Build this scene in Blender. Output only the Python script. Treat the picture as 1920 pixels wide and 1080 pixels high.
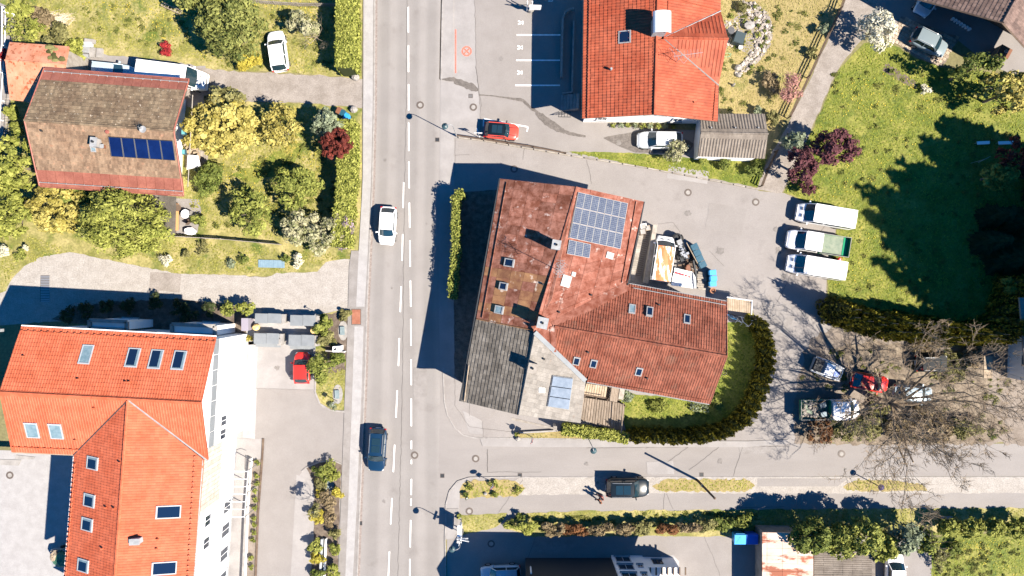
import bpy, math, random
import numpy as np
from mathutils import Vector, Matrix

random.seed(11)
rng = np.random.default_rng(11)
sc = bpy.context.scene
for o in list(bpy.data.objects):
    bpy.data.objects.remove(o)
COL = sc.collection

# ------------------------------------------------------------------ camera, sky, sun, exposure
CAM_Z = 69.2          # flying height of the drone (m)
PXM = 18.5            # photo pixels per metre on the ground
cd = bpy.data.cameras.new('camera')
cd.lens = 24.0
cd.sensor_width = 36.0
cd.clip_start = 1.0
cd.clip_end = 3000.0
cam = bpy.data.objects.new('camera', cd)
cam.location = (0, 0, CAM_Z)
cam.rotation_euler = (0, 0, 0)
COL.objects.link(cam)
sc.camera = cam

SUN_EL = math.radians(45.7)
SUN_D = Vector((0.888 * math.cos(SUN_EL), -0.46 * math.cos(SUN_EL), math.sin(SUN_EL))).normalized()
world = bpy.data.worlds.new('World')
sc.world = world
world.use_nodes = True
wn = world.node_tree
wn.nodes.clear()
sky = wn.nodes.new('ShaderNodeTexSky')
sky.sky_type = 'NISHITA'
sky.sun_disc = False
sky.sun_elevation = SUN_EL
sky.sun_rotation = math.atan2(0.888, -0.46)
sky.altitude = 600
sky.air_density = 1.0
sky.dust_density = 0.2
sky.ozone_density = 6.0
bg = wn.nodes.new('ShaderNodeBackground')
bg.inputs['Strength'].default_value = 0.062
wo = wn.nodes.new('ShaderNodeOutputWorld')
hsv = wn.nodes.new('ShaderNodeHueSaturation')      # the photograph's deep blue spring sky
hsv.inputs['Saturation'].default_value = 1.45
wn.links.new(sky.outputs[0], hsv.inputs['Color'])
wn.links.new(hsv.outputs[0], bg.inputs['Color'])
wn.links.new(bg.outputs[0], wo.inputs['Surface'])

sl = bpy.data.lights.new('sun', 'SUN')
sl.energy = 4.8
sl.angle = math.radians(0.5)
sl.color = (1.0, 0.905, 0.775)
so = bpy.data.objects.new('sun', sl)
so.rotation_euler = SUN_D.to_track_quat('Z', 'Y').to_euler()
so.location = SUN_D * 200
COL.objects.link(so)

sc.view_settings.view_transform = 'Standard'
sc.view_settings.look = 'None'
sc.view_settings.exposure = 1.7
sc.view_settings.gamma = 1.0
sc.view_settings.use_curve_mapping = False
sc.render.engine = 'CYCLES'

# ------------------------------------------------------------------ helpers
def P(px, py, z=0.0):
    """world point at height z seen at photo pixel (px, py)"""
    k = 1 - z / CAM_Z
    return Vector(((px - 960) / PXM * k, (540 - py) / PXM * k, z))

def PG(pts, z=0.0):
    return [P(a, b, z) for a, b in pts]

W = {}

def wof(o):
    return W.get(o.name, Vector((0, 0, 0))) if o else Vector((0, 0, 0))

def tag(o, label=None, cat=None, group=None, kind=None):
    if label: o['label'] = label
    if cat: o['category'] = cat
    if group: o['group'] = group
    if kind: o['kind'] = kind
    return o

def T(name, label, cat, loc=(0, 0, 0), group=None, rz=0.0):
    o = bpy.data.objects.new(name, None)
    o.empty_display_size = 0.3
    o.location = loc
    o.rotation_euler = (0, 0, rz)
    COL.objects.link(o)
    W[o.name] = Vector(loc)
    return tag(o, label, cat, group)

class MB:
    def __init__(s):
        s.v = []; s.f = []; s.r = []
    def add(s, vs, fs, r=None):
        o = len(s.v)
        s.v += [(v[0], v[1], v[2]) for v in vs]
        s.f += [tuple(i + o for i in f) for f in fs]
        if r is None: r = random.random()
        s.r += [r] * len(fs)
        return s
    def obox(s, c, u, v, n, r=None):
        """oriented box, centre c, half vectors u, v, n"""
        c, u, v, n = Vector(c), Vector(u), Vector(v), Vector(n)
        vs = [c + a * u + b * v + d * n for d in (-1, 1) for b in (-1, 1) for a in (-1, 1)]
        return s.add(vs, [(0, 2, 3, 1), (4, 5, 7, 6), (0, 1, 5, 4), (2, 6, 7, 3), (0, 4, 6, 2), (1, 3, 7, 5)], r)
    def box(s, c, size, rz=0.0, r=None):
        ca, sa = math.cos(rz), math.sin(rz)
        return s.obox(c, Vector((ca, sa, 0)) * size[0] / 2, Vector((-sa, ca, 0)) * size[1] / 2, Vector((0, 0, size[2] / 2)), r)
    def prism(s, pts, z0, z1, r=None):
        n = len(pts)
        if sum(pts[i][0] * pts[(i + 1) % n][1] - pts[(i + 1) % n][0] * pts[i][1] for i in range(n)) < 0:
            pts = list(reversed(pts))
        vs = [(p[0], p[1], z0) for p in pts] + [(p[0], p[1], z1) for p in pts]
        fs = [tuple(range(n - 1, -1, -1)), tuple(range(n, 2 * n))]
        fs += [(i, (i + 1) % n, (i + 1) % n + n, i + n) for i in range(n)]
        return s.add(vs, fs, r)
    def slab(s, pts, d, r=None):
        """polygon of 3D points thickened by vector d"""
        n = len(pts); d = Vector(d)
        vs = [Vector(p) for p in pts] + [Vector(p) + d for p in pts]
        fs = [tuple(range(n)), tuple(range(2 * n - 1, n - 1, -1))]
        fs += [(i, i + n, (i + 1) % n + n, (i + 1) % n) for i in range(n)]
        return s.add(vs, fs, r)
    def tube(s, pts, rad, n=6, r=None):
        pts = [Vector(p) for p in pts]
        if not hasattr(rad, '__len__'): rad = [rad] * len(pts)
        vs = []; up = None
        for i, p in enumerate(pts):
            a = pts[max(i - 1, 0)]; b = pts[min(i + 1, len(pts) - 1)]
            d = (b - a).normalized()
            if up is None:
                up = Vector((0, 0, 1)) if abs(d.z) < 0.9 else Vector((1, 0, 0))
            x = d.cross(up)
            if x.length < 1e-4: x = d.cross(Vector((0.3, 1, 0.2)))
            x.normalize(); y = d.cross(x).normalized(); up = -y if abs(y.dot(d)) < .5 else up
            up = x.cross(d)
            for k in range(n):
                t = 2 * math.pi * k / n
                vs.append(p + (x * math.cos(t) + y * math.sin(t)) * rad[i])
        fs = []
        for i in range(len(pts) - 1):
            for k in range(n):
                k2 = (k + 1) % n
                fs.append((i * n + k, i * n + k2, (i + 1) * n + k2, (i + 1) * n + k))
        fs.append(tuple(range(n - 1, -1, -1)))
        fs.append(tuple(range((len(pts) - 1) * n, len(pts) * n)))
        return s.add(vs, fs, r)
    def lathe(s, c, prof, n=14, r=None, sq=(1, 1)):
        c = Vector(c); vs = []; m = len(prof)
        for (rr, z) in prof:
            for k in range(n):
                t = 2 * math.pi * k / n
                vs.append(c + Vector((math.cos(t) * rr * sq[0], math.sin(t) * rr * sq[1], z)))
        fs = [(i * n + k, i * n + (k + 1) % n, (i + 1) * n + (k + 1) % n, (i + 1) * n + k) for i in range(m - 1) for k in range(n)]
        fs.append(tuple(range(n - 1, -1, -1)))
        fs.append(tuple(range((m - 1) * n, m * n)))
        return s.add(vs, fs, r)
    def blob(s, c, rad, seed=0, n=8, m=5, rough=.25, r=None):
        rr = random.Random(seed); c = Vector(c); vs = []
        for i in range(m + 1):
            th = math.pi * i / m
            for k in range(n):
                ph = 2 * math.pi * k / n
                q = 1 + rr.uniform(-rough, rough)
                vs.append(c + Vector((math.sin(th) * math.cos(ph) * rad[0] * q, math.sin(th) * math.sin(ph) * rad[1] * q, math.cos(th) * rad[2] * q)))
        fs = [(i * n + k, (i + 1) * n + k, (i + 1) * n + (k + 1) % n, i * n + (k + 1) % n) for i in range(m) for k in range(n)]
        return s.add(vs, fs, r)

def link(o, parent):
    COL.objects.link(o)
    if parent:
        o.parent = parent
    W[o.name] = wof(parent)
    return o

def B(name, mb, mat, parent=None, smooth=False, label=None, kind=None):
    w = wof(parent)
    me = bpy.data.meshes.new(name)
    me.from_pydata([(v[0] - w.x, v[1] - w.y, v[2] - w.z) for v in mb.v], [], mb.f)
    a = me.attributes.new('rnd', 'FLOAT', 'FACE')
    a.data.foreach_set('value', np.array(mb.r, dtype=np.float32))
    me.materials.append(mat)
    if smooth:
        me.polygons.foreach_set('use_smooth', np.ones(len(me.polygons), dtype=bool))
    me.update()
    o = link(bpy.data.objects.new(name, me), parent)
    if label: o['label'] = label
    if kind: o['kind'] = kind
    return o

def BQ(name, V, R, mat, parent=None, kind=None, nv=4):
    """fast build: V is (nf*nv, 3), each nv verts make one face"""
    w = wof(parent)
    V = np.asarray(V, dtype=np.float32).reshape(-1, 3) - np.array([w.x, w.y, w.z], dtype=np.float32)
    n = len(V); nf = n // nv
    me = bpy.data.meshes.new(name)
    me.vertices.add(n); me.vertices.foreach_set('co', V.ravel())
    me.loops.add(n); me.loops.foreach_set('vertex_index', np.arange(n, dtype=np.int32))
    me.polygons.add(nf); me.polygons.foreach_set('loop_start', np.arange(0, n, nv, dtype=np.int32))
    a = me.attributes.new('rnd', 'FLOAT', 'FACE')
    a.data.foreach_set('value', np.asarray(R, dtype=np.float32))
    me.materials.append(mat)
    me.update(calc_edges=True)
    me.validate()
    o = link(bpy.data.objects.new(name, me), parent)
    if kind: o['kind'] = kind
    return o

def kids(o):
    return [c for c in bpy.data.objects if c.parent == o]

def copy_tree(o, parent=None, swap=None, ch=None):
    if ch is None:
        ch = {}
        for c in bpy.data.objects:
            if c.parent: ch.setdefault(c.parent.name, []).append(c)
    c = o.copy()
    COL.objects.link(c)
    c.parent = parent
    W[c.name] = wof(o)
    if swap and c.data and c.data.materials and c.data.materials[0].name in swap:
        c.data = c.data.copy()
        c.data.materials[0] = swap[o.data.materials[0].name]
    for k in ch.get(o.name, []):
        copy_tree(k, c, swap, ch)
    return c

# ------------------------------------------------------------------ materials
def M(name, c, c2=None, rough=.85, scale=2.0, detail=5, ramp=(.38, .62), grain=0.0, gscale=25., rnd=0.0, bump=0.0, bscale=20.,
      metal=0.0, spec=.3, coat=0.0, c3=None, s3=8.0, r3=(.6, .66), stretch=None, alpha=None, trans=0.0):
    m = bpy.data.materials.new(name)
    m.use_nodes = True
    nt = m.node_tree; N = nt.nodes; Lk = nt.links
    b = N['Principled BSDF']
    b.inputs['Roughness'].default_value = rough
    b.inputs['Metallic'].default_value = metal
    b.inputs['Specular IOR Level'].default_value = spec
    if coat:
        b.inputs['Coat Weight'].default_value = coat
        b.inputs['Coat Roughness'].default_value = .06
    if trans:
        b.inputs['Transmission Weight'].default_value = trans
    geo = N.new('ShaderNodeNewGeometry')
    pos = geo.outputs['Position']
    if stretch:
        mp = N.new('ShaderNodeMapping'); mp.inputs['Scale'].default_value = stretch[:3]
        if len(stretch) > 3: mp.inputs['Rotation'].default_value = (0, 0, stretch[3])
        mp.vector_type = 'TEXTURE' if False else 'POINT'
        Lk.new(pos, mp.inputs['Vector']); pos2 = mp.outputs[0]
    else:
        pos2 = pos
    def noise(s, d=4, p=None):
        t = N.new('ShaderNodeTexNoise'); t.inputs['Scale'].default_value = s; t.inputs['Detail'].default_value = d
        t.inputs['Roughness'].default_value = .62
        Lk.new(p or pos2, t.inputs['Vector']); return t.outputs['Fac']
    def rng_(f, a, b_, lo, hi):
        t = N.new('ShaderNodeMapRange'); t.inputs[1].default_value = a; t.inputs[2].default_value = b_
        t.inputs[3].default_value = lo; t.inputs[4].default_value = hi
        Lk.new(f, t.inputs[0]); return t.outputs[0]
    def mix(f, A, Bc):
        t = N.new('ShaderNodeMix'); t.data_type = 'RGBA'
        Lk.new(f, t.inputs[0])
        for sck, val in ((t.inputs[6], A), (t.inputs[7], Bc)):
            if isinstance(val, tuple): sck.default_value = (*val, 1)
            else: Lk.new(val, sck)
        return t.outputs[2]
    col = None
    if c2 is not None:
        col = mix(rng_(noise(scale, detail), ramp[0], ramp[1], 0, 1), tuple(c), tuple(c2))
    if c3 is not None:
        col = mix(rng_(noise(s3, 6), r3[0], r3[1], 0, 1), col if col is not None else tuple(c), tuple(c3))
    val = None
    def mul(a, b_):
        if a is None: return b_
        t = N.new('ShaderNodeMath'); t.operation = 'MULTIPLY'; Lk.new(a, t.inputs[0]); Lk.new(b_, t.inputs[1]); return t.outputs[0]
    if grain:
        val = mul(val, rng_(noise(gscale, 3, pos), .3, .7, 1 - grain, 1 + grain))
    if rnd:
        at = N.new('ShaderNodeAttribute'); at.attribute_name = 'rnd'
        val = mul(val, rng_(at.outputs['Fac'], 0, 1, 1 - rnd, 1 + rnd))
    if val is not None:
        hs = N.new('ShaderNodeHueSaturation')
        if col is None: hs.inputs['Color'].default_value = (*c, 1)
        else: Lk.new(col, hs.inputs['Color'])
        Lk.new(val, hs.inputs['Value']); col = hs.outputs[0]
    if col is None: b.inputs['Base Color'].default_value = (*c, 1)
    else: Lk.new(col, b.inputs['Base Color'])
    if bump:
        bp = N.new('ShaderNodeBump'); bp.inputs['Strength'].default_value = bump; bp.inputs['Distance'].default_value = .02
        Lk.new(noise(bscale, 4, pos), bp.inputs['Height']); Lk.new(bp.outputs[0], b.inputs['Normal'])
    return m

def ML(name, a, b_, hue=0.0, rough=.75):
    """foliage: colour runs from a to b over the leaves' own random number"""
    m = bpy.data.materials.new(name); m.use_nodes = True
    nt = m.node_tree; N = nt.nodes; Lk = nt.links
    b = N['Principled BSDF']; b.inputs['Roughness'].default_value = rough; b.inputs['Specular IOR Level'].default_value = .15
    at = N.new('ShaderNodeAttribute'); at.attribute_name = 'rnd'
    r = N.new('ShaderNodeValToRGB')
    r.color_ramp.elements[0].color = (*a, 1); r.color_ramp.elements[1].color = (*b_, 1)
    Lk.new(at.outputs['Fac'], r.inputs[0])
    tr = N.new('ShaderNodeBsdfTranslucent'); Lk.new(r.outputs[0], tr.inputs['Color'])
    mx = N.new('ShaderNodeMixShader'); mx.inputs[0].default_value = .12
    Lk.new(r.outputs[0], b.inputs['Base Color'])
    Lk.new(b.outputs[0], mx.inputs[1]); Lk.new(tr.outputs[0], mx.inputs[2])
    Lk.new(mx.outputs[0], N['Material Output'].inputs['Surface'])
    return m

asphalt_c = (.185, .170, .163)
MAT = {}
MAT['asphalt'] = M('asphalt_yard', (.172, .157, .149), (.215, .199, .190), scale=.22, grain=.14, gscale=14, detail=8, ramp=(.3, .7), c3=(.165, .15, .142), s3=.7, r3=(.55, .75))
MAT['asphalt_grey'] = M('asphalt_lot', (.172, .157, .148), (.198, .183, .174), scale=.5, grain=.12, gscale=16, ramp=(.3, .7))
MAT['asphalt_side'] = M('asphalt_side_street', (.172, .158, .150), (.205, .190, .181), scale=.35, grain=.13, gscale=16, ramp=(.3, .7), stretch=(.35, 1.2, 1))
MAT['walk'] = M('pavement_concrete', (.20, .188, .182), (.235, .222, .216), scale=.5, grain=.08, gscale=14)
MAT['walk_pale'] = M('pale_pavers', (.235, .226, .224), (.27, .262, .26), scale=1.2, grain=.08, gscale=10)
MAT['walk_dull'] = M('old_pavement', (.165, .152, .143), (.2, .186, .178), scale=1.0, grain=.12, gscale=12)
MAT['gravel'] = M('gravel_drive', (.17, .148, .130), (.225, .20, .18), scale=.9, grain=.22, gscale=9, detail=7)
MAT['gravel_pale'] = M('pale_gravel', (.23, .21, .19), (.27, .25, .23), scale=1.2, grain=.22, gscale=8)
MAT['dirt'] = M('packed_dirt', (.13, .105, .085), (.19, .16, .135), scale=.6, grain=.18, gscale=8, ramp=(.35, .65))
MAT['soil'] = M('garden_soil', (.07, .052, .040), (.12, .095, .075), scale=2, grain=.25, gscale=9)
MAT['kerb'] = M('kerb_stone', (.20, .185, .175), (.26, .245, .235), scale=2, grain=.1)
MAT['gutter'] = M('gutter_setts', (.16, .13, .115), (.21, .18, .165), scale=6, grain=.2, gscale=6)
MAT['line'] = M('white_road_paint', (.62, .61, .59), (.78, .77, .75), scale=3, grain=.06, rough=.6)
MAT['line_red'] = M('red_road_paint', (.55, .09, .06), (.62, .14, .1), scale=5, grain=.1)
MAT['stain'] = M('water_stain', (.085, .075, .068), (.12, .106, .097), scale=2.5, grain=.2, gscale=8)
MAT['seam'] = M('tar_seam', (.095, .086, .08), grain=.2)
MAT['iron'] = M('cast_iron', (.075, .06, .052), (.10, .082, .07), scale=12, rough=.6)
MAT['concrete'] = M('concrete', (.20, .188, .176), (.26, .245, .23), scale=2, grain=.1)
MAT['white'] = M('white_render', (.74, .73, .71), (.80, .79, .77), scale=.6, grain=.03)
MAT['white_metal'] = M('white_metal', (.72, .72, .72), rough=.4)
MAT['grey_sheet'] = M('grey_sheet_metal', (.27, .29, .31), (.31, .33, .35), scale=1.5, rough=.5)
MAT['zinc'] = M('zinc', (.20, .205, .21), (.26, .265, .27), scale=3, rough=.45)
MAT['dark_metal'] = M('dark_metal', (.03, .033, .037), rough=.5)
MAT['steel'] = M('steel', (.35, .36, .37), rough=.35, metal=.6)
MAT['wood'] = M('weathered_wood', (.14, .108, .08), (.21, .17, .135), scale=1.5, stretch=(6, 1, 1), grain=.1, rnd=.14)
MAT['wood_pale'] = M('pale_timber', (.25, .19, .13), (.31, .25, .185), scale=2, grain=.08, rnd=.1)
MAT['wood_dark'] = M('dark_timber', (.075, .05, .036), (.11, .078, .055), scale=2, grain=.12, rnd=.15)
MAT['wood_grey'] = M('grey_timber', (.19, .165, .14), (.26, .235, .205), scale=2, grain=.12, rnd=.15)
MAT['glass'] = M('window_glass', (.012, .022, .038), rough=.06, spec=.9)
MAT['glass_sky'] = M('skylight_glass', (.005, .014, .038), rough=.1, spec=.35)
MAT['glass_pale'] = M('pale_blind_glass', (.10, .16, .19), (.15, .21, .24), scale=3, rough=.35, spec=.4)
MAT['car_glass'] = M('car_glass', (.010, .025, .035), rough=.05, spec=.9)
MAT['rubber'] = M('tyre_rubber', (.018, .018, .018), rough=.9)
MAT['rim'] = M('alloy', (.35, .35, .36), rough=.35, metal=.7)
MAT['lamp_red'] = M('red_lens', (.35, .01, .012), rough=.25)
MAT['lamp_clear'] = M('clear_lens', (.6, .62, .64), rough=.15, spec=.8)
MAT['black_plastic'] = M('black_plastic', (.02, .021, .023), rough=.55)
def paint(name, c, metal=0.0, rough=.28):
    return M(name, c, rough=rough, metal=metal, coat=.8 if max(c) > .3 else .35, spec=.3)
MAT['car_white'] = paint('white_car_paint', (.72, .72, .72))
MAT['car_red'] = paint('red_car_paint', (.50, .025, .018))
MAT['car_redor'] = paint('orange_red_car_paint', (.48, .05, .03))
MAT['car_blue'] = paint('deep_blue_car_paint', (.005, .022, .052))
MAT['car_black'] = paint('black_car_paint', (.004, .008, .011))
MAT['car_silver'] = paint('silver_car_paint', (.22, .24, .25), .2)
MAT['car_ltblue'] = paint('pale_blue_car_paint', (.32, .40, .46), .1)
MAT['car_green'] = paint('green_drop_side_paint', (.01, .20, .085))
MAT['blue_bin'] = M('blue_plastic', (.03, .24, .50), rough=.4)
MAT['teal_bin'] = M('dark_teal_plastic', (.015, .065, .10), rough=.35, spec=.6)
MAT['royal_bin'] = M('royal_blue_plastic', (.02, .10, .45), rough=.4)
MAT['brown_bin'] = M('brown_plastic', (.16, .07, .04), rough=.5)

# foliage
LF = {}
LF['yew'] = ML('yew_leaf', (0.03, 0.045, 0.008), (0.235, 0.24, 0.07))
LF['yellow'] = ML('yellow_spring_leaf', (0.14, 0.115, 0.015), (0.43, 0.37, 0.115))
LF['gold'] = ML('golden_shrub_leaf', (0.2, 0.17, 0.02), (0.36, 0.3, 0.05))
LF['fresh'] = ML('fresh_green_leaf', (0.035, 0.055, 0.007), (0.27, 0.28, 0.065))
LF['lime'] = ML('lime_hedge_leaf', (0.065, 0.08, 0.008), (0.31, 0.315, 0.075))
LF['grey'] = ML('grey_green_leaf', (0.06, 0.08, 0.045), (0.25, 0.28, 0.18))
LF['mid'] = ML('mid_green_leaf', (0.018, 0.035, 0.005), (0.175, 0.2, 0.045))
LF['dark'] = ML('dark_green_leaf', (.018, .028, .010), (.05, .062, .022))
LF['thuja'] = ML('thuja_spray', (0.016, 0.024, 0.005), (0.25, 0.215, 0.025))
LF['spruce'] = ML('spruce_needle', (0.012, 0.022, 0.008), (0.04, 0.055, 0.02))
LF['plum'] = ML('plum_leaf', (0.045, 0.016, 0.02), (0.144, 0.054, 0.06))
LF['maroon'] = ML('maroon_leaf', (.05, .012, .010), (.16, .033, .022))
LF['crimson'] = ML('crimson_leaf', (.16, .01, .015), (.30, .03, .03))
LF['pink'] = ML('pink_twig_blossom', (.28, .13, .11), (.40, .22, .19))
LF['white'] = ML('white_blossom', (.30, .30, .20), (.62, .58, .46))
LF['cream'] = ML('cream_blossom_leaf', (0.1, 0.115, 0.035), (0.4, 0.37, 0.24))
LF['lilac'] = ML('lilac_blossom', (0.117, 0.081, 0.108), (0.351, 0.273, 0.312))
LF['brown'] = ML('brown_hedge_leaf', (0.055, 0.04, 0.02), (0.26, 0.2, 0.115))
LF['rust'] = ML('rust_hedge_leaf', (.05, .025, .012), (.19, .085, .035))
LF['olive'] = ML('olive_scrub_leaf', (0.045, 0.045, 0.014), (0.23, 0.215, 0.085))
LF['grass'] = ML('grass_blade', (0.1, 0.11, 0.015), (0.27, 0.25, 0.065))
LF['grass_gold'] = ML('dry_grass_blade', (.15, .13, .035), (.30, .255, .10))
LF['grass_deep'] = ML('lush_grass_blade', (.052, .083, .006), (.205, .218, .036))
MAT['bark'] = M('bark', (.10, .08, .06), (.17, .14, .11), scale=4, grain=.2, gscale=6)
MAT['bark_pale'] = M('pale_bark', (.19, .155, .115), (.27, .225, .17), scale=4, grain=.2, gscale=6)
MAT['bark_twig'] = M('twig_bark', (.155, .115, .078), (.25, .19, .13), scale=3, grain=.15)
MAT['lawn'] = M('lawn_ground', (.125, .125, .03), (.27, .23, .095), scale=.55, detail=10, grain=.30, gscale=5, ramp=(.38, .62), c3=(.070, .095, .014), s3=.4, r3=(.54, .66))
MAT['lawn_lush'] = M('lush_lawn_ground', (.070, .098, .010), (.178, .172, .036), scale=.5, detail=10, grain=.34, gscale=4.5, ramp=(.38, .62), c3=(.045, .070, .007), s3=.75, r3=(.54, .68))
MAT['lawn_dry'] = M('dry_lawn_ground', (.19, .15, .058), (.25, .20, .09), scale=.5, detail=8, grain=.25, gscale=5, ramp=(.35, .65), c3=(.12, .12, .032), s3=.5, r3=(.56, .68))
MAT['ground'] = M('open_ground', (.12, .11, .05), (.17, .15, .07), scale=.2, detail=8, grain=.25, gscale=4)
# ------------------------------------------------------------------ the ground
MAT['litter'] = M('leaf_litter', (.10, .076, .055), (.19, .155, .115), scale=1.2, detail=8, grain=.3, gscale=7, ramp=(.35, .65))
def rough_edge(pts, step=9, amp=2.2, seed=0):
    r = random.Random(seed); out = []
    for i in range(len(pts)):
        a = pts[i]; b = pts[(i + 1) % len(pts)]
        L = math.hypot(b[0] - a[0], b[1] - a[1]); n = max(1, int(L / step))
        for k in range(n):
            t = k / n
            out.append((a[0] + (b[0] - a[0]) * t + r.uniform(-amp, amp), a[1] + (b[1] - a[1]) * t + r.uniform(-amp, amp)))
    return out

def sheet(name, pts, lvl, mat, amp=0, seed=0, step=9, kind='structure'):
    if amp: pts = rough_edge(pts, step, amp, seed)
    pts = [P(a, b, 0) for a, b in pts]
    z = lvl * .004
    n = len(pts)
    if sum(pts[i][0] * pts[(i + 1) % n][1] - pts[(i + 1) % n][0] * pts[i][1] for i in range(n)) < 0: pts.reverse()
    mb = MB(); mb.add([(p.x, p.y, z) for p in pts], [tuple(range(n))], .5)
    return B(name, mb, MAT[mat] if isinstance(mat, str) else mat, kind=kind)

def raised(name, pts, h, mat, kind='structure'):
    mb = MB(); mb.prism([P(a, b, 0) for a, b in pts], .001, h, .5)
    return B(name, mb, MAT[mat], kind=kind)

def polyline(pts, step=20):
    out = []
    for i in range(len(pts) - 1):
        a, b = pts[i], pts[i + 1]; n = max(1, int(math.hypot(b[0] - a[0], b[1] - a[1]) / step))
        out += [(a[0] + (b[0] - a[0]) * k / n, a[1] + (b[1] - a[1]) * k / n) for k in range(n)]
    return out + [pts[-1]]

def stroke(mb, pts, w, z, r=.5):
    """flat ribbon of width w (m) along a pixel polyline"""
    q = [P(a, b, 0) for a, b in pts]; L = []; R = []
    for i, p in enumerate(q):
        d = (q[min(i + 1, len(q) - 1)] - q[max(i - 1, 0)]); d.normalize(); s = Vector((-d.y, d.x, 0)) * w / 2
        L.append(p + s); R.append(p - s)
    n = len(q)
    mb.add([(v.x, v.y, z) for v in L + R], [(i, i + n, i + n + 1, i + 1) for i in range(n - 1)], r)

def kerb(name, pts, w=.13, h=.11, mat='kerb', label=None):
    """a row of kerb stones along a pixel polyline"""
    mb = MB(); q = [P(a, b, 0) for a, b in pts]
    for i in range(len(q) - 1):
        a, b = q[i], q[i + 1]; d = b - a; L = d.length; n = max(1, int(L / 1.0)); d.normalize()
        for k in range(n):
            c = a + d * (L * (k + .5) / n)
            mb.box((c.x, c.y, h / 2 + .003), (L / n - .012, w, h), math.atan2(d.y, d.x))
    return B(name, mb, MAT[mat], kind='structure')

# big base sheet to the horizon
mb = MB(); mb.add([(-900, -900, 0), (900, -900, 0), (900, 900, 0), (-900, 900, 0)], [(0, 1, 2, 3)], .5)
B('ground', mb, MAT['ground'], kind='structure')

EL = [(704, -900), (704, 0), (703, 200), (700, 330), (695, 450), (690, 560), (686, 700), (680, 850), (674, 1000), (671, 1080), (640, 1900)]
ER = [(829, -900), (829, 0), (826, 150), (825, 300), (823, 450), (822, 560), (826, 690), (829, 760), (833, 900), (834, 1000), (835, 1080), (838, 1900)]
def xat(pl, y):
    for a, b in zip(pl, pl[1:]):
        if a[1] <= y <= b[1]: return a[0] + (b[0] - a[0]) * (y - a[1]) / (b[1] - a[1])
    return pl[-1][0]

def road_material():
    m = M('asphalt_road', (.172, .159, .151), (.20, .187, .178), scale=.3, grain=.16, gscale=14, detail=7, ramp=(.3, .7), c3=(.158, .144, .136), s3=.55, r3=(.58, .75))
    nt = m.node_tree; N = nt.nodes; b = N['Principled BSDF']
    src = b.inputs['Base Color'].links[0].from_socket
    at = N.new('ShaderNodeAttribute'); at.attribute_name = 'across'
    r = N.new('ShaderNodeValToRGB'); e = r.color_ramp.elements
    e[0].position = 0; e[0].color = (1.03,) * 3 + (1,)
    e[1].position = 1; e[1].color = (1.08,) * 3 + (1,)
    for p, c in ((.05, 1.04), (.11, .93), (.19, .93), (.24, 1.08), (.31, 1.08), (.38, .95), (.47, .96), (.52, 1.0), (.58, .93), (.63, .93), (.69, 1.08), (.75, 1.08), (.81, .94), (.90, .95), (.96, 1.1)):
        el = r.color_ramp.elements.new(p); el.color = (c, c, c, 1)
    nt.links.new(at.outputs['Fac'], r.inputs[0])
    mm = N.new('ShaderNodeMix'); mm.data_type = 'RGBA'; mm.blend_type = 'MULTIPLY'; mm.inputs[0].default_value = 1.0
    nt.links.new(src, mm.inputs[6]); nt.links.new(r.outputs[0], mm.inputs[7]); nt.links.new(mm.outputs[2], b.inputs['Base Color'])
    return m
ys = list(range(-900, 1901, 20)); K = 12
vs = []; ac = []
for y in ys:
    a, b = xat(EL, y), xat(ER, y)
    for k in range(K + 1):
        p = P(a + (b - a) * k / K, y); vs.append((p.x, p.y, .004)); ac.append(k / K)
fs = [(i * (K + 1) + k, (i + 1) * (K + 1) + k, (i + 1) * (K + 1) + k + 1, i * (K + 1) + k + 1) for i in range(len(ys) - 1) for k in range(K)]
mb = MB(); mb.add(vs, fs, .5)
road = B('main_road', mb, road_material(), kind='structure')
at_ = road.data.attributes.new('across', 'FLOAT', 'POINT'); at_.data.foreach_set('value', np.array(ac, dtype=np.float32))

sheet('street_base', [(826, 130), (1300, 290), (1500, 400), (1530, 1000), (826, 1012)], .5, 'asphalt_side')
sheet('court_base', [(440, 580), (652, 580), (640, 900), (634, 1100), (400, 1100), (430, 800)], .5, 'walk')
# side street, footpath, yards
sheet('side_street', [(826, 700), (829, 752), (836, 780), (850, 805), (868, 820), (900, 836), (1000, 838), (1400, 838), (1480, 832), (1900, 832), (3000, 832), (3000, 893), (1900, 893), (975, 893), (880, 895), (858, 902), (843, 920), (836, 945), (833, 1000), (822, 1000), (822, 900)], 2, 'asphalt_side')
raised('north_pavement', [(900, 822), (1000, 823), (1180, 826), (1400, 827), (1478, 824), (1478, 832), (1400, 838), (1000, 838), (905, 836.5)], .07, 'walk')
sheet('footpath', [(836, 945), (845, 921), (870, 915), (985, 926), (1240, 923), (1420, 922), (3000, 922), (3000, 953), (1400, 956), (1000, 960), (940, 962), (870, 968), (860, 1000), (836, 1000)], 3, 'asphalt_side', .5)
raised('corner_pavement', [(836, 955), (838, 935), (846, 916), (860, 903), (880, 896.5), (880, 899), (868, 906), (862, 918), (861, 965), (861, 985), (850, 1010), (836, 1010)], .06, 'walk')
sheet('verge_ground', [(975, 895), (3000, 895), (3000, 924), (1240, 925), (985, 928), (930, 930)], 4, 'gravel_pale', 1.2, 3)
sheet('verge_path_patch', [(1420, 897), (1590, 897), (1570, 912), (1420, 912)], 5, 'asphalt_side')
sheet('forecourt', [(828, 270), (860, 258), (1060, 285), (1420, 358), (1470, 362), (1502, 376), (1570, 400), (1566, 440), (1550, 525), (1548, 600), (1600, 650), (1560, 720), (1478, 826), (1180, 826), (1000, 826), (905, 826), (868, 816), (848, 796), (834, 760), (830, 690), (822, 560), (823, 450)], 3, 'asphalt')
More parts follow.
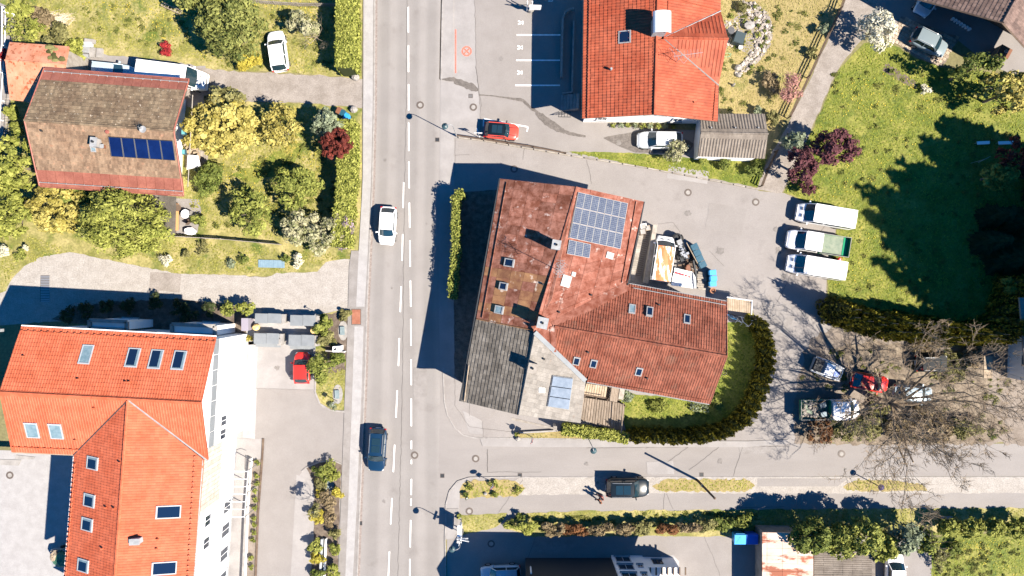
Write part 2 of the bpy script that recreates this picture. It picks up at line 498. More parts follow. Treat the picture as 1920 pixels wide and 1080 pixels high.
sheet('dirt_yard', [(1500, 690), (1515, 640), (1560, 615), (1700, 640), (1900, 660), (2100, 660), (2100, 833), (1900, 833), (1490, 830), (1488, 760)], 4, 'dirt', 5, 5)
sheet('car_park', [(884, -700), (1110, -700), (1110, 225), (1200, 240), (1330, 245), (1330, 300), (1300, 300), (1060, 286), (890, 262)], 3, 'asphalt_grey')
sheet('parking_strip', [(850, -700), (889, -700), (890, 0), (893, 130), (900, 200), (902, 262), (850, 258)], 4, 'walk')
raised('east_pavement', [(829.5, -700), (850, -700), (850, 145), (848, 150), (826.5, 150), (829.5, 0)], .09, 'walk')
sheet('lower_east_pavement', [(826, 150), (850, 146), (852, 300), (853, 690), (832, 700), (826, 690), (822, 560), (823, 450), (825, 300)], 5, 'walk')
raised('west_pavement', [(681, -900), (703, -900), (703, 0), (702, 200), (699, 330), (694, 450), (689, 560), (685, 700), (679, 850), (673, 1000), (670, 1080), (640, 1900), (600, 1900), (634, 1080), (640, 930), (646, 760), (651, 640), (655, 500), (659, 470), (676, 470), (680, 330), (681, 0)], .08, 'walk_dull')
mb = MB()
mb.prism([P(a, b) for a, b in [(683, -900), (700, -900), (700, 0), (699, 200), (696, 330), (690, 470), (684, 575), (668, 575), (673, 470), (681, 330), (683, 0)]], .0805, .0845)
mb.prism([P(a, b) for a, b in [(665, 612), (682, 612), (678, 740), (669, 950), (661, 1100), (647, 1100), (653, 950), (660, 760)]], .0805, .0845)
B('pale_pavement_strip', mb, MAT['walk_pale'], kind='structure')
mb = MB()
stroke(mb, [(x + 1.2, y) for x, y in polyline(EL, 40)], .28, .0085)
B('gutter', mb, MAT['gutter'], kind='structure')
kerb('west_kerb', [(x - 1.2, y) for x, y in EL[1:10]], .14, .10)
mb = MB(); stroke(mb, [(828, 0), (825, 149)], .16, .012); B('kerb_drain', mb, MAT['soil'], kind='structure')
kerb('east_kerb', [(830, 0), (827.2, 149)], .13, .12)
kerb('side_street_kerb', [(975, 894), (880, 895.5), (858, 902.5), (843, 920.5), (836.5, 945), (834.5, 1010), (836, 1085)], .12, .09)
kerb('south_kerb', [(975, 894.5), (1240, 894.5), (1920, 894.5)], .11, .03)
kerb('corner_kerb', [(831, 690), (833, 752), (839, 778), (852, 801), (868, 815.5), (890, 821), (1000, 822), (1180, 825)], .12, .05)

# west side grounds
sheet('front_lawn', [(-300, -400), (680, -400), (680, 0), (679, 148), (600, 140), (430, 132), (380, 128), (260, 110), (130, 95), (0, 70), (-300, 70)], 2, 'lawn', 2, 7)
sheet('gravel_drive', [(345, 130), (385, 128), (430, 133), (600, 141), (680, 149), (680, 203), (600, 196), (520, 192), (400, 190), (345, 205)], 4, 'gravel', 2, 8)
sheet('old_paved_path', [(120, 95), (260, 108), (385, 125), (385, 175), (260, 175), (120, 130)], 3, 'walk_dull', 2, 9)
sheet('garden_lawn', [(340, 196), (400, 190), (520, 192), (600, 196), (679, 203), (678, 470), (640, 480), (320, 440), (340, 360)], 2, 'lawn', 1.5, 10)
sheet('green_lawn_patch', [(490, 300), (540, 270), (570, 265), (568, 292), (520, 325), (480, 345), (430, 330)], 3, 'lawn_lush', 5, 11)
sheet('lower_lawn', [(-300, 60), (60, 80), (60, 400), (320, 440), (658, 480), (658, 520), (330, 515), (130, 500), (0, 560), (-300, 600)], 1, 'lawn', 1, 12)
sheet('paved_yard', [(12, 545), (16, 532), (45, 500), (80, 480), (130, 472), (250, 497), (330, 512), (440, 516), (500, 520), (520, 512), (595, 510), (612, 492), (632, 487), (657, 487), (655, 545), (652, 585), (480, 585), (430, 570), (300, 560), (130, 600), (-20, 612), (-20, 560)], 4, 'gravel_pale', 1.5, 13)
sheet('rough_paving_patch', [(281, 510), (340, 513), (336, 548), (300, 545), (279, 558)], 5.5, 'gravel', 1)
sheet('dark_soil_bed', [(95, 600), (140, 575), (220, 565), (330, 560), (440, 575), (462, 590), (462, 625), (190, 612)], 5, 'soil', 1.5, 15)
sheet('slab_yard', [(-300, 835), (30, 845), (140, 850), (140, 1300), (-300, 1300)], 3, 'walk_pale')
sheet('parking_court', [(462, 640), (590, 655), (590, 740), (605, 765), (640, 772), (646, 760), (640, 930), (600, 870), (570, 880), (555, 900), (545, 1090), (470, 1090), (470, 860), (460, 800)], 4, 'asphalt_grey')
sheet('leaf_litter', [(1560, 650), (1640, 640), (1720, 648), (1860, 668), (1850, 760), (1900, 810), (1840, 832), (1500, 832), (1495, 800), (1560, 780), (1600, 760), (1650, 730), (1600, 690)], 5, 'litter', 5, 41)
sheet('shelter_paving', [(440, 582), (594, 586), (592, 650), (466, 646), (462, 628), (442, 622)], 4.5, 'walk_pale', .6)
sheet('paver_bays', [(484, 644), (588, 650), (592, 728), (592, 732), (480, 728)], 5, 'walk')
sheet('cobble_strip', [(466, 640), (485, 642), (478, 823), (455, 820), (458, 760)], 4.5, 'walk_pale')
sheet('terrace_slabs', [(437, 822), (495, 823), (494, 860), (464, 860), (452, 1300), (400, 1300), (425, 1080), (440, 900)], 5.5, 'walk')
sheet('paver_path', [(556, 890), (583, 900), (580, 960), (578, 1300), (530, 1300), (545, 1080), (552, 960)], 5, 'walk')
sheet('shrub_bed', [(592, 590), (655, 580), (650, 640), (646, 770), (620, 768), (600, 755), (590, 735), (592, 700)], 5, 'lawn', 1.2, 16)
sheet('gravel_bed', [(600, 590), (650, 585), (648, 690), (618, 700)], 6, 'soil', 3, 17)
sheet('planter_bed', [(575, 876), (600, 866), (625, 863), (640, 870), (637, 960), (633, 1090), (628, 1300), (575, 1300), (583, 1080), (590, 960), (588, 905)], 6, 'soil', 1.5, 18)
sheet('soil_strip', [(474, 862), (491, 861), (484, 960), (478, 1100), (474, 1300), (455, 1300), (463, 1080), (469, 950)], 6, 'dirt', .4, 19)
kerb('bed_kerb', [(592, 700), (591, 735), (600, 757), (620, 769), (646, 772)], .16, .08)
kerb('planter_kerb', [(566, 884), (575, 876), (600, 866), (625, 863), (641, 870)], .12, .08)
kerb('strip_edge', [(494, 822), (492, 861), (484.5, 960), (479, 1100)], .18, .12, 'wood_dark')
sheet('track_bed', [(-8, 1), (26, 18), (26, 90), (18, 190), (8, 280), (-8, 300)], 4, 'walk_dull')

# north-east grounds
sheet('side_verge', [(1058, 283), (1190, 287), (1300, 296), (1440, 290), (1421, 352), (1340, 336), (1200, 312)], 4.5, 'lawn_lush', 1, 20)
sheet('dry_lawn', [(1345, -600), (1620, -600), (1585, 0), (1530, 110), (1462, 250), (1430, 300), (1300, 230), (1345, 225)], 2, 'lawn_dry', 1.5, 21)
sheet('gravel_lane', [(1580, -300), (1690, -300), (1650, 0), (1620, 70), (1570, 130), (1540, 200), (1490, 310), (1465, 363), (1418, 356), (1440, 300), (1500, 190), (1560, 60), (1586, 0)], 4, 'gravel', 1.5, 22)
sheet('farm_yard', [(1586, -300), (2300, -300), (2300, 60), (1900, 140), (1860, 125), (1790, 70), (1700, 80), (1640, 60), (1600, 20)], 3, 'asphalt_grey', 1, 23)
sheet('paver_apron', [(1662, 70), (1690, 30), (1800, 70), (1780, 100), (1775, 115), (1765, 125), (1720, 108)], 5, 'dirt', .6)
sheet('meadow', [(1620, 80), (1660, 75), (1720, 110), (1765, 126), (1880, 140), (2300, 140), (2300, 640), (1900, 640), (1700, 625), (1555, 600), (1552, 525), (1568, 440), (1572, 400), (1502, 374), (1470, 361), (1492, 312), (1542, 202), (1572, 132)], 3.5, 'lawn_lush', 1.2, 24)
sheet('rock_garden', [(1380, 30), (1394, 2), (1420, 6), (1440, 25), (1450, 55), (1446, 85), (1425, 115), (1405, 130), (1380, 143), (1378, 128), (1398, 115), (1400, 100), (1375, 90), (1360, 75), (1357, 42), (1375, 38)], 4, 'gravel', 1.5, 25)
sheet('flower_bed', [(1660, 118), (1666, 120), (1720, 155), (1718, 166), (1700, 160), (1655, 132)], 5, 'soil', .8)
sheet('garden_grass', [(1364, 605), (1405, 600), (1430, 640), (1425, 700), (1406, 756), (1370, 794), (1300, 810), (1176, 810), (1160, 760), (1165, 735), (1330, 755)], 4.5, 'lawn_lush', 1.5, 26)
sheet('wooden_deck_base', [(1090, 715), (1145, 722), (1172, 745), (1168, 795), (1085, 788)], 4, 'soil')
sheet('house_strip', [(968, 812), (1000, 812), (1050, 808), (1070, 800), (1180, 822), (1170, 826), (966, 825)], 5, 'lawn_dry', .8, 27)
sheet('west_bed', [(850, 362), (935, 355), (905, 560), (868, 720), (852, 705)], 5.5, 'soil', .6)
sheet('verge_grass_west', [(863, 905), (900, 899), (960, 900), (988, 914), (970, 930), (870, 934), (861, 932)], 6, 'lawn_dry',  2.6, 28, 5)
sheet('verge_grass_middle', [(1222, 912), (1250, 898), (1400, 898), (1418, 912), (1400, 921), (1240, 922)], 6, 'lawn_dry',  2.6, 29, 5)
sheet('verge_grass_east', [(1580, 914), (1605, 898), (1680, 900), (1730, 908), (1740, 920), (1590, 920)], 6, 'lawn_dry',  2.6, 30, 5)
sheet('south_verge', [(866, 966), (950, 962), (945, 975), (930, 989), (866, 1003)], 5, 'lawn', 1, 31)
sheet('south_bank', [(975, 962), (1100, 958), (1420, 955), (1930, 952), (2300, 952), (2300, 985), (1440, 1005), (1000, 1006), (945, 990)], 5.5, 'lawn', 1.5, 32)
sheet('south_court', [(838, 1002), (866, 1003), (1000, 1004), (1360, 1000), (1430, 1000), (1760, 1010), (1745, 1400), (838, 1400)], 4, 'asphalt_grey')
sheet('south_meadow', [(1748, 1012), (1780, 1000), (2300, 1000), (2300, 1500), (1740, 1500)], 6, 'lawn_lush', 1.2, 33)
sheet('white_kerb_patch', [(1240, 1042), (1262, 1041), (1273, 1052), (1273, 1070), (1240, 1060)], 6, 'walk_pale')
for i, pts in enumerate([[(658, 575), (686, 575), (684, 610), (656, 610)], [(838, 953), (859, 953), (858, 985), (838, 985)]]):
    raised('pavement_patch', pts, .0885 + i * .004, 'walk_dull')

# tar seams and cracks in the asphalt
mb = MB()
for pts in [[(763, 0), (762, 200), (759, 340), (757, 480), (756, 600), (755, 700), (753, 800), (749, 960), (746, 1080)],
            [(853, 262), (853, 330)], [(1015, 885), (914, 885), (914, 842), (914, 886)], [(890, 0), (893, 130), (900, 200), (902, 262)],
            [(1100, 840), (1300, 838), (1480, 836)], [(1210, 840), (1256, 826)], [(1250, 868), (1307, 826)], [(1292, 882), (1348, 838), (1380, 836)], [(1375, 892), (1392, 838)],
            [(1246, 925), (1244, 955)], [(1250, 925), (1262, 955)], [(853, 700), (853, 760), (880, 800), (1000, 815)], [(905, 790), (906, 826)], [(880, 640), (880, 780)],
            [(980, 900), (960, 926), (935, 960)], [(892, 125), (895, 142), (903, 200)], [(1548, 420), (1480, 520), (1420, 640)], [(1100, 300), (1110, 345)], [(1380, 952), (1470, 950)], [(985, 270), (980, 300)],
            [(480, 728), (588, 731)], [(853, 291), (880, 290)], [(1234, 420), (1262, 417), (1275, 436)], [(1330, 470), (1358, 500)], [(1005, 1005), (985, 1060)], [(1320, 1005), (1335, 1040), (1350, 1079)]]:
    q = [(x + random.uniform(-.8, .8), y + random.uniform(-.6, .6)) for x, y in polyline(pts, 7)]
    stroke(mb, q, .032, .0265)
B('tar_seam', mb, MAT['seam'], kind='structure')

# repaired patches in the asphalt
for i, (pts, m) in enumerate((([(1385, 838), (1470, 837), (1472, 850), (1388, 851)], 'walk_dull'), ([(1212, 866), (1262, 864), (1264, 889), (1214, 890)], 'walk'), ([(708, 610), (742, 612), (738, 700), (704, 697)], 'walk'), ([(775, 690), (800, 690), (800, 745), (775, 745)], 'walk_dull'), ([(1255, 310), (1330, 322), (1326, 345), (1250, 334)], 'walk'), ([(1330, 380), (1400, 392), (1390, 440), (1322, 428)], 'asphalt_grey'),
        ([(1430, 560), (1490, 575), (1480, 640), (1425, 620)], 'walk_dull'), ([(868, 770), (905, 790), (905, 815), (880, 812)], 'walk'), ([(910, 60), (962, 62), (962, 140), (912, 140)], 'walk'), ([(490, 770), (560, 772), (556, 830), (492, 828)], 'walk'), ([(1000, 1015), (1080, 1012), (1080, 1035), (1000, 1036)], 'walk_dull'), ([(560, 20), (560, 21), (561, 21)], 'walk'))):
    if i < 11 and i not in (2, 8, 9): sheet('asphalt_patch', pts, 6.2, m, .7, 60 + i, 6)
mb = MB()
for k, (px, py, r) in enumerate(((722, 300, 3), (735, 540, 2.5), (800, 420, 2), (795, 620, 3), (720, 940, 3.5), (1460, 470, 7), (1455, 430, 5), (1470, 520, 6), (1350, 470, 8), (1420, 690, 6), (520, 690, 5), (545, 700, 4), (940, 110, 4), (1100, 870, 4), (1350, 865, 5), (1290, 400, 6), (930, 230, 5), (1160, 268, 5), (640, 700, 2), (1120, 905, 3))):
    n = 14; a = [P(px + r * random.uniform(.6, 1.3) * math.cos(2 * math.pi * i / n), py + r * random.uniform(.6, 1.3) * math.sin(2 * math.pi * i / n)) for i in range(n)]
    mb.add([(p.x, p.y, .0275 + .0001 * k) for p in a], [tuple(range(n))], .5)
B('oil_stain', mb, M('old_oil_stain', (.125, .114, .107), (.165, .152, .144), scale=3, grain=.2), kind='structure')
# water run-off stains on the car park
mb = MB()
def spill(pts, w, z):
    q = polyline(pts, 4); vs = []
    for i, (x, y) in enumerate(q):
        t = i / (len(q) - 1); ww = np.interp(t, np.linspace(0, 1, len(w)), w)
        vs.append((x, y, ww * random.uniform(.75, 1.25), ww * random.uniform(.75, 1.25)))
    a = [P(x, y - u) for x, y, u, d in vs]; b_ = [P(x, y + d) for x, y, u, d in vs]; n = len(vs)
    mb.add([(v.x, v.y, z) for v in a + b_], [(i, i + n, i + n + 1, i + 1) for i in range(n - 1)], .5)
spill([(829, 149), (852, 149)], [1, 3, 4], .0945)
spill([(851, 152), (870, 158), (884, 163), (897, 169)], [6, 6, 7, 8, 2], .030)
spill([(898, 178), (925, 180), (955, 184), (980, 188), (997, 204), (1010, 212)], [1, 1.2, 1.5, 2.5, 4, 3], .0305)
spill([(1004, 212), (1018, 222), (1040, 238), (1058, 246)], [3, 9, 9, 5], .031)
spill([(1056, 246), (1075, 252), (1098, 256)], [4, 3, 2], .0315)
B('water_stain', mb, MAT['stain'], kind='structure')
sheet('damp_patch', [(1130, 258), (1190, 247), (1250, 240), (1300, 270), (1290, 288), (1190, 286), (1160, 275)], 6, 'stain', 1.5)

# road markings
mb = MB()
def line(x0, y0, x1, y1, w=.13): stroke(mb, [(x0, y0), (x1, y1)], w, .0165)
for y0, y1 in ((-60, -16), (13, 61), (85, 135), (158, 207), (230, 283), (303, 353), (380, 427), (451, 500), (526, 575), (598, 648), (674, 722), (747, 799), (826, 842), (862, 870), (898, 928), (935, 948), (975, 1026), (1048, 1100)):
    c = lambda y: float(np.interp(y, [0, 300, 450, 560, 700, 900, 1080], [765.5, 766.5, 768.5, 770, 771, 771.5, 768]))
    line(c(y0), y0, c(y1), y1)
for y0, y1 in ((342, 390), (439, 489), (537, 585), (634, 686), (732, 783), (834, 885), (934, 983), (1034, 1085)):
    c = lambda y: float(np.interp(y, [340, 489, 585, 686, 783, 885, 983, 1085], [757, 754, 750.5, 747, 742.5, 737.5, 732.5, 728]))
    line(c(y0), y0, c(y1), y1)
for x0, y, x1 in ((969, 65.5, 1051), (968, 113, 1050), (966, 160, 1050)): line(x0, y, x1, y, .14)
line(906, 237, 907, 222, .12); line(906, 222.5, 990, 238, .12); line(990, 238, 988, 247, .12)
line(899, 258, 894, 240, .1)
for cx, cy in ((976, 42.5), (975, 89), (974.5, 136)):
    line(cx + 4, cy - 3.3, cx + 4, cy + 3.3, .11); line(cx + 3.4, cy, cx - 4.5, cy - 3.2, .14); line(cx + 3.4, cy, cx - 4.5, cy + 3.2, .14)
line(1028, 2, 1036, 2, .1); line(1036, -3, 1036, 2, .1)
B('white_marking', mb, MAT['line'], kind='structure')
mb = MB()
stroke(mb, [(854.3, 55), (854.3, 137)], .12, .0225)
stroke(mb, [(875 + 8.2 * math.cos(t * math.pi / 16), 96 + 8.2 * math.sin(t * math.pi / 16)) for t in range(33)], .15, .0225)
stroke(mb, [(869.5, 90.5), (880.5, 101.5)], .14, .0235); stroke(mb, [(880.5, 90.5), (869.5, 101.5)], .14, .0240)
B('red_marking', mb, MAT['line_red'], kind='structure')

# iron covers
def manhole(px, py, label, r=.30, z=.02):
    t = T('manhole_cover', label, 'manhole cover', P(px, py, 0), 'round iron covers set in the paving')
    c = P(px, py, 0)
    mb = MB(); mb.lathe((c.x, c.y, z), [(r + .08, -.012), (r + .08, .01), (r * .72, .012), (r * .72, -.012)], 24); B('rim', mb, MAT['iron'], t)
    mb = MB(); mb.lathe((c.x, c.y, z), [(r * .70, -.01), (r * .70, .008), (.02, .009)], 20); B('lid', mb, MAT['concrete'], t)
for px, py, lb in ((788, 197, 'round manhole cover in the road beside the street lamp shadow head'), (887.5, 201, 'round manhole cover below the square drain in the parking strip'),
                   (964, 317, 'round manhole cover at the edge of the workshop roof shadow'), (1290, 361, 'round manhole cover in the yard north of the orange-roofed van'),
                   (1417, 379, 'round manhole cover at the foot of the gravel lane'), (777.5, 853.5, 'round manhole cover on the broken centre line of the road'),
                   (892, 860, 'round manhole cover in the mouth of the side street'), (880, 958.5, 'round manhole cover on the footpath corner beside the sign board'),
                   (921, 1019.5, 'round manhole cover in the shaded southern court'), (18.5, 891, 'round manhole cover in the pale slab yard by the orange roof'),
                   (1578, 851, 'pale round manhole cover under the bare tree twigs')):
    manhole(px, py, lb)
def drain(px, py, lb, s=.42):
    t = T('drain_grate', lb, 'drain', P(px, py, 0), 'square drain grates along the kerbs')
    c = P(px, py, 0); mb = MB()
    for a in (-1, 1):
        mb.box((c.x + a * s * .45, c.y, .024), (s * .1, s, .02)); mb.box((c.x, c.y + a * s * .45, .0235), (s * .8, s * .1, .019))
    B('frame', mb, MAT['iron'], t); mb = MB()
    for k in range(5): mb.box((c.x - s * .32 + k * s * .16, c.y, .021), (s * .07, s * .8, .012))
    mb.box((c.x, c.y, .013), (s * .8, s * .8, .004)); B('grate', mb, MAT['dark_metal'], t)
for px, py, lb in ((820, 262, 'square drain grate in the road by the fence end'), (882.5, 180, 'dark square drain grate beside the water stain'), (829.5, 892, 'square drain grate at the mouth of the side street'),
                   (975, 891, 'square drain grate at the kerb above the flowering verge'), (1315.5, 890, 'square drain grate at the kerb beside the leaning pole'), (675.5, 981, 'square drain grate in the gutter beside the planter bed')):
    drain(px, py, lb)
t = T('cover_plate', 'rusty rectangular cover plate in the west pavement', 'cover plate', P(668, 594, .1))
mb = MB(); mb.prism(PG([(660.5, 580.5), (676, 580.5), (676, 607.5), (660.5, 607.5)]), .094, .112); B('plate', mb, M('rusty_plate', (.20, .075, .045), (.26, .11, .07), scale=2, grain=.12), t)
mb = MB(); mb.prism(PG([(659, 579), (677.5, 579), (677.5, 609), (659, 609)]), .0935, .103); B('frame', mb, MAT['iron'], t)
t = T('light_well_grate', 'dark rectangular grate crossing the shadow edge in the paved yard', 'grate', P(84, 540, 0))
mb = MB()
for k in range(16): mb.box(P(84.5, 518 + k * 3.1, .025), (.9, .1, .03))
B('grate_bars', mb, MAT['steel'], t, kind='stuff'); mb = MB(); mb.prism(PG([(76, 516), (93, 516), (92, 566), (75, 566)]), .018, .024); B('frame', mb, MAT['iron'], t)

# grass tufts
def inpoly(x, y, poly):
    c = np.zeros(len(x), bool); n = len(poly)
    for i in range(n):
        x0, y0 = poly[i]; x1, y1 = poly[(i + 1) % n]
        with np.errstate(divide='ignore', invalid='ignore'):
            c ^= ((y0 > y) != (y1 > y)) & (x < (x1 - x0) * (y - y0) / (y1 - y0 + 1e-12) + x0)
    return c
def tufts(name, polys, dens, size, leaf, hgt=.10):
    Vs = []; Rs = []
    for poly in polys:
        q = [(P(a, b).x, P(a, b).y) for a, b in poly]
        xs = [p[0] for p in q]; ysv = [p[1] for p in q]
        x0, x1 = max(min(xs), -56), min(max(xs), 56); y0, y1 = max(min(ysv), -33), min(max(ysv), 33)
        if x1 <= x0 or y1 <= y0: continue
        n = int((x1 - x0) * (y1 - y0) * dens)
        x = rng.uniform(x0, x1, n); y = rng.uniform(y0, y1, n)
        # uneven growth
        g = np.sin(x * .9 + 1.3 * np.sin(y * .7)) * .6 + np.sin(y * 1.1 + 1.7 * np.sin(x * .5)) * .6 + .6 * np.sin(x * 2.3 + 2 * np.sin(y * 1.9)) + rng.normal(0, .9, n)
        k = inpoly(x, y, q) & (g > -.9); x, y, g = x[k], y[k], g[k]; n = len(x)
        s = size * rng.uniform(.5, 1.5, n); a = rng.uniform(0, 2 * np.pi, n); tl = rng.uniform(.02, .38, n)
        u = np.stack([np.cos(a), np.sin(a), np.zeros(n)], 1) * s[:, None]
        v = np.stack([-np.sin(a) * np.cos(tl), np.cos(a) * np.cos(tl), np.sin(tl)], 1) * s[:, None]
        c = np.stack([x, y, np.full(n, .03)], 1)
        q4 = np.stack([c - u * .5, c + u * .5, c + u * .3 + v, c - u * .3 + v], 1)
        Vs.append(q4.reshape(-1, 3)); Rs.append(np.clip(.5 + .2 * g + rng.uniform(-.3, .3, n), 0, 1))
    BQ(name, np.concatenate(Vs), np.concatenate(Rs), LF[leaf], kind='stuff')
tufts('lawn_grass', [[(0, 0), (640, 0), (640, 140), (430, 130), (370, 110), (130, 80), (0, 65)], [(345, 200), (520, 196), (620, 205), (640, 230), (640, 440), (540, 450), (380, 430), (345, 360)], [(320, 450), (640, 478), (650, 484), (610, 490), (520, 512), (330, 512), (250, 470)], [(0, 420), (130, 470), (45, 495), (0, 545)], [(20, 190), (75, 290), (75, 380), (0, 400), (10, 200)]], 44, .11, 'grass')
tufts('dry_grass', [[(1350, 0), (1583, 0), (1528, 110), (1460, 250), (1430, 215), (1350, 215)], [(968, 814), (1050, 812), (1180, 823), (968, 823)]], 44, .10, 'grass_gold')
tufts('meadow_grass', [[(1625, 85), (1660, 80), (1720, 112), (1765, 128), (1920, 140), (1920, 640), (1700, 620), (1557, 600), (1555, 525), (1570, 440), (1574, 402), (1502, 372), (1474, 358), (1494, 314), (1544, 204), (1574, 134)], [(1064, 286), (1190, 290), (1300, 298), (1438, 295), (1419, 348), (1340, 333), (1200, 310)], [(1366, 607), (1403, 602), (1420, 640), (1398, 738), (1368, 778), (1202, 783), (1162, 760), (1167, 738), (1330, 757)], [(1752, 1012), (1920, 1000), (1920, 1080), (1745, 1080)]], 60, .11, 'grass_deep')
tufts('bank_grass', [[(978, 964), (1100, 960), (1420, 957), (1920, 954), (1920, 975), (1440, 1000), (1000, 985)], [(868, 908), (960, 902), (985, 915), (965, 928), (870, 932)], [(1226, 912), (1250, 900), (1400, 900), (1415, 911), (1400, 919), (1240, 920)], [(1585, 914), (1605, 900), (1680, 902), (1730, 910), (1735, 918), (1590, 918)], [(868, 968), (945, 964), (930, 987), (868, 1000)], [(594, 700), (645, 690), (643, 766), (620, 764), (602, 752)]], 44, .11, 'grass')
# ------------------------------------------------------------------ roofs and buildings
EYE = Vector((0, 0, CAM_Z))
class Plane:
    """roof plane through two eave points and one point higher up"""
    def __init__(s, a, b, c):
        s.o = a.copy(); s.u = (b - a).normalized(); s.n = s.u.cross(c - a).normalized()
        if s.n.z < 0: s.n = -s.n
        s.v = s.n.cross(s.u)
        if s.v.z < 0: s.u = -s.u; s.v = -s.v
    def hit(s, px, py):
        d = P(px, py, 0) - EYE
        return EYE + d * ((s.o - EYE).dot(s.n) / d.dot(s.n))
    def uv(s, p): return ((p - s.o).dot(s.u), (p - s.o).dot(s.v))
    def at(s, u, v, h=0.0): return s.o + s.u * u + s.v * v + s.n * h

def clip(poly, conv):
    out = poly
    n = len(conv)
    area = sum(conv[i][0] * conv[(i + 1) % n][1] - conv[(i + 1) % n][0] * conv[i][1] for i in range(n))
    sg = 1 if area > 0 else -1
    for i in range(n):
        a, b = conv[i], conv[(i + 1) % n]
        def side(p): return sg * ((b[0] - a[0]) * (p[1] - a[1]) - (b[1] - a[1]) * (p[0] - a[0]))
        inp = out; out = []
        for k in range(len(inp)):
            p, q = inp[k], inp[(k + 1) % len(inp)]; sp, sq = side(p), side(q)
            if sp >= 0: out.append(p)
            if (sp >= 0) != (sq >= 0):
                t = sp / (sp - sq); out.append((p[0] + (q[0] - p[0]) * t, p[1] + (q[1] - p[1]) * t))
        if len(out) < 3: return []
    return out

def tiles(pl, convs, tw, th, prof=((0, 0), (.45, .0), (.62, .035), (.84, .035), (1, 0)), lift=.035, h0=.015, jit=.006, voff=0.0):
    """a mesh of single tiles laid over convex pieces (in uv) of a roof plane"""
    mb = MB(); U = np.array(pl.u); V = np.array(pl.v); N = np.array(pl.n); O = np.array(pl.o)
    for conv in convs:
        us = [p[0] for p in conv]; vs_ = [p[1] for p in conv]
        for j in range(int(math.floor((min(vs_) - voff) / th)), int(math.ceil((max(vs_) - voff) / th))):
            v0 = voff + j * th
            for i in range(int(math.floor(min(us) / tw)), int(math.ceil(max(us) / tw))):
                u0 = i * tw
                rect = [(u0, v0), (u0 + tw, v0), (u0 + tw, v0 + th), (u0, v0 + th)]
                c = clip(rect, conv)
                if len(c) < 3: continue
                ar = abs(sum(c[k][0] * c[(k + 1) % len(c)][1] - c[(k + 1) % len(c)][0] * c[k][1] for k in range(len(c)))) / 2
                r = random.random(); dj = random.uniform(-jit, jit); lf = lift + random.uniform(-jit, jit)
                if ar > .98 * tw * th:
                    m = len(prof); vs = []
                    for (f, hh) in prof: vs.append(pl.at(u0 + f * tw, v0, h0 + lf + hh + dj))
                    for (f, hh) in prof: vs.append(pl.at(u0 + f * tw, v0 + th, h0 + hh + dj))
                    for (f, hh) in prof: vs.append(pl.at(u0 + f * tw, v0, h0 - .012 + hh * .6))
                    fs = [(k, k + 1, m + k + 1, m + k) for k in range(m - 1)] + [(2 * m + k, 2 * m + k + 1, k + 1, k) for k in range(m - 1)]
                    mb.add(vs, fs, r)
                elif ar > .02 * tw * th:
                    vs = [pl.at(a, b, h0 + lf * (1 - (b - v0) / th) + dj + .01) for a, b in c] + [pl.at(a, b, h0 - .01) for a, b in c]; n = len(c)
                    mb.add(vs, [tuple(range(n))] + [(k, k + n, (k + 1) % n + n, (k + 1) % n) for k in range(n)], r)
    return mb

FLAT = ((0, -.012), (.03, 0), (.97, 0), (1, -.012))
def slope(root, pl, polys, tm, dm, tw=.28, th=.37, prof=None, thick=.16, name='roof', label=None, **kw):
    """one roof plane: a thick deck (part) with its tiles (sub-part); polys are convex pixel outlines"""
    mb = MB(); convs = []
    for poly in polys:
        pts = [pl.hit(*q) if not isinstance(q, Vector) else q for q in poly]
        mb.slab(pts, -pl.n * thick, .5); convs.append([pl.uv(p) for p in pts])
    dk = B(name, mb, MAT[dm], root, label=label)
    t = tiles(pl, convs, tw, th, prof, **kw) if prof else tiles(pl, convs, tw, th, **kw)
    B('tile', t, MAT[tm], dk, kind='stuff')
    return dk

def ridge(root, pts, mat, r=.13, seg=.42, name='ridge_cap', n=6):
    mb = MB()
    for a, b in zip(pts, pts[1:]):
        d = b - a; L = d.length; k = max(1, int(L / seg)); d.normalize()
        for i in range(k):
            mb.tube([a + d * (L * i / k), a + d * (L * (i + 1) / k + .03)], [r, r * .88], n)
    return B(name, mb, MAT[mat], root)

def bar(root, name, pts, r, mat, n=5):
    mb = MB(); mb.tube(pts, r, n); return B(name, mb, MAT[mat], root)

def skylight(root, pl, px, py, w, h, glass='glass_sky', rz=0.0, frame='grey_sheet', name='skylight', up=.10, label=None, blind=0.0):
    c = pl.hit(px, py); cu, cv = pl.uv(c)
    mb = MB(); fw = .09
    def quad(u0, u1, v0, v1, h0, h1, m):
        m.slab([pl.at(cu + u0, cv + v0, h1), pl.at(cu + u1, cv + v0, h1), pl.at(cu + u1, cv + v1, h1), pl.at(cu + u0, cv + v1, h1)], pl.n * (h0 - h1))
    quad(-w / 2, w / 2, -h / 2, -h / 2 + fw, .02, up, mb); quad(-w / 2, w / 2, h / 2 - fw * 1.4, h / 2, .02, up + .02, mb)
    quad(-w / 2, -w / 2 + fw, -h / 2 + fw, h / 2 - fw * 1.4, .02, up, mb); quad(w / 2 - fw, w / 2, -h / 2 + fw, h / 2 - fw * 1.4, .02, up, mb)
    f = B(name, mb, MAT[frame], root, label=label)
    mb = MB(); quad(-w / 2 + fw, w / 2 - fw, -h / 2 + fw, h / 2 - fw * 1.4, .02, up - .035, mb); B('pane', mb, MAT[glass], f)
    if blind:
        mb = MB(); quad(-w / 2 + fw + .01, -w / 2 + fw + .18, -h / 2 + fw + .01, h / 2 - fw * 1.4 - .01, up - .034, up - .02, mb)
        quad(-w / 2 + fw + .01, w / 2 - fw - .01, h / 2 - fw * 1.4 - blind, h / 2 - fw * 1.4 - .01, up - .034, up - .021, mb); B('blind', mb, MAT['glass_pale'], f)
    return f

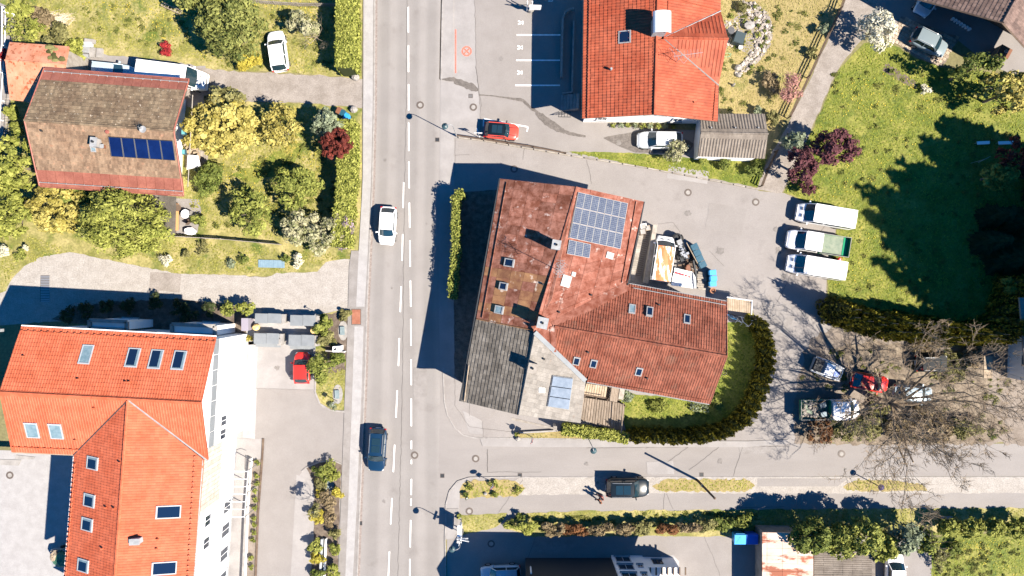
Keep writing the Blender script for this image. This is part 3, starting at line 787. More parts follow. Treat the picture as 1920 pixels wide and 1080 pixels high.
def vent(root, pl, px, py, mat='black_plastic', r=.07, h=.32):
    c = pl.hit(px, py); mb = MB(); mb.tube([c, c + Vector((0, 0, h * .7))], r, 8); mb.tube([c + Vector((0, 0, h * .62)), c + Vector((0, 0, h))], [r * 1.5, r * 1.1], 8)
    B('vent_pipe', mb, MAT[mat], root)

def chimney(root, pl, px, py, size, top, mat, rz=0, cap='zinc', name='chimney', flue=True):
    c = pl.hit(px, py); c = Vector((c.x, c.y, c.z))
    mb = MB(); mb.box((c.x, c.y, (c.z - .5 + c.z + top) / 2), (size[0], size[1], top + .5), rz); o = B(name, mb, MAT[mat], root)
    mb = MB(); mb.box((c.x, c.y, c.z + top + .04), (size[0] + .1, size[1] + .1, .08), rz); B('chimney_cap', mb, MAT[cap], o)
    if flue:
        mb = MB(); mb.lathe((c.x, c.y, c.z + top + .08), [(.11, 0), (.11, .16), (.06, .165), (.06, .02)], 10); B('flue', mb, MAT['dark_metal'], o)
    return o

def walls(root, base, top, mat, name='wall', h0=0.0):
    """wall faces from a list of plan points to matching heights"""
    mb = MB(); n = len(base)
    vs = [(p[0], p[1], h0) for p in base] + [(p[0], p[1], z) for p, z in zip(base, top)]
    mb.add(vs, [(i, (i + 1) % n, (i + 1) % n + n, i + n) for i in range(n)] + ([tuple(range(n, 2 * n))] if max(top) - min(top) < .01 else []), .5)
    return B(name, mb, MAT[mat], root)

def wall_window(root, a, b, t, z0, z1, w, glass='glass', frame='white_metal', name='window', out=1):
    """window on the wall running a->b, centred at fraction t; out = which side faces outwards"""
    a = Vector((a[0], a[1], 0)); b = Vector((b[0], b[1], 0)); d = (b - a).normalized(); n = Vector((d.y, -d.x, 0)) * out
    c = a + (b - a) * t + Vector((0, 0, (z0 + z1) / 2)); hh = (z1 - z0) / 2
    mb = MB(); f = .07
    for s in (-1, 1):
        mb.obox(c + d * s * (w / 2 - f / 2) + n * .02, d * f / 2, Vector((0, 0, hh)), n * .05)
        mb.obox(c + Vector((0, 0, s * (hh - f / 2))) + n * .021, d * (w / 2 - f - .002), Vector((0, 0, f / 2)), n * .049)
    mb.obox(c + n * .02, d * f * .4, Vector((0, 0, hh - f - .002)), n * .04)
    fo = B(name, mb, MAT[frame], root)
    for s in (-1, 1):
        mb = MB(); mb.obox(c + d * s * (w / 4 - f * .3) + n * .01, d * (w / 4 - f * .72), Vector((0, 0, hh - f - .003)), n * .02); B('pane', mb, MAT[glass], fo)
    mb = MB(); mb.obox(c - Vector((0, 0, hh + .03)) + n * .09, d * (w / 2 + .08), Vector((0, 0, .028)), n * .10); B('sill', mb, MAT['zinc'], fo)
    return fo

# tile materials
MAT['larch'] = M('pale_larch', (.36, .30, .25), (.44, .385, .335), scale=2, rnd=.12)
MAT['tile_orange'] = M('orange_clay_tile', (.33, .073, .031), (.385, .098, .047), scale=.8, rnd=.10, grain=.06, gscale=8, rough=.6)
MAT['tile_orange2'] = M('warm_clay_tile', (.235, .046, .019), (.295, .074, .036), scale=.6, rnd=.16, grain=.08, gscale=8, rough=.65, c3=(.20, .045, .022), s3=1.2, r3=(.58, .72))
MAT['tile_brown'] = M('mossy_brown_tile', (.094, .064, .040), (.15, .112, .072), scale=.7, rnd=.28, grain=.2, gscale=9, c3=(.32, .28, .225), s3=4.5, r3=(.62, .70), detail=8)
MAT['tile_brown2'] = M('plain_brown_tile', (.138, .088, .056), (.19, .13, .085), scale=1.1, rnd=.25, grain=.2, gscale=9, c3=(.22, .12, .075), s3=2.2, r3=(.58, .7), detail=8)
MAT['tile_dark'] = M('dark_slate_tile', (.078, .069, .058), (.125, .112, .096), scale=.7, rnd=.28, grain=.2, gscale=9, c3=(.16, .145, .125), s3=2.5, r3=(.6, .75))
MAT['tile_grey'] = M('pale_grey_tile', (.155, .140, .124), (.205, .188, .168), scale=.8, rnd=.14, grain=.14, gscale=9, c3=(.16, .125, .10), s3=1.5, r3=(.62, .75))
MAT['tile_red'] = M('weathered_red_tile', (.12, .033, .018), (.19, .064, .039), scale=.7, rnd=.20, grain=.14, gscale=8, c3=(.12, .055, .036), s3=1.0, r3=(.55, .72), detail=8)
MAT['tile_garage'] = M('grey_corrugated_tile', (.12, .10, .083), (.16, .137, .115), scale=.9, rnd=.12, grain=.16, gscale=8)
MAT['tile_farm'] = M('purple_brown_tile', (.095, .062, .052), (.14, .095, .078), scale=1, rnd=.25, grain=.15, gscale=8)
MAT['red_sheet'] = M('faded_red_sheet', (.17, .058, .040), (.22, .082, .056), scale=1.0, rnd=.10, grain=.10, gscale=8, rough=.55)
MAT['red_trim'] = M('red_trim_sheet', (.20, .065, .048), (.26, .09, .066), scale=1.5, rough=.6)
MAT['rust_roof'] = M('rusting_painted_sheet', (.125, .044, .027), (.25, .115, .084), scale=1.5, detail=10, rnd=.26, grain=.16, gscale=9, c3=(.36, .27, .24), s3=1.3, r3=(.60, .69), rough=.9, spec=.1)
MAT['rust_roof_east'] = M('sun_faded_sheet', (.13, .043, .028), (.215, .094, .070), scale=1.6, detail=8, rnd=.16, grain=.16, gscale=9, c3=(.36, .28, .25), s3=1.2, r3=(.62, .72), rough=.95, spec=.05)
MAT['rust_ochre'] = M('ochre_stained_sheet', (.14, .060, .032), (.24, .125, .058), scale=1.0, detail=8, rnd=.2, grain=.15, c3=(.42, .33, .27), s3=1.2, r3=(.62, .68))
MAT['barn_sheet'] = M('orange_barn_sheet', (.36, .135, .072), (.45, .215, .135), scale=.6, detail=7, grain=.10, rnd=.06, c3=(.24, .07, .03), s3=2.6, r3=(.56, .63), rough=.6)
MAT['shed_sheet'] = M('peeling_shed_sheet', (.44, .33, .26), (.50, .40, .34), scale=1.0, detail=8, grain=.1, rnd=.12, c3=(.24, .085, .05), s3=.55, r3=(.52, .58), stretch=(.6, 1.3, 1))
MAT['grey_band'] = M('grey_wall_sheet', (.15, .162, .172), (.175, .187, .197), scale=1.5, rough=.6, spec=.15)
MAT['pv'] = M('solar_cell', (.010, .018, .045), (.016, .03, .07), scale=4, rough=.12, spec=.9)
MAT['pv_grey'] = M('pale_solar_cell', (.036, .050, .088), (.052, .068, .108), scale=3, rough=.65, spec=.08)
MAT['collector'] = M('blue_collector', (.003, .008, .045), (.004, .012, .062), scale=.8, rough=.12, spec=.8)
MAT['tube_glass'] = M('glazed_collector', (.105, .135, .18), (.14, .172, .22), scale=2, rough=.6, spec=.1)

def panel_grid(root, pl, uvs, nu, nv, mat, name, gap=.02, h=.05, t=.035, cells=0, skip=None, frame=None, cellmat=None):
    """nu x nv separate panels between uv corners (bilinear): uvs = [(u,v) at 00, 10, 11, 01]"""
    out = []
    def bl(a, b):
        q = [(1 - a) * (1 - b), a * (1 - b), a * b, (1 - a) * b]
        return (sum(w * p[0] for w, p in zip(q, uvs)), sum(w * p[1] for w, p in zip(q, uvs)))
    for j in range(nv):
        for i in range(nu):
            if skip and skip(i, j): continue
            q = [bl(i / nu, j / nv), bl((i + 1) / nu, j / nv), bl((i + 1) / nu, (j + 1) / nv), bl(i / nu, (j + 1) / nv)]
            cx = sum(p[0] for p in q) / 4; cy = sum(p[1] for p in q) / 4
            du = math.dist(q[0], q[1]); dv = math.dist(q[0], q[3])
            su = 1 - gap / max(du, .05); sv = 1 - gap / max(dv, .05)
            # shrink along both edges of the panel
            def sh(a, b):
                e = bl((i + .5 + (a - .5) * su) / nu, (j + .5 + (b - .5) * sv) / nv); return e
            qq = [sh(0, 0), sh(1, 0), sh(1, 1), sh(0, 1)]
            mb = MB(); hh = h + random.uniform(-.004, .004)
            mb.slab([pl.at(a, b, hh + random.uniform(-.003, .003)) for a, b in qq], -pl.n * t)
            o = B(name, mb, MAT[frame or mat], root); out.append(o)
            if cells:
                mb = MB(); ca, cb = cells; cg = .035
                for b in range(cb):
                    for a in range(ca):
                        e = [sh((a + cg) / ca * .94 + .03, (b + cg) / cb * .96 + .02), sh((a + 1 - cg) / ca * .94 + .03, (b + cg) / cb * .96 + .02), sh((a + 1 - cg) / ca * .94 + .03, (b + 1 - cg) / cb * .96 + .02), sh((a + cg) / ca * .94 + .03, (b + 1 - cg) / cb * .96 + .02)]
                        mb.add([pl.at(x, y, hh + .008) for x, y in e], [(0, 1, 2, 3)])
                B('solar_cell', mb, MAT[cellmat], o, kind='stuff')
    return out

def quv(pl, pts): return [pl.uv(pl.hit(*p)) for p in pts]

# ================= A: the rusty workshop house in the middle
EA, RA = 5.5, 7.9
mainh = T('workshop_house', 'long house with rusting sheet roof, dark tiled end and red tiled wing', 'house', P(1010, 560, 0))
TL, TR = P(938, 335, EA), P(1207, 378, EA); BL, BR = P(863, 752, EA), P(1088, 793, EA)
RT, RB = P(1081, 350, RA), P(972, 778, 7.45)
pW = Plane(BL, TL, (RT + RB) / 2); pE = Plane(BR, TR, (RT + RB) / 2)
def deck(root, pl, poly, mat, t=.16, name='roof', lower=0.0):
    mb = MB(); mb.slab([pl.hit(*p) - pl.n * lower for p in poly], -pl.n * t); return B(name, mb, MAT[mat], root)
dW = deck(mainh, pW, [(938, 335), (1081, 350), (1035, 560), (1003, 620), (893, 598)], 'rust_roof')
dE = deck(mainh, pE, [(1081, 350), (1207, 378), (1176, 537), (1035, 612), (1000, 622)], 'rust_roof_east')
q = quv(pW, [(893, 598), (938, 335), (1081, 350), (1008, 620)])
# sheets run across the slope: rows along the eave direction
uvW = quv(pW, [(938, 336), (893, 598), (1008, 619), (1080, 350)])
for k, o in enumerate(panel_grid(dW, pW, uvW, 16, 5, 'rust_roof', 'roof_sheet', gap=.03, h=.03, t=.025)):
    row = k % 16
    if row > 9 and random.random() < .55: o.data.materials[0] = MAT['rust_ochre']
uvE = quv(pE, [(1206, 379), (1168, 545), (1008, 619), (1082, 350)])
panel_grid(dE, pE, uvE, 12, 5, 'rust_roof_east', 'roof_sheet', gap=.03, h=.03, t=.025)
# standing flashings, gutters
bar(mainh, 'snow_rail', [pW.hit(951, 342) + pW.n * .12, pW.hit(905, 596) + pW.n * .12], .055, 'rust_roof')
bar(mainh, 'snow_rail', [pE.hit(1192, 378) + pE.n * .12, pE.hit(1165, 530) + pE.n * .12], .055, 'rust_roof')
bar(mainh, 'gutter', [TL + Vector((-.05, .05, -.05)), BL + Vector((-.05, 0, -.05))], .07, 'dark_metal', 6)
bar(mainh, 'gutter', [TR + Vector((.06, .0, -.05)), P(1177, 535, EA - .05)], .07, 'dark_metal', 6)
ridge(mainh, [RT + Vector((0, 0, .05)), pW.hit(1003, 622) + Vector((0, 0, .05))], 'rust_roof_east', .09, 1.2)
# tiled southern end: dark west slope, pale east slope
slope(mainh, pW, [[(893, 598), (1003, 620), (972, 778), (863, 752)]], 'tile_dark', 'wood_dark', .42, .34, FLAT, lift=.05, voff=.1)
slope(mainh, pE, [[(1003, 622), (1098, 715), (1088, 793), (972, 778)]], 'tile_grey', 'wood_grey', .42, .34, FLAT, lift=.035)
ridge(mainh, [pW.hit(1003, 620) + Vector((0, 0, .05)), pW.hit(972, 778) + Vector((0, 0, .05))], 'tile_grey', .10)
bar(mainh, 'snow_rail', [pW.hit(880, 685) + pW.n * .16, pW.hit(872, 752) + pW.n * .16], .05, 'wood_pale')
bar(mainh, 'verge_board', [pW.hit(894, 598) + pW.n * .06, pW.hit(1003, 620) + pW.n * .06], .06, 'rust_ochre', 4)
# south-east wing
EW, RW = 4.9, 7.35
wa, wb = P(1180, 533, EW), P(1362, 566, EW); wr0, wr1 = P(1040, 612, RW), P(1362, 668, RW); wc, wd = P(1098, 715, EW), P(1330, 757, EW)
pN = Plane(wa, wb, (wr0 + wr1) / 2); pS = Plane(wc, wd, (wr0 + wr1) / 2)
slope(mainh, pN, [[(1180, 533), (1362, 566), (1362, 668), (1040, 612)]], 'tile_red', 'wood_dark', .235, .40)
slope(mainh, pS, [[(1040, 612), (1362, 668), (1330, 757), (1098, 715), (1038, 650)]], 'tile_red', 'wood_dark', .235, .40)
ridge(mainh, [wr0 + Vector((0, 0, .06)), wr1 + Vector((0, 0, .06))], 'tile_red', .13)
for side, a, b in ((pN, (1187, 541), (1360, 573)),):
    bar(mainh, 'snow_rail', [side.hit(*a) + side.n * .14, side.hit(*b) + side.n * .14], .035, 'zinc')
bar(mainh, 'snow_rail', [pS.hit(1102, 711) + pS.n * .14, pS.hit(1330, 750) + pS.n * .14], .035, 'tile_red')
bar(mainh, 'gutter', [wa + Vector((0, .06, -.06)), wb + Vector((0, .06, -.06))], .065, 'zinc'); bar(mainh, 'gutter', [wc + Vector((0, -.06, -.06)), wd + Vector((0, -.06, -.06))], .065, 'zinc')
bar(mainh, 'verge_board', [wb + Vector((.04, 0, .03)), wr1 + Vector((.04, 0, .07))], .05, 'red_trim', 4); bar(mainh, 'verge_board', [wr1 + Vector((.04, 0, .07)), wd + Vector((.04, 0, .03))], .05, 'red_trim', 4)
# valleys
def valley(root, a, b, w, mat, up=.05):
    d = (b - a).normalized(); s = d.cross(Vector((0, 0, 1))).normalized()
    mb = MB(); mb.obox((a + b) / 2 + Vector((0, 0, up)), (b - a) / 2, s * w / 2, Vector((0, 0, .03))); return B('valley_flashing', mb, MAT[mat], root)
valley(mainh, pE.hit(1178, 535), pE.hit(1037, 611), .85, 'rust_roof_east', .12)
valley(mainh, pE.hit(1003, 623), pE.hit(1098, 714), .42, 'grey_band', .12)
deck(mainh, pE, [(996, 612), (1040, 606), (1046, 672), (1026, 652)], 'rust_roof_east', .1, lower=.03)
valley(mainh, pE.hit(1036, 612), pE.hit(1038, 660), .5, 'rust_roof_east', .10)
# photovoltaic array
q4 = quv(pE, [(1083, 360), (1176, 381), (1162, 467), (1065, 447)])
pv = T('solar_array', 'pale blue grid of solar modules on the rusting sheet roof', 'solar panels', pE.hit(1120, 415))
mb = MB()
for a, b in ((0, 3), (1, 2)):
    mb.tube([pE.at(*q4[a], .09), pE.at(*q4[b], .09)], .03, 4)
q4b = quv(pE, [(1083, 360), (1176, 381), (1162, 467), (1066.5, 446)])
B('mounting_rail', mb, MAT['steel'], pv)
panel_grid(pv, pE, q4b, 7, 3, 'pv_grey', 'solar_module', gap=.03, h=.16, t=.04, cells=(4, 8), frame='zinc', cellmat='pv_grey')
q4c = quv(pE, [(1066, 449), (1107, 458), (1104, 484), (1062, 476)])
panel_grid(pv, pE, q4c, 3, 1, 'pv_grey', 'solar_module', gap=.03, h=.16, t=.04, cells=(4, 8), frame='zinc', cellmat='pv_grey')
# roof fittings
for px, py, w, h, g in ((956, 493, .75, .95, 'glass_sky'), (945, 537, .7, .8, 'glass_sky'), (937, 581, .75, .85, 'glass_pale')):
    f = skylight(mainh, pW, px, py, w, h, g, frame='zinc', up=.28)
for px, py, w, h in ((1143, 479, .75, .6), (1061, 527, .9, 1.05), (1075, 514, .4, .4)): skylight(mainh, pE, px, py, h, w, 'glass_pale', frame='zinc')
for px, py in ((1185, 580), (1217, 586), (1288, 599)): skylight(mainh, pN, px, py, .62, .95, 'glass_pale' if px < 1200 else 'glass_sky', frame='zinc', up=.14 if px != 1217 else .3)
for px, py in ((1081, 676), (1113, 681), (1198, 696)): skylight(mainh, pS, px, py, .62, .9, 'glass_sky', frame='zinc', up=.14)
chimney(mainh, pW, 1041, 461, (.7, .75), 1.6, 'zinc', math.radians(-10)); chimney(mainh, pW, 1016, 604, (.85, .9), 1.5, 'concrete', math.radians(-12))
chimney(mainh, pE, 998, 688, (.75, .8), 1.1, 'tile_grey', math.radians(-12), cap='wood_grey')
for px, py, pl in ((1108, 553, pE), (1048, 585, pE), (1018, 533, pW), (1213, 709, pS), (1102, 660, pS), (1235, 571, pN), (1020, 673, pE)): vent(mainh, pl, px, py)
mb = MB(); mb.slab([pE.hit(1010, 727) + pE.n * .1, pE.hit(1021, 727) + pE.n * .1, pE.hit(1021, 736) + pE.n * .1, pE.hit(1010, 736) + pE.n * .1], -pE.n * .05); B('access_hatch', mb, MAT['white_metal'], mainh)
sc_ = T('thermal_collector', 'three glazed collectors in a frame on the pale grey tiles', 'solar collector', pE.hit(1050, 735))
uvc = quv(pE, [(1035, 704), (1073, 709), (1065, 767), (1025, 761)])
panel_grid(sc_, pE, uvc, 1, 3, 'tube_glass', 'collector_panel', gap=.07, h=.24, t=.10)
mb = MB()
for a, b in ((0, 3), (1, 2), (0, 1), (3, 2)): mb.tube([pE.at(*uvc[a], .12), pE.at(*uvc[b], .12)], .045, 4)
B('collector_frame', mb, MAT['zinc'], sc_)
# television aerial near the ridge
ae = T('roof_aerial', 'tall wire aerial standing on the ridge of the rusting roof', 'aerial', pW.hit(1045, 506)); a0 = pW.hit(1045, 506)
bar(ae, 'mast', [a0, a0 + Vector((0, 0, 4.2))], .03, 'zinc', 6)
for k, (zz, L) in enumerate(((4.0, .9), (3.7, 1.1), (3.1, .8))):
    mb = MB(); d = Vector((math.cos(.9 + k * .6), math.sin(.9 + k * .6), 0)); e = Vector((-d.y, d.x, 0)); c = a0 + Vector((0, 0, zz)); mb.tube([c - d * L * .7, c + d * L * .7], .018, 4)
    for i in range(7): cc = c + d * L * (i / 6 - .5) * 1.3; mb.tube([cc - e * .35, cc + e * .35], .012, 4)
    B('aerial_boom', mb, MAT['zinc'], ae)
# walls of the three blocks
def inset(pts, d):
    c = sum(pts, Vector((0, 0, 0))) / len(pts); return [p + (c - p).normalized() * d for p in pts]
RTg, RBg = RT.copy(), RB.copy()
b6 = [TL, (RT), TR, BR, RB, BL]; cen = (TL + BR) / 2
b6i = [p + (cen - p).normalized() * .75 for p in b6]
walls(mainh, b6i, [EA - .2, RA - .35, EA - .2, EA - .2, 7.0, EA - .2], 'white')
w5 = [wa, wb, wr1, wd, wc]; cw = (wa + wd) / 2; w5i = [p + (cw - p).normalized() * .7 for p in w5]
walls(mainh, w5i, [EW - .2, EW - .2, RW - .35, EW - .2, EW - .2], 'white')
for t in (.2, .45, .7): wall_window(mainh, b6i[0], b6i[1], t, 1.0, 2.3, 1.1, out=-1); wall_window(mainh, b6i[5], b6i[0], t, 3.2, 4.5, 1.1, out=-1)
for t in (.3, .7): wall_window(mainh, w5i[3], w5i[4], t, 1.0, 2.3, 1.2, out=-1); wall_window(mainh, w5i[1], w5i[2], t, 1, 2.3, 1.0, out=-1)
mb = MB(); mb.slab([P(958, 787, 3.0), P(1042, 806, 3.0), P(1043, 803, 3.0), P(960, 783, 3.0)], Vector((0, 0, -.1))); B('canopy_board', mb, MAT['wood_grey'], mainh)

# wooden deck with planks south of the house
dk = T('wooden_deck', 'brown plank deck with railing between the grey tiles and the hedge', 'deck', P(1130, 755, 0))
for k in range(17):
    t0, t1 = k / 17, (k + 1) / 17
    a = [(1092 + (1172 - 1092) * t, 745 + (757 - 745) * t) for t in (t0 + .005, t1 - .005)]; b = [(1086 + (1168 - 1086) * t, 785 + (812 - 785) * t) for t in (t0 + .005, t1 - .005)]
    mb = MB(); mb.prism([P(*a[0], .45), P(*a[1], .45), P(*b[1], .45), P(*b[0], .45)], .38, .45 + random.uniform(-.008, .008)); B('plank', mb, MAT['wood'], dk)
for k in range(9):
    t0, t1 = k / 9, (k + 1) / 9
    a = [(1098 + (1139 - 1098) * t, 719 + 6 * t) for t in (t0 + .01, t1 - .01)]; b = [(1094 + (1136 - 1094) * t, 738 + 7 * t) for t in (t0 + .01, t1 - .01)]
    mb = MB(); mb.prism([P(*a[0], 1.0), P(*a[1], 1.0), P(*b[1], 1.0), P(*b[0], 1.0)], .94, 1.0 + random.uniform(-.006, .006)); B('plank', mb, MAT['wood_pale'], dk)
mb = MB()
for x, y in ((1094, 739), (1115, 743), (1136, 746), (1140, 723), (1168, 757), (1165, 811)): c = P(x, y, 0); mb.box((c.x, c.y, .75), (.1, .1, 1.5))
B('post', mb, MAT['wood_dark'], dk, kind='stuff'); bar(dk, 'handrail', [P(1168, 757, 1.5), P(1165, 811, 1.5)], .06, 'wood', 4); bar(dk, 'handrail', [P(1094, 739, 1.5), P(1136, 746, 1.5)], .05, 'wood_dark', 4)
st = T('log_store', 'small timber store beside the deck under the red wing', 'wood store', P(1153, 735, 0))
mb = MB(); c = P(1149, 734, 0); mb.box((c.x, c.y, .6), (.6, 1.5, 1.2), -.15); B('body', mb, MAT['wood_grey'], st); mb = MB(); mb.box((c.x + .75, c.y, .5), (.5, 1.3, 1.0), -.15); B('side_box', mb, MAT['wood_grey'], st); mb = MB(); mb.box((c.x, c.y, 1.23), (.75, 1.65, .06), -.15); B('lid', mb, MAT['wood'], st)

# ================= B: farmhouse upper left
EB, RBz = 5.0, 7.3
farm = T('brown_house', 'brown tiled house with red sheet eaves and blue solar collectors', 'house', P(215, 245, 0))
fTL, fTR, fBL, fBR = P(83, 128, EB), P(354, 149, EB), P(74, 348, EB), P(344, 366, EB); fr0, fr1 = P(46, 225.5, RBz), P(326, 245, RBz)
pfN = Plane(fTL, fTR, (fr0 + fr1) / 2); pfS = Plane(fBL, fBR, (fr0 + fr1) / 2)
slope(farm, pfN, [[(77, 150), (349, 170), (326, 245), (46, 225.5)]], 'tile_brown', 'wood_dark', .24, .40, FLAT, lift=.085)
slope(farm, pfS, [[(46, 225.5), (326, 245), (341, 335), (70, 318)]], 'tile_brown2', 'wood_dark', .20, .36, FLAT, lift=.06)
for pl, a, b, c, d in ((pfN, (83, 128), (354, 149), (348, 171), (76, 151)), (pfS, (74, 348), (344, 366), (341, 334), (69, 317))):
    ed = deck(farm, pl, [a, b, c, d], 'red_sheet', name='roof', lower=.02)
    uvq = quv(pl, [a, b, c, d]); panel_grid(ed, pl, uvq, 16, 1, 'red_sheet', 'roof_sheet', gap=.03, h=.04, t=.035)
for pl, a, b in ((pfN, (85, 135), (352, 156)), (pfS, (76, 341), (343, 358))):
    bar(farm, 'snow_rail', [pl.hit(*a) + pl.n * .16, pl.hit(*b) + pl.n * .16], .03, 'zinc')
    mb = MB()
    for k in range(17):
        t = k / 16; mb.obox(pl.hit(a[0] + (b[0] - a[0]) * t, a[1] + (b[1] - a[1]) * t) + pl.n * .1, pl.u * .02, pl.v * .05, pl.n * .08)
    B('rail_bracket', mb, MAT['zinc'], farm, kind='stuff')
ridge(farm, [fr0 + Vector((0, 0, .05)), fr1 + Vector((0, 0, .05))], 'tile_brown', .12)
for a, b in ((fTL, fr0), (fr0, fBL), (fTR, fr1), (fr1, fBR)): bar(farm, 'verge_board', [a + Vector((0, 0, .05)), b + Vector((0, 0, .05))], .07, 'red_trim', 4)
bar(farm, 'gutter', [fTL + Vector((0, .06, -.08)), fTR + Vector((0, .06, -.08))], .07, 'red_trim'); bar(farm, 'gutter', [fBL + Vector((0, -.06, -.08)), fBR + Vector((0, -.06, -.08))], .07, 'red_trim')
chimney(farm, pfS, 186.5, 270, (.5, .75), .9, 'concrete', -.08); vent(farm, pfS, 203, 248, 'red_trim', .13, .3); vent(farm, pfS, 80, 246)
skylight(farm, pfS, 175.5, 279, .5, .55, 'glass_pale', frame='zinc')
chimney(farm, pfS, 197, 276, (.25, .25), .5, 'brown_bin', 0, flue=False, name='vent_stack')
for k in range(5):
    cb = T('solar_collector', ['deep blue solar collector nearest the chimney on the brown roof', 'second deep blue solar collector from the chimney', 'middle deep blue solar collector of five on the brown roof', 'second deep blue solar collector from the gable end', 'deep blue solar collector nearest the balcony gable'][k], 'solar collector', pfS.hit(216 + 24.5 * k, 277), 'blue collectors on the brown roof')
    x0 = 205 + k * 24.2; x1 = x0 + 23; y0 = 256 + k * 1.6
    q = [pfS.uv(pfS.hit(x0 + 5.5, y0 + 36)), pfS.uv(pfS.hit(x1 + 5.0, y0 + 37.5)), pfS.uv(pfS.hit(x1, y0 + 1.5)), pfS.uv(pfS.hit(x0, y0))]
    mb = MB(); mb.slab([pfS.at(a, b, .17) for a, b in q], -pfS.n * .1); B('collector_glass', mb, MAT['collector'], cb)
    mb = MB()
    for i in range(4): mb.tube([pfS.at(*q[i], .16), pfS.at(*q[(i + 1) % 4], .16)], .035, 4)
    B('collector_frame', mb, MAT['dark_metal'], cb)
ar = T('satellite_aerial', 'small aerial with a dish near the brown roof ridge', 'aerial', pfS.hit(272, 246)); c = pfS.hit(271, 243)
bar(ar, 'mast', [c, c + Vector((0, 0, 1.1))], .03, 'zinc')
mb = MB(); mb.lathe(c + Vector((.25, -.15, .7)), [(.02, 0), (.3, .06), (.32, .09), (.02, .03)], 12); B('dish', mb, MAT['zinc'], ar)
mb = MB()
for i in range(5): mb.tube([c + Vector((-.3, .12 * i - .1, 1.0)), c + Vector((.3, .12 * i - .15, 1.0))], .012, 4)
mb.tube([c + Vector((0, -.2, 1.0)), c + Vector((0, .5, 1.0))], .015, 4); B('aerial_boom', mb, MAT['dark_metal'], ar)
f6 = [fTL, fTR, fr1, fBR, fBL, fr0]; cf = (fTL + fBR) / 2
f6i = [p + (cf - p).normalized() * .9 for p in f6]
for i_ in (1, 2, 3): f6i[i_] = f6i[i_] + Vector((-1.9, 0, 0))
walls(farm, f6i, [EB - .2, EB - .2, RBz - .3, EB - .2, EB - .2, RBz - .3], 'white')
for t in (.25, .75): wall_window(farm, f6i[1], f6i[2], t, 3.6, 4.9, 1.0, out=-1); wall_window(farm, f6i[2], f6i[3], t, 3.6, 4.9, 1.0, out=-1)
# balcony along the east gable
bl = [P(352, 172, 3.4), P(352, 330, 3.4)]
for k in range(4):
    x0 = 352 + k * 2.6; mb = MB(); mb.prism([P(x0, 176 + k), P(x0 + 2.4, 176 + k), P(x0 - 3.6, 352), P(x0 - 6, 352)], 3.3, 3.4); B('balcony_plank', mb, MAT['wood_grey'], farm)
bar(farm, 'balcony_rail', [P(361, 178, 4.3), P(352, 350, 4.3)], .05, 'wood_grey', 4)
for x, y, lb in ((344, 248, 'teal flower box on the balcony near the ridge end'), (344, 285, 'teal flower box on the balcony beside the collectors')):
    c = P(x, y, 4.6); fb = T('flower_box', lb, 'flower box', (c.x, c.y, 4.3), 'boxes on the balcony'); mb = MB(); mb.box((c.x, c.y, 4.5), (.35, .45, .35)); B('box', mb, MAT['teal_bin'], fb); mb = MB(); mb.box((c.x, c.y, 4.69), (.3, .4, .03)); B('fill', mb, M('teal_lid', (.10, .28, .30)), fb)
# terrace at the east side
tr = T('garden_terrace', 'cluttered timber terrace with white tarpaulin beside the brown house', 'terrace', P(372, 300, 0))
for k in range(9):
    mb = MB(); x = 352 + k * 4.6; mb.prism(PG([(x, 266), (x + 4.2, 266), (x + 2.2, 316), (x - 2, 316)]), .2, .3 + random.uniform(-.01, .01)); B('plank', mb, MAT['wood_pale'] if k < 5 else MAT['wood_grey'], tr)
mb = MB(); mb.slab([P(352, 290, 1.0), P(372, 292, 1.3), P(376, 312, 1.2), P(350, 318, .9)], Vector((0, 0, -.03))); B('tarpaulin', mb, MAT['white_metal'], tr)
mb = MB()
for i in range(8): c = P(358 + random.uniform(-6, 20), 275 + i * 5, 0); mb.box((c.x, c.y, .55), (random.uniform(.2, .6), random.uniform(.2, .6), .5), random.random())
B('crate', mb, MAT['wood_pale'], tr, kind='stuff')

# ================= C: rusty-orange barn at the far left
barn = T('orange_barn', 'low barn with orange rusting sheet roof behind the brown house', 'barn', P(70, 135, 0))
EC, RC = 3.6, 4.5
c1, c2, c3, c4 = P(18, 79, EC), P(129, 87, EC), P(110, 200, EC), P(18, 187, EC); r1, r2 = P(9.5, 113, RC), P(122, 121, RC)
pbN = Plane(c1, c2, (r1 + r2) / 2); pbS = Plane(c4, c3, (r1 + r2) / 2)
for pl, poly, nn in ((pbN, [(18, 79), (129, 87), (122, 121), (9.5, 113)], 7), (pbS, [(18, 187), (114, 198), (122, 121), (9.5, 113)], 7)):
    d = deck(barn, pl, poly, 'barn_sheet'); panel_grid(d, pl, quv(pl, poly), nn, 1, 'barn_sheet', 'roof_sheet', gap=.015, h=.03, t=.025)
ridge(barn, [r1 + Vector((0, 0, .05)), r2 + Vector((0, 0, .05))], 'barn_sheet', .08, 1.5)
bb = [c1, c2, r2, c3, c4, r1]; cb_ = (c1 + c3) / 2
walls(barn, [p + (cb_ - p).normalized() * .4 for p in bb], [EC - .15, EC - .15, RC - .25, EC - .15, EC - .15, RC - .25], 'wood_grey')
mb = MB()
for i in range(10): mb.blob(pbN.hit(95 + random.uniform(-10, 22), 95 + random.uniform(-8, 20)) + pbN.n * .05, (random.uniform(.2, .5), random.uniform(.2, .4), .05), i, 7, 4)
B('moss_patch', mb, LF['olive'], barn, kind='stuff')

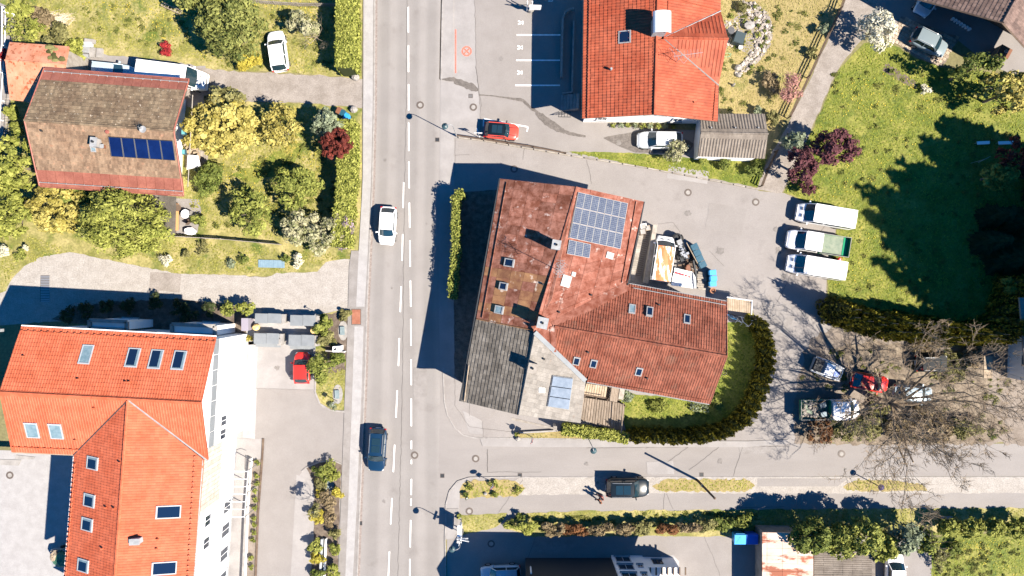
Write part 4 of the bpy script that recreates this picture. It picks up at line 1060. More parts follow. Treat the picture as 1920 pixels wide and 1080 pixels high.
# ================= D: orange apartment house lower left
ED, RD = 8.1, 10.25
apt = T('orange_apartment_house', 'large white house with bright orange roofs and a long wing', 'apartment house', P(250, 800, 0))
dTL, dTR, dBL, dBR = P(40, 612, ED), P(405, 632, ED), P(22, 847, ED), P(390, 863, ED); dr0, dr1 = P(-1, 735, RD), P(377, 755, RD)
pdN = Plane(dTL, dTR, (dr0 + dr1) / 2); pdS = Plane(dBL, dBR, (dr0 + dr1) / 2)
gW0, gW1, gE0, gE1 = P(139, 852, ED), P(120.5, 1080, ED), P(379, 863, ED), P(364, 1080, ED); gr0, gr1 = P(240, 751, RD - .05), P(215, 1080, RD - .05)
pgW = Plane(gW0, gW1, (gr0 + gr1) / 2); pgE = Plane(gE0, gE1, (gr0 + gr1) / 2)
SLAT = ((0, 0), (.5, .0), (.7, .022), (.88, .022), (1, 0))
slope(apt, pdN, [[(40, 612), (405, 632), (377, 755), (-1, 735)]], 'tile_orange', 'tile_orange2', .235, .36, SLAT, lift=.03)
slope(apt, pdS, [[(-1, 735), (240, 748), (138, 853), (22, 847)], [(240, 748), (377, 755), (390, 863)]], 'tile_orange', 'tile_orange2', .235, .36, SLAT, lift=.03)
slope(apt, pgW, [[(240, 751), (139, 852), (115, 1150), (210, 1150)]], 'tile_orange', 'tile_orange2', .235, .36, SLAT, lift=.03)
slope(apt, pgE, [[(240, 751), (383, 863), (359, 1150), (210, 1150)]], 'tile_orange', 'tile_orange2', .235, .36, SLAT, lift=.03)
ridge(apt, [dr0 + Vector((0, 0, .06)), dr1 + Vector((0, 0, .06))], 'tile_orange', .13); ridge(apt, [gr0 + Vector((0, 0, .06)), P(210, 1150, RD)], 'tile_orange', .13)
bar(apt, 'valley_flashing', [pdS.hit(240, 750) + Vector((0, 0, .06)), pdS.hit(138, 853) + Vector((0, 0, .06))], .06, 'dark_metal', 4); bar(apt, 'valley_flashing', [pdS.hit(240, 750) + Vector((0, 0, .07)), pdS.hit(390, 864) + Vector((0, 0, .07))], .07, 'zinc', 4)
bar(apt, 'gutter', [dTL + Vector((0, .07, -.06)), dTR + Vector((0, .07, -.06))], .08, 'white_metal'); bar(apt, 'gutter', [gW0 + Vector((-.05, 0, -.05)), P(115, 1150, ED)], .07, 'white_metal'); bar(apt, 'gutter', [gE0 + Vector((.05, 0, -.05)), P(359, 1150, ED)], .075, 'zinc'); bar(apt, 'gutter', [dBL + Vector((0, -.06, -.05)), P(138, 853, ED)], .07, 'wood_pale')
for pl, a, b, n in ((pdN, (42, 621), (403, 641), 30), (pdS, (26, 837), (146, 842), 11), (pgW, (142, 870), (123, 1100), 26), (pgE, (365, 856), (351, 1100), 26)):
    mb = MB()
    for k in range(n):
        t = k / (n - 1); c = pl.hit(a[0] + (b[0] - a[0]) * t, a[1] + (b[1] - a[1]) * t); mb.obox(c + pl.n * .1, pl.u * .07, pl.v * .08, pl.n * .08)
    B('snow_guard', mb, MAT['tile_orange'], apt, kind='stuff')
    mb = MB(); a_, b_ = pl.hit(*a), pl.hit(*b); mb.tube([a_ + pl.n * .09, b_ + pl.n * .09], .03, 4); B('snow_rail', mb, MAT['tile_orange'], apt)
skylight(apt, pdN, 162, 665, 1.0, 1.75, 'glass_pale', up=.12)
for px, py in ((249.5, 671), (292.5, 674), (336, 676)): skylight(apt, pdN, px, py, 1.1, 1.75, 'glass_sky', up=.12, blind=.08)
for px, py in ((60.5, 806), (105.5, 808)): skylight(apt, pdS, px, py, 1.15, 1.55, 'glass_pale', up=.12, blind=.12)
for px, py in ((174.5, 868), (168.5, 938), (164.5, 983), (157, 1060)): skylight(apt, pgW, px, py, 1.15, 1.35, 'glass_sky', up=.12, blind=.15)
for px, py in ((316, 959.5), (308, 1065)): skylight(apt, pgE, px, py, 1.15, 2.0, 'glass_sky', up=.12)
for pl, px, py in ((pdN, 46, 668), (pdN, 148, 711), (pdN, 237, 716), (pdN, 244, 716), (pdS, 175, 747), (pdS, 178, 765), (pdS, 243, 769), (pdS, 251, 769), (pdS, 143, 825), (pgW, 226, 867), (pgW, 200, 951), (pgW, 215, 953), (pgW, 193, 1028), (pgE, 297, 1010), (pgE, 295, 1028)): vent(apt, pl, px, py, 'tile_orange', .07, .28)
chimney(apt, pgE, 258, 1012, (.8, .45), .5, 'grey_sheet', .05, flue=False, name='vent_cowl')
# walls
eS, eN = P(455.2, 806.8), P(465, 626)
nw = P(154, 610); sw = P(142, 806)
mid_e = eN + (eS - eN) * .5
walls(apt, [nw, eN, mid_e, eS, sw, (nw + sw) / 2], [ED - .15, ED - .15, RD - .3, ED - .15, ED - .15, RD - .3], 'white')
gw = [P(243, 800), P(444, 812), P(431, 1016), P(424, 1130), P(226, 1130)]
walls(apt, gw, [ED - .2, ED - .2, ED - .2, ED - .2, ED - .2], 'white')
mb = MB()
for k in range(7):
    a = eN + (eS - eN) * (k / 7 + .004); b = eN + (eS - eN) * ((k + 1) / 7 - .004)
    mb = MB(); d = (b - a); n_ = Vector((-d.y, d.x, 0)).normalized() * (1 if -d.y > 0 else -1)
    mb.obox((a + b) / 2 + Vector((0, 0, 7.35)) + n_ * .02, d / 2, Vector((0, 0, .52)), n_ * .03); B('cladding_sheet', mb, MAT['grey_band'], apt)
nE = Vector((1, 0, 0))
for t, z0, z1, w in ((.80, 4.2, 5.6, 1.0), (.93, 4.2, 5.6, 1.0)): wall_window(apt, eN, eS, t, z0, z1, w, out=-1)
mb = MB(); mb.obox((eN + (eS - eN) * .97) + Vector((.04, 0, 3.1)), (eS - eN) * .03, Vector((0, 0, .04)), Vector((.04, 0, 0))); B('string_course', mb, MAT['grey_band'], apt)
# timber cladding and windows on the wing wall
wa_, wb_ = gw[1], gw[3]
d = (wb_ - wa_).normalized(); n_ = Vector((-d.y, d.x, 0));  n_ = n_ if n_.x > 0 else -n_
L = (wb_ - wa_).length
for k in range(14):
    c = wa_ + d * (.25 + k * .42) + n_ * .03; mb = MB(); mb.obox(c + Vector((0, 0, 5.6)), d * .2, Vector((0, 0, 2.2)), n_ * .025); B('cladding_board', mb, MAT['larch'], apt)
for s, z0, z1, w in ((6.9, 5.0, 6.4, 1.1), (9.0, 5.0, 6.4, 1.1), (7.0, .4, 2.4, 1.2), (9.3, .4, 2.4, 1.3), (11.7, .4, 2.4, 1.3), (14.2, .4, 2.4, 1.3), (13.0, 5.0, 6.3, 1.0)):
    wall_window(apt, wa_, wb_, s / L, z0, z1, w, out=-1 if n_.dot(Vector((d.y, -d.x, 0))) < 0 else 1)
# north bays
for k, (x0, x1, y0, y1) in enumerate(((222, 287, 596, 607), (366, 441, 603, 617))):
    by = T if False else None
    zt = 4.6
    a, b = P(x0, y0), P(x1, y0 + (x1 - x0) * .045); c, d_ = P(x1, y1 + 6), P(x0, y1 + 3)
    bw = walls(apt, [a, b, c, d_], [zt] * 4, 'white', name='bay_wall')
    mb = MB()
    q = [Vector((v.x, v.y, zt)) for v in (a, b, c, d_)]
    for i in range(4):
        e0, e1 = q[i], q[(i + 1) % 4]; dd = (e1 - e0).normalized(); mb.obox((e0 + e1) / 2 + Vector((0, 0, .12)), (e1 - e0) / 2, Vector((-dd.y, dd.x, 0)) * .16, Vector((0, 0, .12)))
    B('parapet', mb, MAT['concrete'], bw)
    wall_window(apt, a, b, .5, 1.0, 2.4, 1.6, out=-1)
for t in (.15, .3, .55, .85): wall_window(apt, nw, eN, t, 4.6, 5.9, 1.1, out=-1)
# entrance canopy on the court side
mb = MB(); mb.prism(PG([(22, 848), (75, 850), (70, 860), (20, 858)], 0), 2.6, 2.72); B('porch_roof', mb, MAT['concrete'], apt)
mb = MB(); mb.prism(PG([(74, 838), (108, 842), (104, 846), (72, 846)], 0), 3.2, 3.3); B('balcony_slab', mb, MAT['concrete'], apt)
# balcony deck at the west gable
for k in range(5):
    mb = MB(); y = 640 + k * 20; mb.prism(PG([(42 - k * 1.2, y), (66 - k * 1.2, y + 1), (65 - k * 1.2, y + 19.4), (41 - k * 1.2, y + 18.4)]), 4.9, 5.0); B('balcony_plank', mb, MAT['wood_grey'], apt)
mb = MB(); mb.prism(PG([(25, 609), (75, 611), (75, 616), (25, 615)]), 4.9, 6.0); B('balcony_screen', mb, MAT['zinc'], apt)

# steel pergola on the terrace
pg = T('steel_pergola', 'bare pale steel pergola frame on the terrace beside the white wall', 'pergola', P(452, 910, 0))
zc = 2.7
for k in range(7):
    y = 884 + k * 14.2; bar(pg, 'cross_beam', [P(424 - k * 1.0, y, zc), P(465 - k * 1.1, y, zc)], .035, 'white_metal', 4)
bar(pg, 'beam', [P(465, 882, zc), P(458, 970, zc)], .05, 'steel', 4); bar(pg, 'beam', [P(424, 882, zc), P(418, 970, zc)], .04, 'white_metal', 4)
for x, y in ((465, 882), (461.5, 926), (458, 970)): c = P(x, y, zc); bar(pg, 'post', [(c.x, c.y, .02), c], .05, 'steel', 5)
bar(pg, 'brace', [P(460, 853, 1.0), P(470, 857, 1.0)], .03, 'dark_metal'); bar(pg, 'brace', [P(460, 853, 1.0), P(459, 880, 2.6)], .03, 'dark_metal')
lw = T('terrace_wall', 'long low white wall between the terrace and the planted strip', 'wall', P(462, 960, 0))
mb = MB(); mb.prism(PG([(471, 858), (474, 858), (466, 960), (461, 1090), (457, 1090), (462.5, 960)]), .02, .5); B('wall', mb, MAT['white'], lw); mb = MB(); mb.prism(PG([(470.7, 857.6), (474.3, 857.6), (466.3, 960), (461.3, 1090), (456.7, 1090), (462.2, 960)]), .502, .55); B('coping', mb, MAT['concrete'], lw)

# ================= E: orange house, top centre-right
EE, RE = 5.3, 7.35
oh = T('orange_gable_house', 'orange tiled house with a cross gable and a shiny curved chimney cover', 'house', P(1215, 100, 0))
a0, a1 = P(1095, 0, EE), P(1092, 222, EE); b0, b1 = P(1351, 0, EE), P(1345, 228, EE); er0, er1 = P(1233, 0, RE), P(1227, 214.5, RE)
peW = Plane(a1, a0, (er0 + er1) / 2); peE = Plane(b1, b0, (er0 + er1) / 2)
slope(oh, peW, [[(1096, -120), (1092, 222), (1227, 214.5), (1236, -120)]], 'tile_orange2', 'wood_dark', .27, .38)
slope(oh, peE, [[(1236, -120), (1352, -120), (1351, 22), (1245, 70), (1231, 75)], [(1231, 75), (1246, 73), (1347, 159), (1345, 228), (1227, 214.5)]], 'tile_orange2', 'wood_dark', .27, .38)
gx0, gx1 = P(1244, 71, RE - .1), P(1365, 73, RE - .1); gn, gs = P(1351, 21, EE), P(1347, 160, EE)
# cross gable planes: eaves run from the outer corner towards the valley foot
pgn = Plane(gn, gn + (gx0 - gx1), gx1); pgs = Plane(gs, gs + (gx0 - gx1), gx1)
slope(oh, pgn, [[(1365, 73), (1246, 70), (1351, 21)]], 'tile_orange2', 'wood_dark', .34, .8)
slope(oh, pgs, [[(1365, 73), (1246, 72), (1347, 160)]], 'tile_orange2', 'wood_dark', .34, .8)
ridge(oh, [P(1236, -120, RE + .05), er1 + Vector((0, 0, .05))], 'tile_orange2', .13); ridge(oh, [gx0 + Vector((0, 0, .06)), gx1 + Vector((0, 0, .06))], 'tile_orange2', .13)
bar(oh, 'valley_flashing', [peE.hit(1246, 70) + Vector((0, 0, .08)), peE.hit(1351, 21) + Vector((0, 0, .08))], .07, 'zinc', 4); bar(oh, 'valley_flashing', [peE.hit(1246, 73) + Vector((0, 0, .08)), peE.hit(1347, 160) + Vector((0, 0, .08))], .07, 'concrete', 4)
bar(oh, 'gutter', [a1 + Vector((-.06, 0, -.06)), P(1096, -120, EE)], .07, 'dark_metal'); bar(oh, 'gutter', [b1 + Vector((.06, 0, -.06)), P(1347, 160, EE)], .06, 'dark_metal')
bar(oh, 'snow_rail', [peW.hit(1106, -10) + peW.n * .14, peW.hit(1102, 222) + peW.n * .14], .035, 'tile_orange2')
bar(oh, 'snow_rail', [peE.hit(1341, 158) + peE.n * .12, peE.hit(1336, 226) + peE.n * .12], .035, 'tile_orange2'); bar(oh, 'snow_rail', [peE.hit(1243, -8) + peE.n * .12, peE.hit(1348, 20) + peE.n * .12], .035, 'tile_orange2')
bar(oh, 'snow_rail', [peE.hit(1252, 2) + peE.n * .12, peE.hit(1251, 55) + peE.n * .12], .03, 'tile_orange2')
skylight(oh, peW, 1171.5, 69.5, 1.15, 1.15, 'glass_sky', frame='zinc', up=.12)
vent(oh, peW, 1145, 131, 'zinc', .09, .5); vent(oh, peE, 1301, 192, 'tile_orange2', .06, .25)
cc = peW.hit(1233, 56); cm = chimney(oh, peW, 1233, 54, (1.15, 1.35), 1.2, 'zinc', 0, flue=False)
mb = MB(); n = 10; vs = []
for s_ in (-1, 1):
    for i in range(n + 1):
        t = math.pi * i / n; vs.append((cc.x + .08 - .80 * math.cos(t), cc.y + .1 + s_ * .95, cc.z + 1.45 + .42 * math.sin(t)))
mb.add(vs, [(i, i + 1, n + 2 + i, n + 1 + i) for i in range(n)], .5); B('curved_hood', mb, MAT['white_metal'], cm, smooth=True)
o6 = [P(1111, 0), P(1109, 227), P(1221, 231), P(1318, 232), P(1322, 0)]
walls(oh, [P(1095, -120), P(1093, 229), P(1200, 230), P(1306, 232), P(1310, -120)], [EE - .15, EE - .15, RE - .35, EE - .15, EE - .15], 'white')
walls(oh, [P(1300, 75), P(1318, 75), P(1320, 110), P(1318, 165), P(1300, 165)], [EE - .15, EE - .15, RE - .4, EE - .15, EE - .15], 'white', name='gable_wall')
wl0, wl1 = P(1093, 229), P(1306, 232)
for t in (.52, .63, .74): wall_window(oh, wl0, wl1, t, 3.4, 4.5, .85, out=1)
for t in (.15, .8): wall_window(oh, wl0, wl1, t, 1.0, 2.2, 1.0, out=1)
ta = T('tv_aerial', 'pale yagi aerial above the orange cross gable valley', 'aerial', peE.hit(1268, 118)); c = peE.hit(1268, 117)
bar(ta, 'mast', [c, c + Vector((0, 0, 2.0))], .025, 'zinc')
mb = MB(); c2 = c + Vector((0, 0, 1.95)); mb.tube([c2 + Vector((-.7, -.1, 0)), c2 + Vector((1.9, .25, 0))], .02, 4)
for i in range(9): e = c2 + Vector((-.6 + i * .29, -.08 + i * .04, 0)); mb.tube([e + Vector((.05, -.38, 0)), e + Vector((-.05, .38, 0))], .012, 4)
B('aerial_boom', mb, MAT['zinc'], ta); mb = MB(); mb.tube([c2 + Vector((-1.0, .8, -.4)), c2 + Vector((.3, -.6, -.4))], .015, 4); mb.tube([c2 + Vector((.3, -.6, -.4)), c2 + Vector((.9, .1, -.4))], .015, 4); B('dipole', mb, MAT['zinc'], ta)
# stair and area wall in the shade of the orange house
stp = T('concrete_steps', 'flight of concrete steps at the shaded corner of the orange gable house', 'steps', P(1070, 200, 0))
for k in range(6):
    mb = MB(); mb.prism(PG([(1052 + k * 5.5, 178 + k * .4), (1057 + k * 5.5, 178.4 + k * .4), (1056 + k * 5.5, 208), (1051 + k * 5.5, 208)]), .01, .16 * (k + 1)); B('step', mb, MAT['concrete'], stp)
for k in range(5):
    bar(stp, 'handrail_post', [P(1048 + k * 5.5, 209, 0), P(1047 + k * 5.5, 219, .95)], .025, 'dark_metal')
bar(stp, 'handrail', [P(1047, 219, .95), P(1070, 219.5, 1.6)], .03, 'dark_metal')
rw = T('ramp_wall', 'curved low concrete wall around the shaded basement ramp', 'wall', P(1055, 100, 0))
mb = MB()
pth = [(1075, 20), (1066, 22), (1058, 28), (1054.5, 38), (1053, 90), (1052, 147)]
for a, b in zip(pth, pth[1:]):
    u, v = P(*a), P(*b); d = v - u; mb.obox((u + v) / 2 + Vector((0, 0, .35)), d / 2 * 1.02, Vector((-d.y, d.x, 0)).normalized() * .1, Vector((0, 0, .34)))
B('wall', mb, MAT['concrete'], rw); mb = MB()
for a, b in (((1075, 42), (1072, 175)), ((1072, 175), (1054, 177))):
    u, v = P(*a), P(*b); d = v - u; mb.obox((u + v) / 2 + Vector((0, 0, .25)), d / 2, Vector((-d.y, d.x, 0)).normalized() * .08, Vector((0, 0, .24)))
B('inner_kerb', mb, MAT['concrete'], rw)

# ================= F: garage
EF, RF = 2.7, 3.7
gar = T('grey_garage', 'small garage with corrugated grey gable roof beside the orange house', 'garage', P(1370, 255, 0))
a, b, c, d_ = P(1314, 214, EF), P(1434, 214, EF), P(1309, 293, EF), P(1428, 297, EF); r0, r1_ = P(1314, 249.5, RF), P(1440, 251, RF)
p1 = Plane(a, b, (r0 + r1_) / 2); p2 = Plane(c, d_, (r0 + r1_) / 2)
RIB = ((0, 0), (.25, .01), (.5, .07), (.75, .05), (1, 0))
slope(gar, p1, [[(1314, 214), (1434, 214), (1440, 251), (1314, 249.5)]], 'tile_garage', 'wood_dark', .29, .9, RIB, lift=.02)
slope(gar, p2, [[(1314, 249.5), (1440, 251), (1434, 297), (1309, 293)]], 'tile_garage', 'wood_dark', .29, .9, RIB, lift=.02)
ridge(gar, [r0 + Vector((0, 0, .05)), r1_ + Vector((0, 0, .05))], 'tile_garage', .12)
gg = [a, b, r1_, d_, c, r0]; cg_ = (a + d_) / 2; walls(gar, [p + (cg_ - p).normalized() * .35 for p in gg], [EF - .1, EF - .1, RF - .2, EF - .1, EF - .1, RF - .2], 'white')
for px in (1333, 1378, 1421): vent(gar, p1, px, 240, 'zinc', .06, .25)

# ================= G: farmhouse top right corner
EG, RG = 4.0, 7.0
fh = T('dark_roofed_farmhouse', 'dark brown tiled house entering the corner above the silver car', 'house', P(1850, 0, 0))
ap0 = P(1880, 42, RG); dirr = Vector((.482, .876, 0)).normalized(); el = P(1710, -5, EG); er = P(1964, 135, EG)
pgl = Plane(el, el + dirr, ap0); pgr = Plane(er, er + dirr, ap0)
e1 = el + dirr * 14; e2 = er + dirr * 14; a2 = ap0 + dirr * 14
slope(fh, pgl, [[el, ap0, a2, e1]], 'tile_farm', 'wood_dark', .33, .36); slope(fh, pgr, [[er, ap0, a2, e2]], 'tile_farm', 'wood_dark', .33, .36)
ridge(fh, [ap0 + Vector((0, 0, .05)), a2 + Vector((0, 0, .05))], 'tile_farm', .13)
bar(fh, 'verge_board', [el + Vector((0, 0, -.05)), ap0 + Vector((0, 0, -.05))], .09, 'wood_dark', 4); bar(fh, 'verge_board', [ap0 + Vector((0, 0, -.05)), er + Vector((0, 0, -.05))], .09, 'wood_dark', 4)
sdir = (er - el); sdir.z = 0; sdir.normalize()
q0 = el + dirr * 4.2 + sdir * 2.6; q1 = ap0 + dirr * 4.2; q2 = er + dirr * 4.2 - sdir * 1.6; q3 = e2 - sdir * .9; q4_ = e1 + sdir * .9
walls(fh, [q0, q1, q2, q3, q4_], [EG - .1, RG - .4, EG - .1, EG - .1, EG - .1], 'wood_dark')
for t in (.3, .7): wall_window(fh, q0, q2, t, 1.0, 2.2, 1.1, out=1)
for k in range(5):
    t = k / 5 + .08; c = el.lerp(ap0, t); bar(fh, 'rafter_end', [Vector((c.x, c.y, c.z - .15)), Vector((c.x, c.y, c.z - .15)) + dirr * 1.2], .07, 'wood_dark', 4)

# ================= H: house at the right edge
eh = T('white_edge_house', 'white walled house with pale tiled verge at the frame edge beyond the tall hedge', 'house', P(1950, 640, 0))
h0, h1 = P(1893, 580), P(1888, 708)
walls(eh, [h0, h1, P(2080, 716), P(2085, 575)], [4.6, 4.6, 4.6, 4.6], 'white')
mb = MB(); mb.slab([P(1912, 558, 4.9), P(1925, 720, 4.6), P(2150, 730, 6), P(2150, 560, 6)], Vector((0, 0, -.2))); B('roof', mb, MAT['tile_grey'], eh)
wall_window(eh, h0, h1, .72, 2.2, 3.3, .9, out=1, frame='wood_dark')
pt = T('timber_porch', 'flat pale timber porch roof at the end of the tall hedge', 'porch', P(1855, 690, 0))
for k in range(4): mb = MB(); y = 668 + k * 10.3; mb.prism([P(1845, y, 2.2), P(1861, y, 2.2), P(1861, y + 10, 2.2), P(1845, y + 10, 2.2)], 2.12, 2.2 + random.uniform(-.005, .005)); B('board', mb, MAT['wood_pale'], pt)
for x, y in ((1846, 670), (1846, 707), (1860, 670), (1860, 707)): c = P(x, y, 2.2); bar(pt, 'post', [(c.x, c.y, .01), (c.x, c.y, 2.11)], .05, 'wood_grey', 4)

# ================= I: southern house (its shaded north front) and the rusty sheds
sh = T('southern_house', 'shaded house front with tall white stair bay along the lower frame edge', 'house', P(1080, 1100, 0))
n0, n1 = P(985, 1046), P(1150, 1046)
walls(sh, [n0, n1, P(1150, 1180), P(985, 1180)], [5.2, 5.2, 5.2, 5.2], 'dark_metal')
s0, s1, s2, s3 = P(1146, 1040.5), P(1204, 1041.5), P(1204, 1150), P(1146, 1150)
walls(sh, [s0, s1, s2, s3], [6.2] * 4, 'white', name='stair_bay')
for k, z in enumerate((.5, 2.4, 4.4)):
    wall_window(sh, s0, s1, .32, z, z + 1.25, 1.5, frame='grey_sheet', out=-1)
    if k: wall_window(sh, s0, s1, .78, z, z + .7, .55, frame='grey_sheet', out=-1)
t0, t1 = P(1205, 1044), P(1262, 1045)
walls(sh, [t0, t1, P(1262, 1120), P(1205, 1120)], [2.6] * 4, 'white', name='side_porch_wall')
wall_window(sh, t0, t1, .4, .8, 1.8, 1.0, out=-1, frame='wood_dark')
for k in range(7): mb = MB(); x = 1218 + k * 11; mb.prism([P(x, 1064, 2.7), P(x + 2.5, 1064, 2.7), P(x + 2.5, 1078, 2.7), P(x, 1078, 2.7)], 2.66, 2.78); B('pergola_beam', mb, MAT['wood_dark'], sh)
ap = P(948, 1133, 0); ee = P(950, 1034, 0)
mb = MB(); rz = 8.1; ez = 5.5
R0 = Vector((P(948, 1133).x, P(948, 1133).y, rz)); E0 = Vector((P(950, 1042).x, P(950, 1042).y, ez)); R1 = R0 + Vector((19, -.3, 0)); E1 = Vector((P(1302, 1066).x, E0.y - .1, ez))
E1 = E0 + Vector((18, -.2, 0))
mb.slab([E0, E1, R1, R0], Vector((0, 0, -.2))); S0 = E0 + Vector((0, -9.5, 0)); S1 = E1 + Vector((0, -9.5, 0)); mb.slab([R0, R1, S1, S0], Vector((0, 0, -.2))); B('roof', mb, MAT['tile_farm'], sh)
bar(sh, 'down_pipe', [P(994, 1054, .1), P(996, 1075, 4.5)], .09, 'white_metal', 6)
rs = T('rusty_shed', 'flat shed with peeling rust and white sheet roof beside the blue bins', 'shed', P(1475, 1045, 0))
zs = 2.5
pr = Plane(P(1428, 1140, zs), P(1428, 998, zs), P(1525, 1060, zs + .25))
d = deck(rs, pr, [(1429, 998), (1525, 1000), (1525, 1140), (1429, 1140)], 'shed_sheet', .12)
panel_grid(d, pr, quv(pr, [(1429, 998), (1429, 1130), (1437, 1130), (1437, 998)]), 9, 1, 'shed_sheet', 'roof_sheet', gap=.02, h=.03, t=.025); panel_grid(d, pr, quv(pr, [(1438, 998), (1438, 1130), (1525, 1130), (1525, 1000)]), 9, 3, 'shed_sheet', 'roof_sheet', gap=.02, h=.03, t=.025)
walls(rs, [P(1416, 984), P(1502, 986), P(1502, 1090), P(1416, 1090)], [2.35] * 4, 'wood_grey')
cs = T('corrugated_shed', 'lean-to shed with pale corrugated roof half under the trees', 'shed', P(1580, 1060, 0))
pc = Plane(P(1526, 1140, 2.3), P(1526, 1032, 2.3), P(1640, 1080, 2.6))
slope(cs, pc, [[(1526, 1034), (1641, 1034), (1641, 1140), (1526, 1140)]], 'tile_garage', 'wood_dark', .21, .92, ((0, 0), (.25, .035), (.5, .05), (.75, .035), (1, 0)), lift=.01, thick=.1)
walls(cs, [P(1511, 1020), P(1614, 1020), P(1614, 1100), P(1511, 1100)], [2.1] * 4, 'wood_grey')
# ------------------------------------------------------------------ trees, shrubs and hedges
def cloud(lobes, n, size, shell=.55, up=.35, aspect=.6, wild=.8, seed=0):
    """leaf-sized faces spread through the volume of several lobes: V (n*4,3), rnd (n)"""
    g = np.random.default_rng(seed)
    C = np.array([l[0] for l in lobes], float); Rr = np.array([l[1] for l in lobes], float)
    w = (Rr[:, 0] * Rr[:, 1]) ** .9; idx = g.choice(len(lobes), n, p=w / w.sum())
    d = g.normal(size=(n, 3)); d /= np.linalg.norm(d, axis=1)[:, None]
    d[:, 2] = np.where(g.uniform(size=n) < .6, np.abs(d[:, 2]), d[:, 2])
    rad = shell + (1 - shell) * g.uniform(size=n) ** .6
    rad *= 1 + .13 * np.sin(7 * d[:, 0] + idx) * np.sin(6 * d[:, 1] + 2 * idx)
    c = C[idx] + d * Rr[idx] * rad[:, None]
    nn = d + g.normal(size=(n, 3)) * wild * .6; nn[:, 2] += up; nn /= np.linalg.norm(nn, axis=1)[:, None]
    t = np.cross(nn, g.normal(size=(n, 3))); t /= np.linalg.norm(t, axis=1)[:, None] + 1e-9
    b = np.cross(nn, t); s = size * np.clip(g.lognormal(-.08, .45, n), .3, 2.2)[:, None]
    t = t * s * .5; b = b * s * .5 * aspect
    q = np.stack([c - t, c + b, c + t, c - b], 1)
    lob = g.uniform(size=len(lobes))
    r = np.clip(.35 * lob[idx] + .65 * g.uniform(size=n), 0, 1)
    q[:, :, 2] = np.maximum(q[:, :, 2], .05)
    return q.reshape(-1, 3), r

def lobes_for(c, rx, ry, rz, k, seed, spread=.74, rl=.5):
    g = random.Random(seed); out = [(tuple(c), (rx * .62, ry * .62, rz * .72))]
    if k >= 9:
        rx *= .89; ry *= .89        # boughs: many small clumps over an uneven crown, dark gaps between them
        out = [(tuple(c), (rx * .55, ry * .55, rz * .6))]; m = int(k * 3.6); big = [(g.uniform(0, 6.28), g.uniform(.72, 1.12)) for _ in range(7)]
        for i in range(m):
            e = math.asin(g.uniform(-.15, 1)); a = i * 2.39996 + g.uniform(-.3, .3)
            q = 1 + sum((s - .92) * math.exp(-((a - b + 3.14159) % 6.28318 - 3.14159) ** 2 * 1.6) for b, s in big); q *= g.uniform(.70, 1.0); f = g.uniform(.15, .30) * (1.25 if m < 45 else 1)
            out.append(((c[0] + math.cos(a) * math.cos(e) * rx * q, c[1] + math.sin(a) * math.cos(e) * ry * q, c[2] + math.sin(e) * rz * q * g.uniform(.75, 1.05)), (rx * f, ry * f, rz * f * .8)))
        return out
    for i in range(k):
        a = g.uniform(0, 2 * math.pi); e = g.uniform(-.25, .9); q = spread * g.uniform(.75, 1.15)
        out.append(((c[0] + math.cos(a) * rx * q * math.cos(e), c[1] + math.sin(a) * ry * q * math.cos(e), c[2] + math.sin(e) * rz * q),
                    (rx * rl * g.uniform(.5, 1.05), ry * rl * g.uniform(.5, 1.05), rz * rl * g.uniform(.5, 1.0))))
    return out

SEED = [100]
def tree(name, label, cat, px, py, rpx, h, leaf, n=3000, size=.34, trunk=None, group=None, k=9, ry=None, bark='bark', shell=.5, aspect=.6, wild=.8, rl=.5, limbs=5, zc=.56):
    """broadleaf tree or shrub; (px,py) is the crown's centre as seen, rpx its radius in photo pixels"""
    SEED[0] += 1; sd = SEED[0]; g = random.Random(sd)
    c = P(px, py, h * zc); kk = 1 - h * zc / CAM_Z; r = rpx / PXM * kk; r2 = (ry or rpx) / PXM * kk
    t = T(name, label, cat, (c.x, c.y, 0), group)
    V, R = cloud(lobes_for(c, r, r2, h * (1 - zc) * .98, k, sd, rl=rl), n, size, shell=shell, aspect=aspect, wild=wild, seed=sd)
    BQ('crown' if trunk else 'foliage', V, R, LF[leaf], t)
    mb = MB()
    tr = trunk or .03
    mb.tube([(c.x, c.y, 0), (c.x + .05, c.y, h * .3), (c.x, c.y, h * zc)], [tr, tr * .8, tr * .45], 7)
    for i in range(limbs):
        a = 2 * math.pi * (i + g.random()) / limbs; z0 = h * g.uniform(.2, .45)
        mb.tube([(c.x, c.y, z0), (c.x + math.cos(a) * r * .35, c.y + math.sin(a) * r2 * .35, z0 + h * .2), (c.x + math.cos(a) * r * .75, c.y + math.sin(a) * r2 * .75, z0 + h * .36)], [tr * .5, tr * .35, tr * .12], 5)
    B('trunk' if trunk else 'stem', mb, MAT[bark], t)
    return t

def shrub(label, px, py, rpx, h, leaf, n=700, size=.22, name='garden_shrub', cat='shrub', group=None, **kw):
    return tree(name, label, cat, px, py, rpx, h, leaf, n, size, None, group, kw.pop('k', 6), limbs=3, **kw)

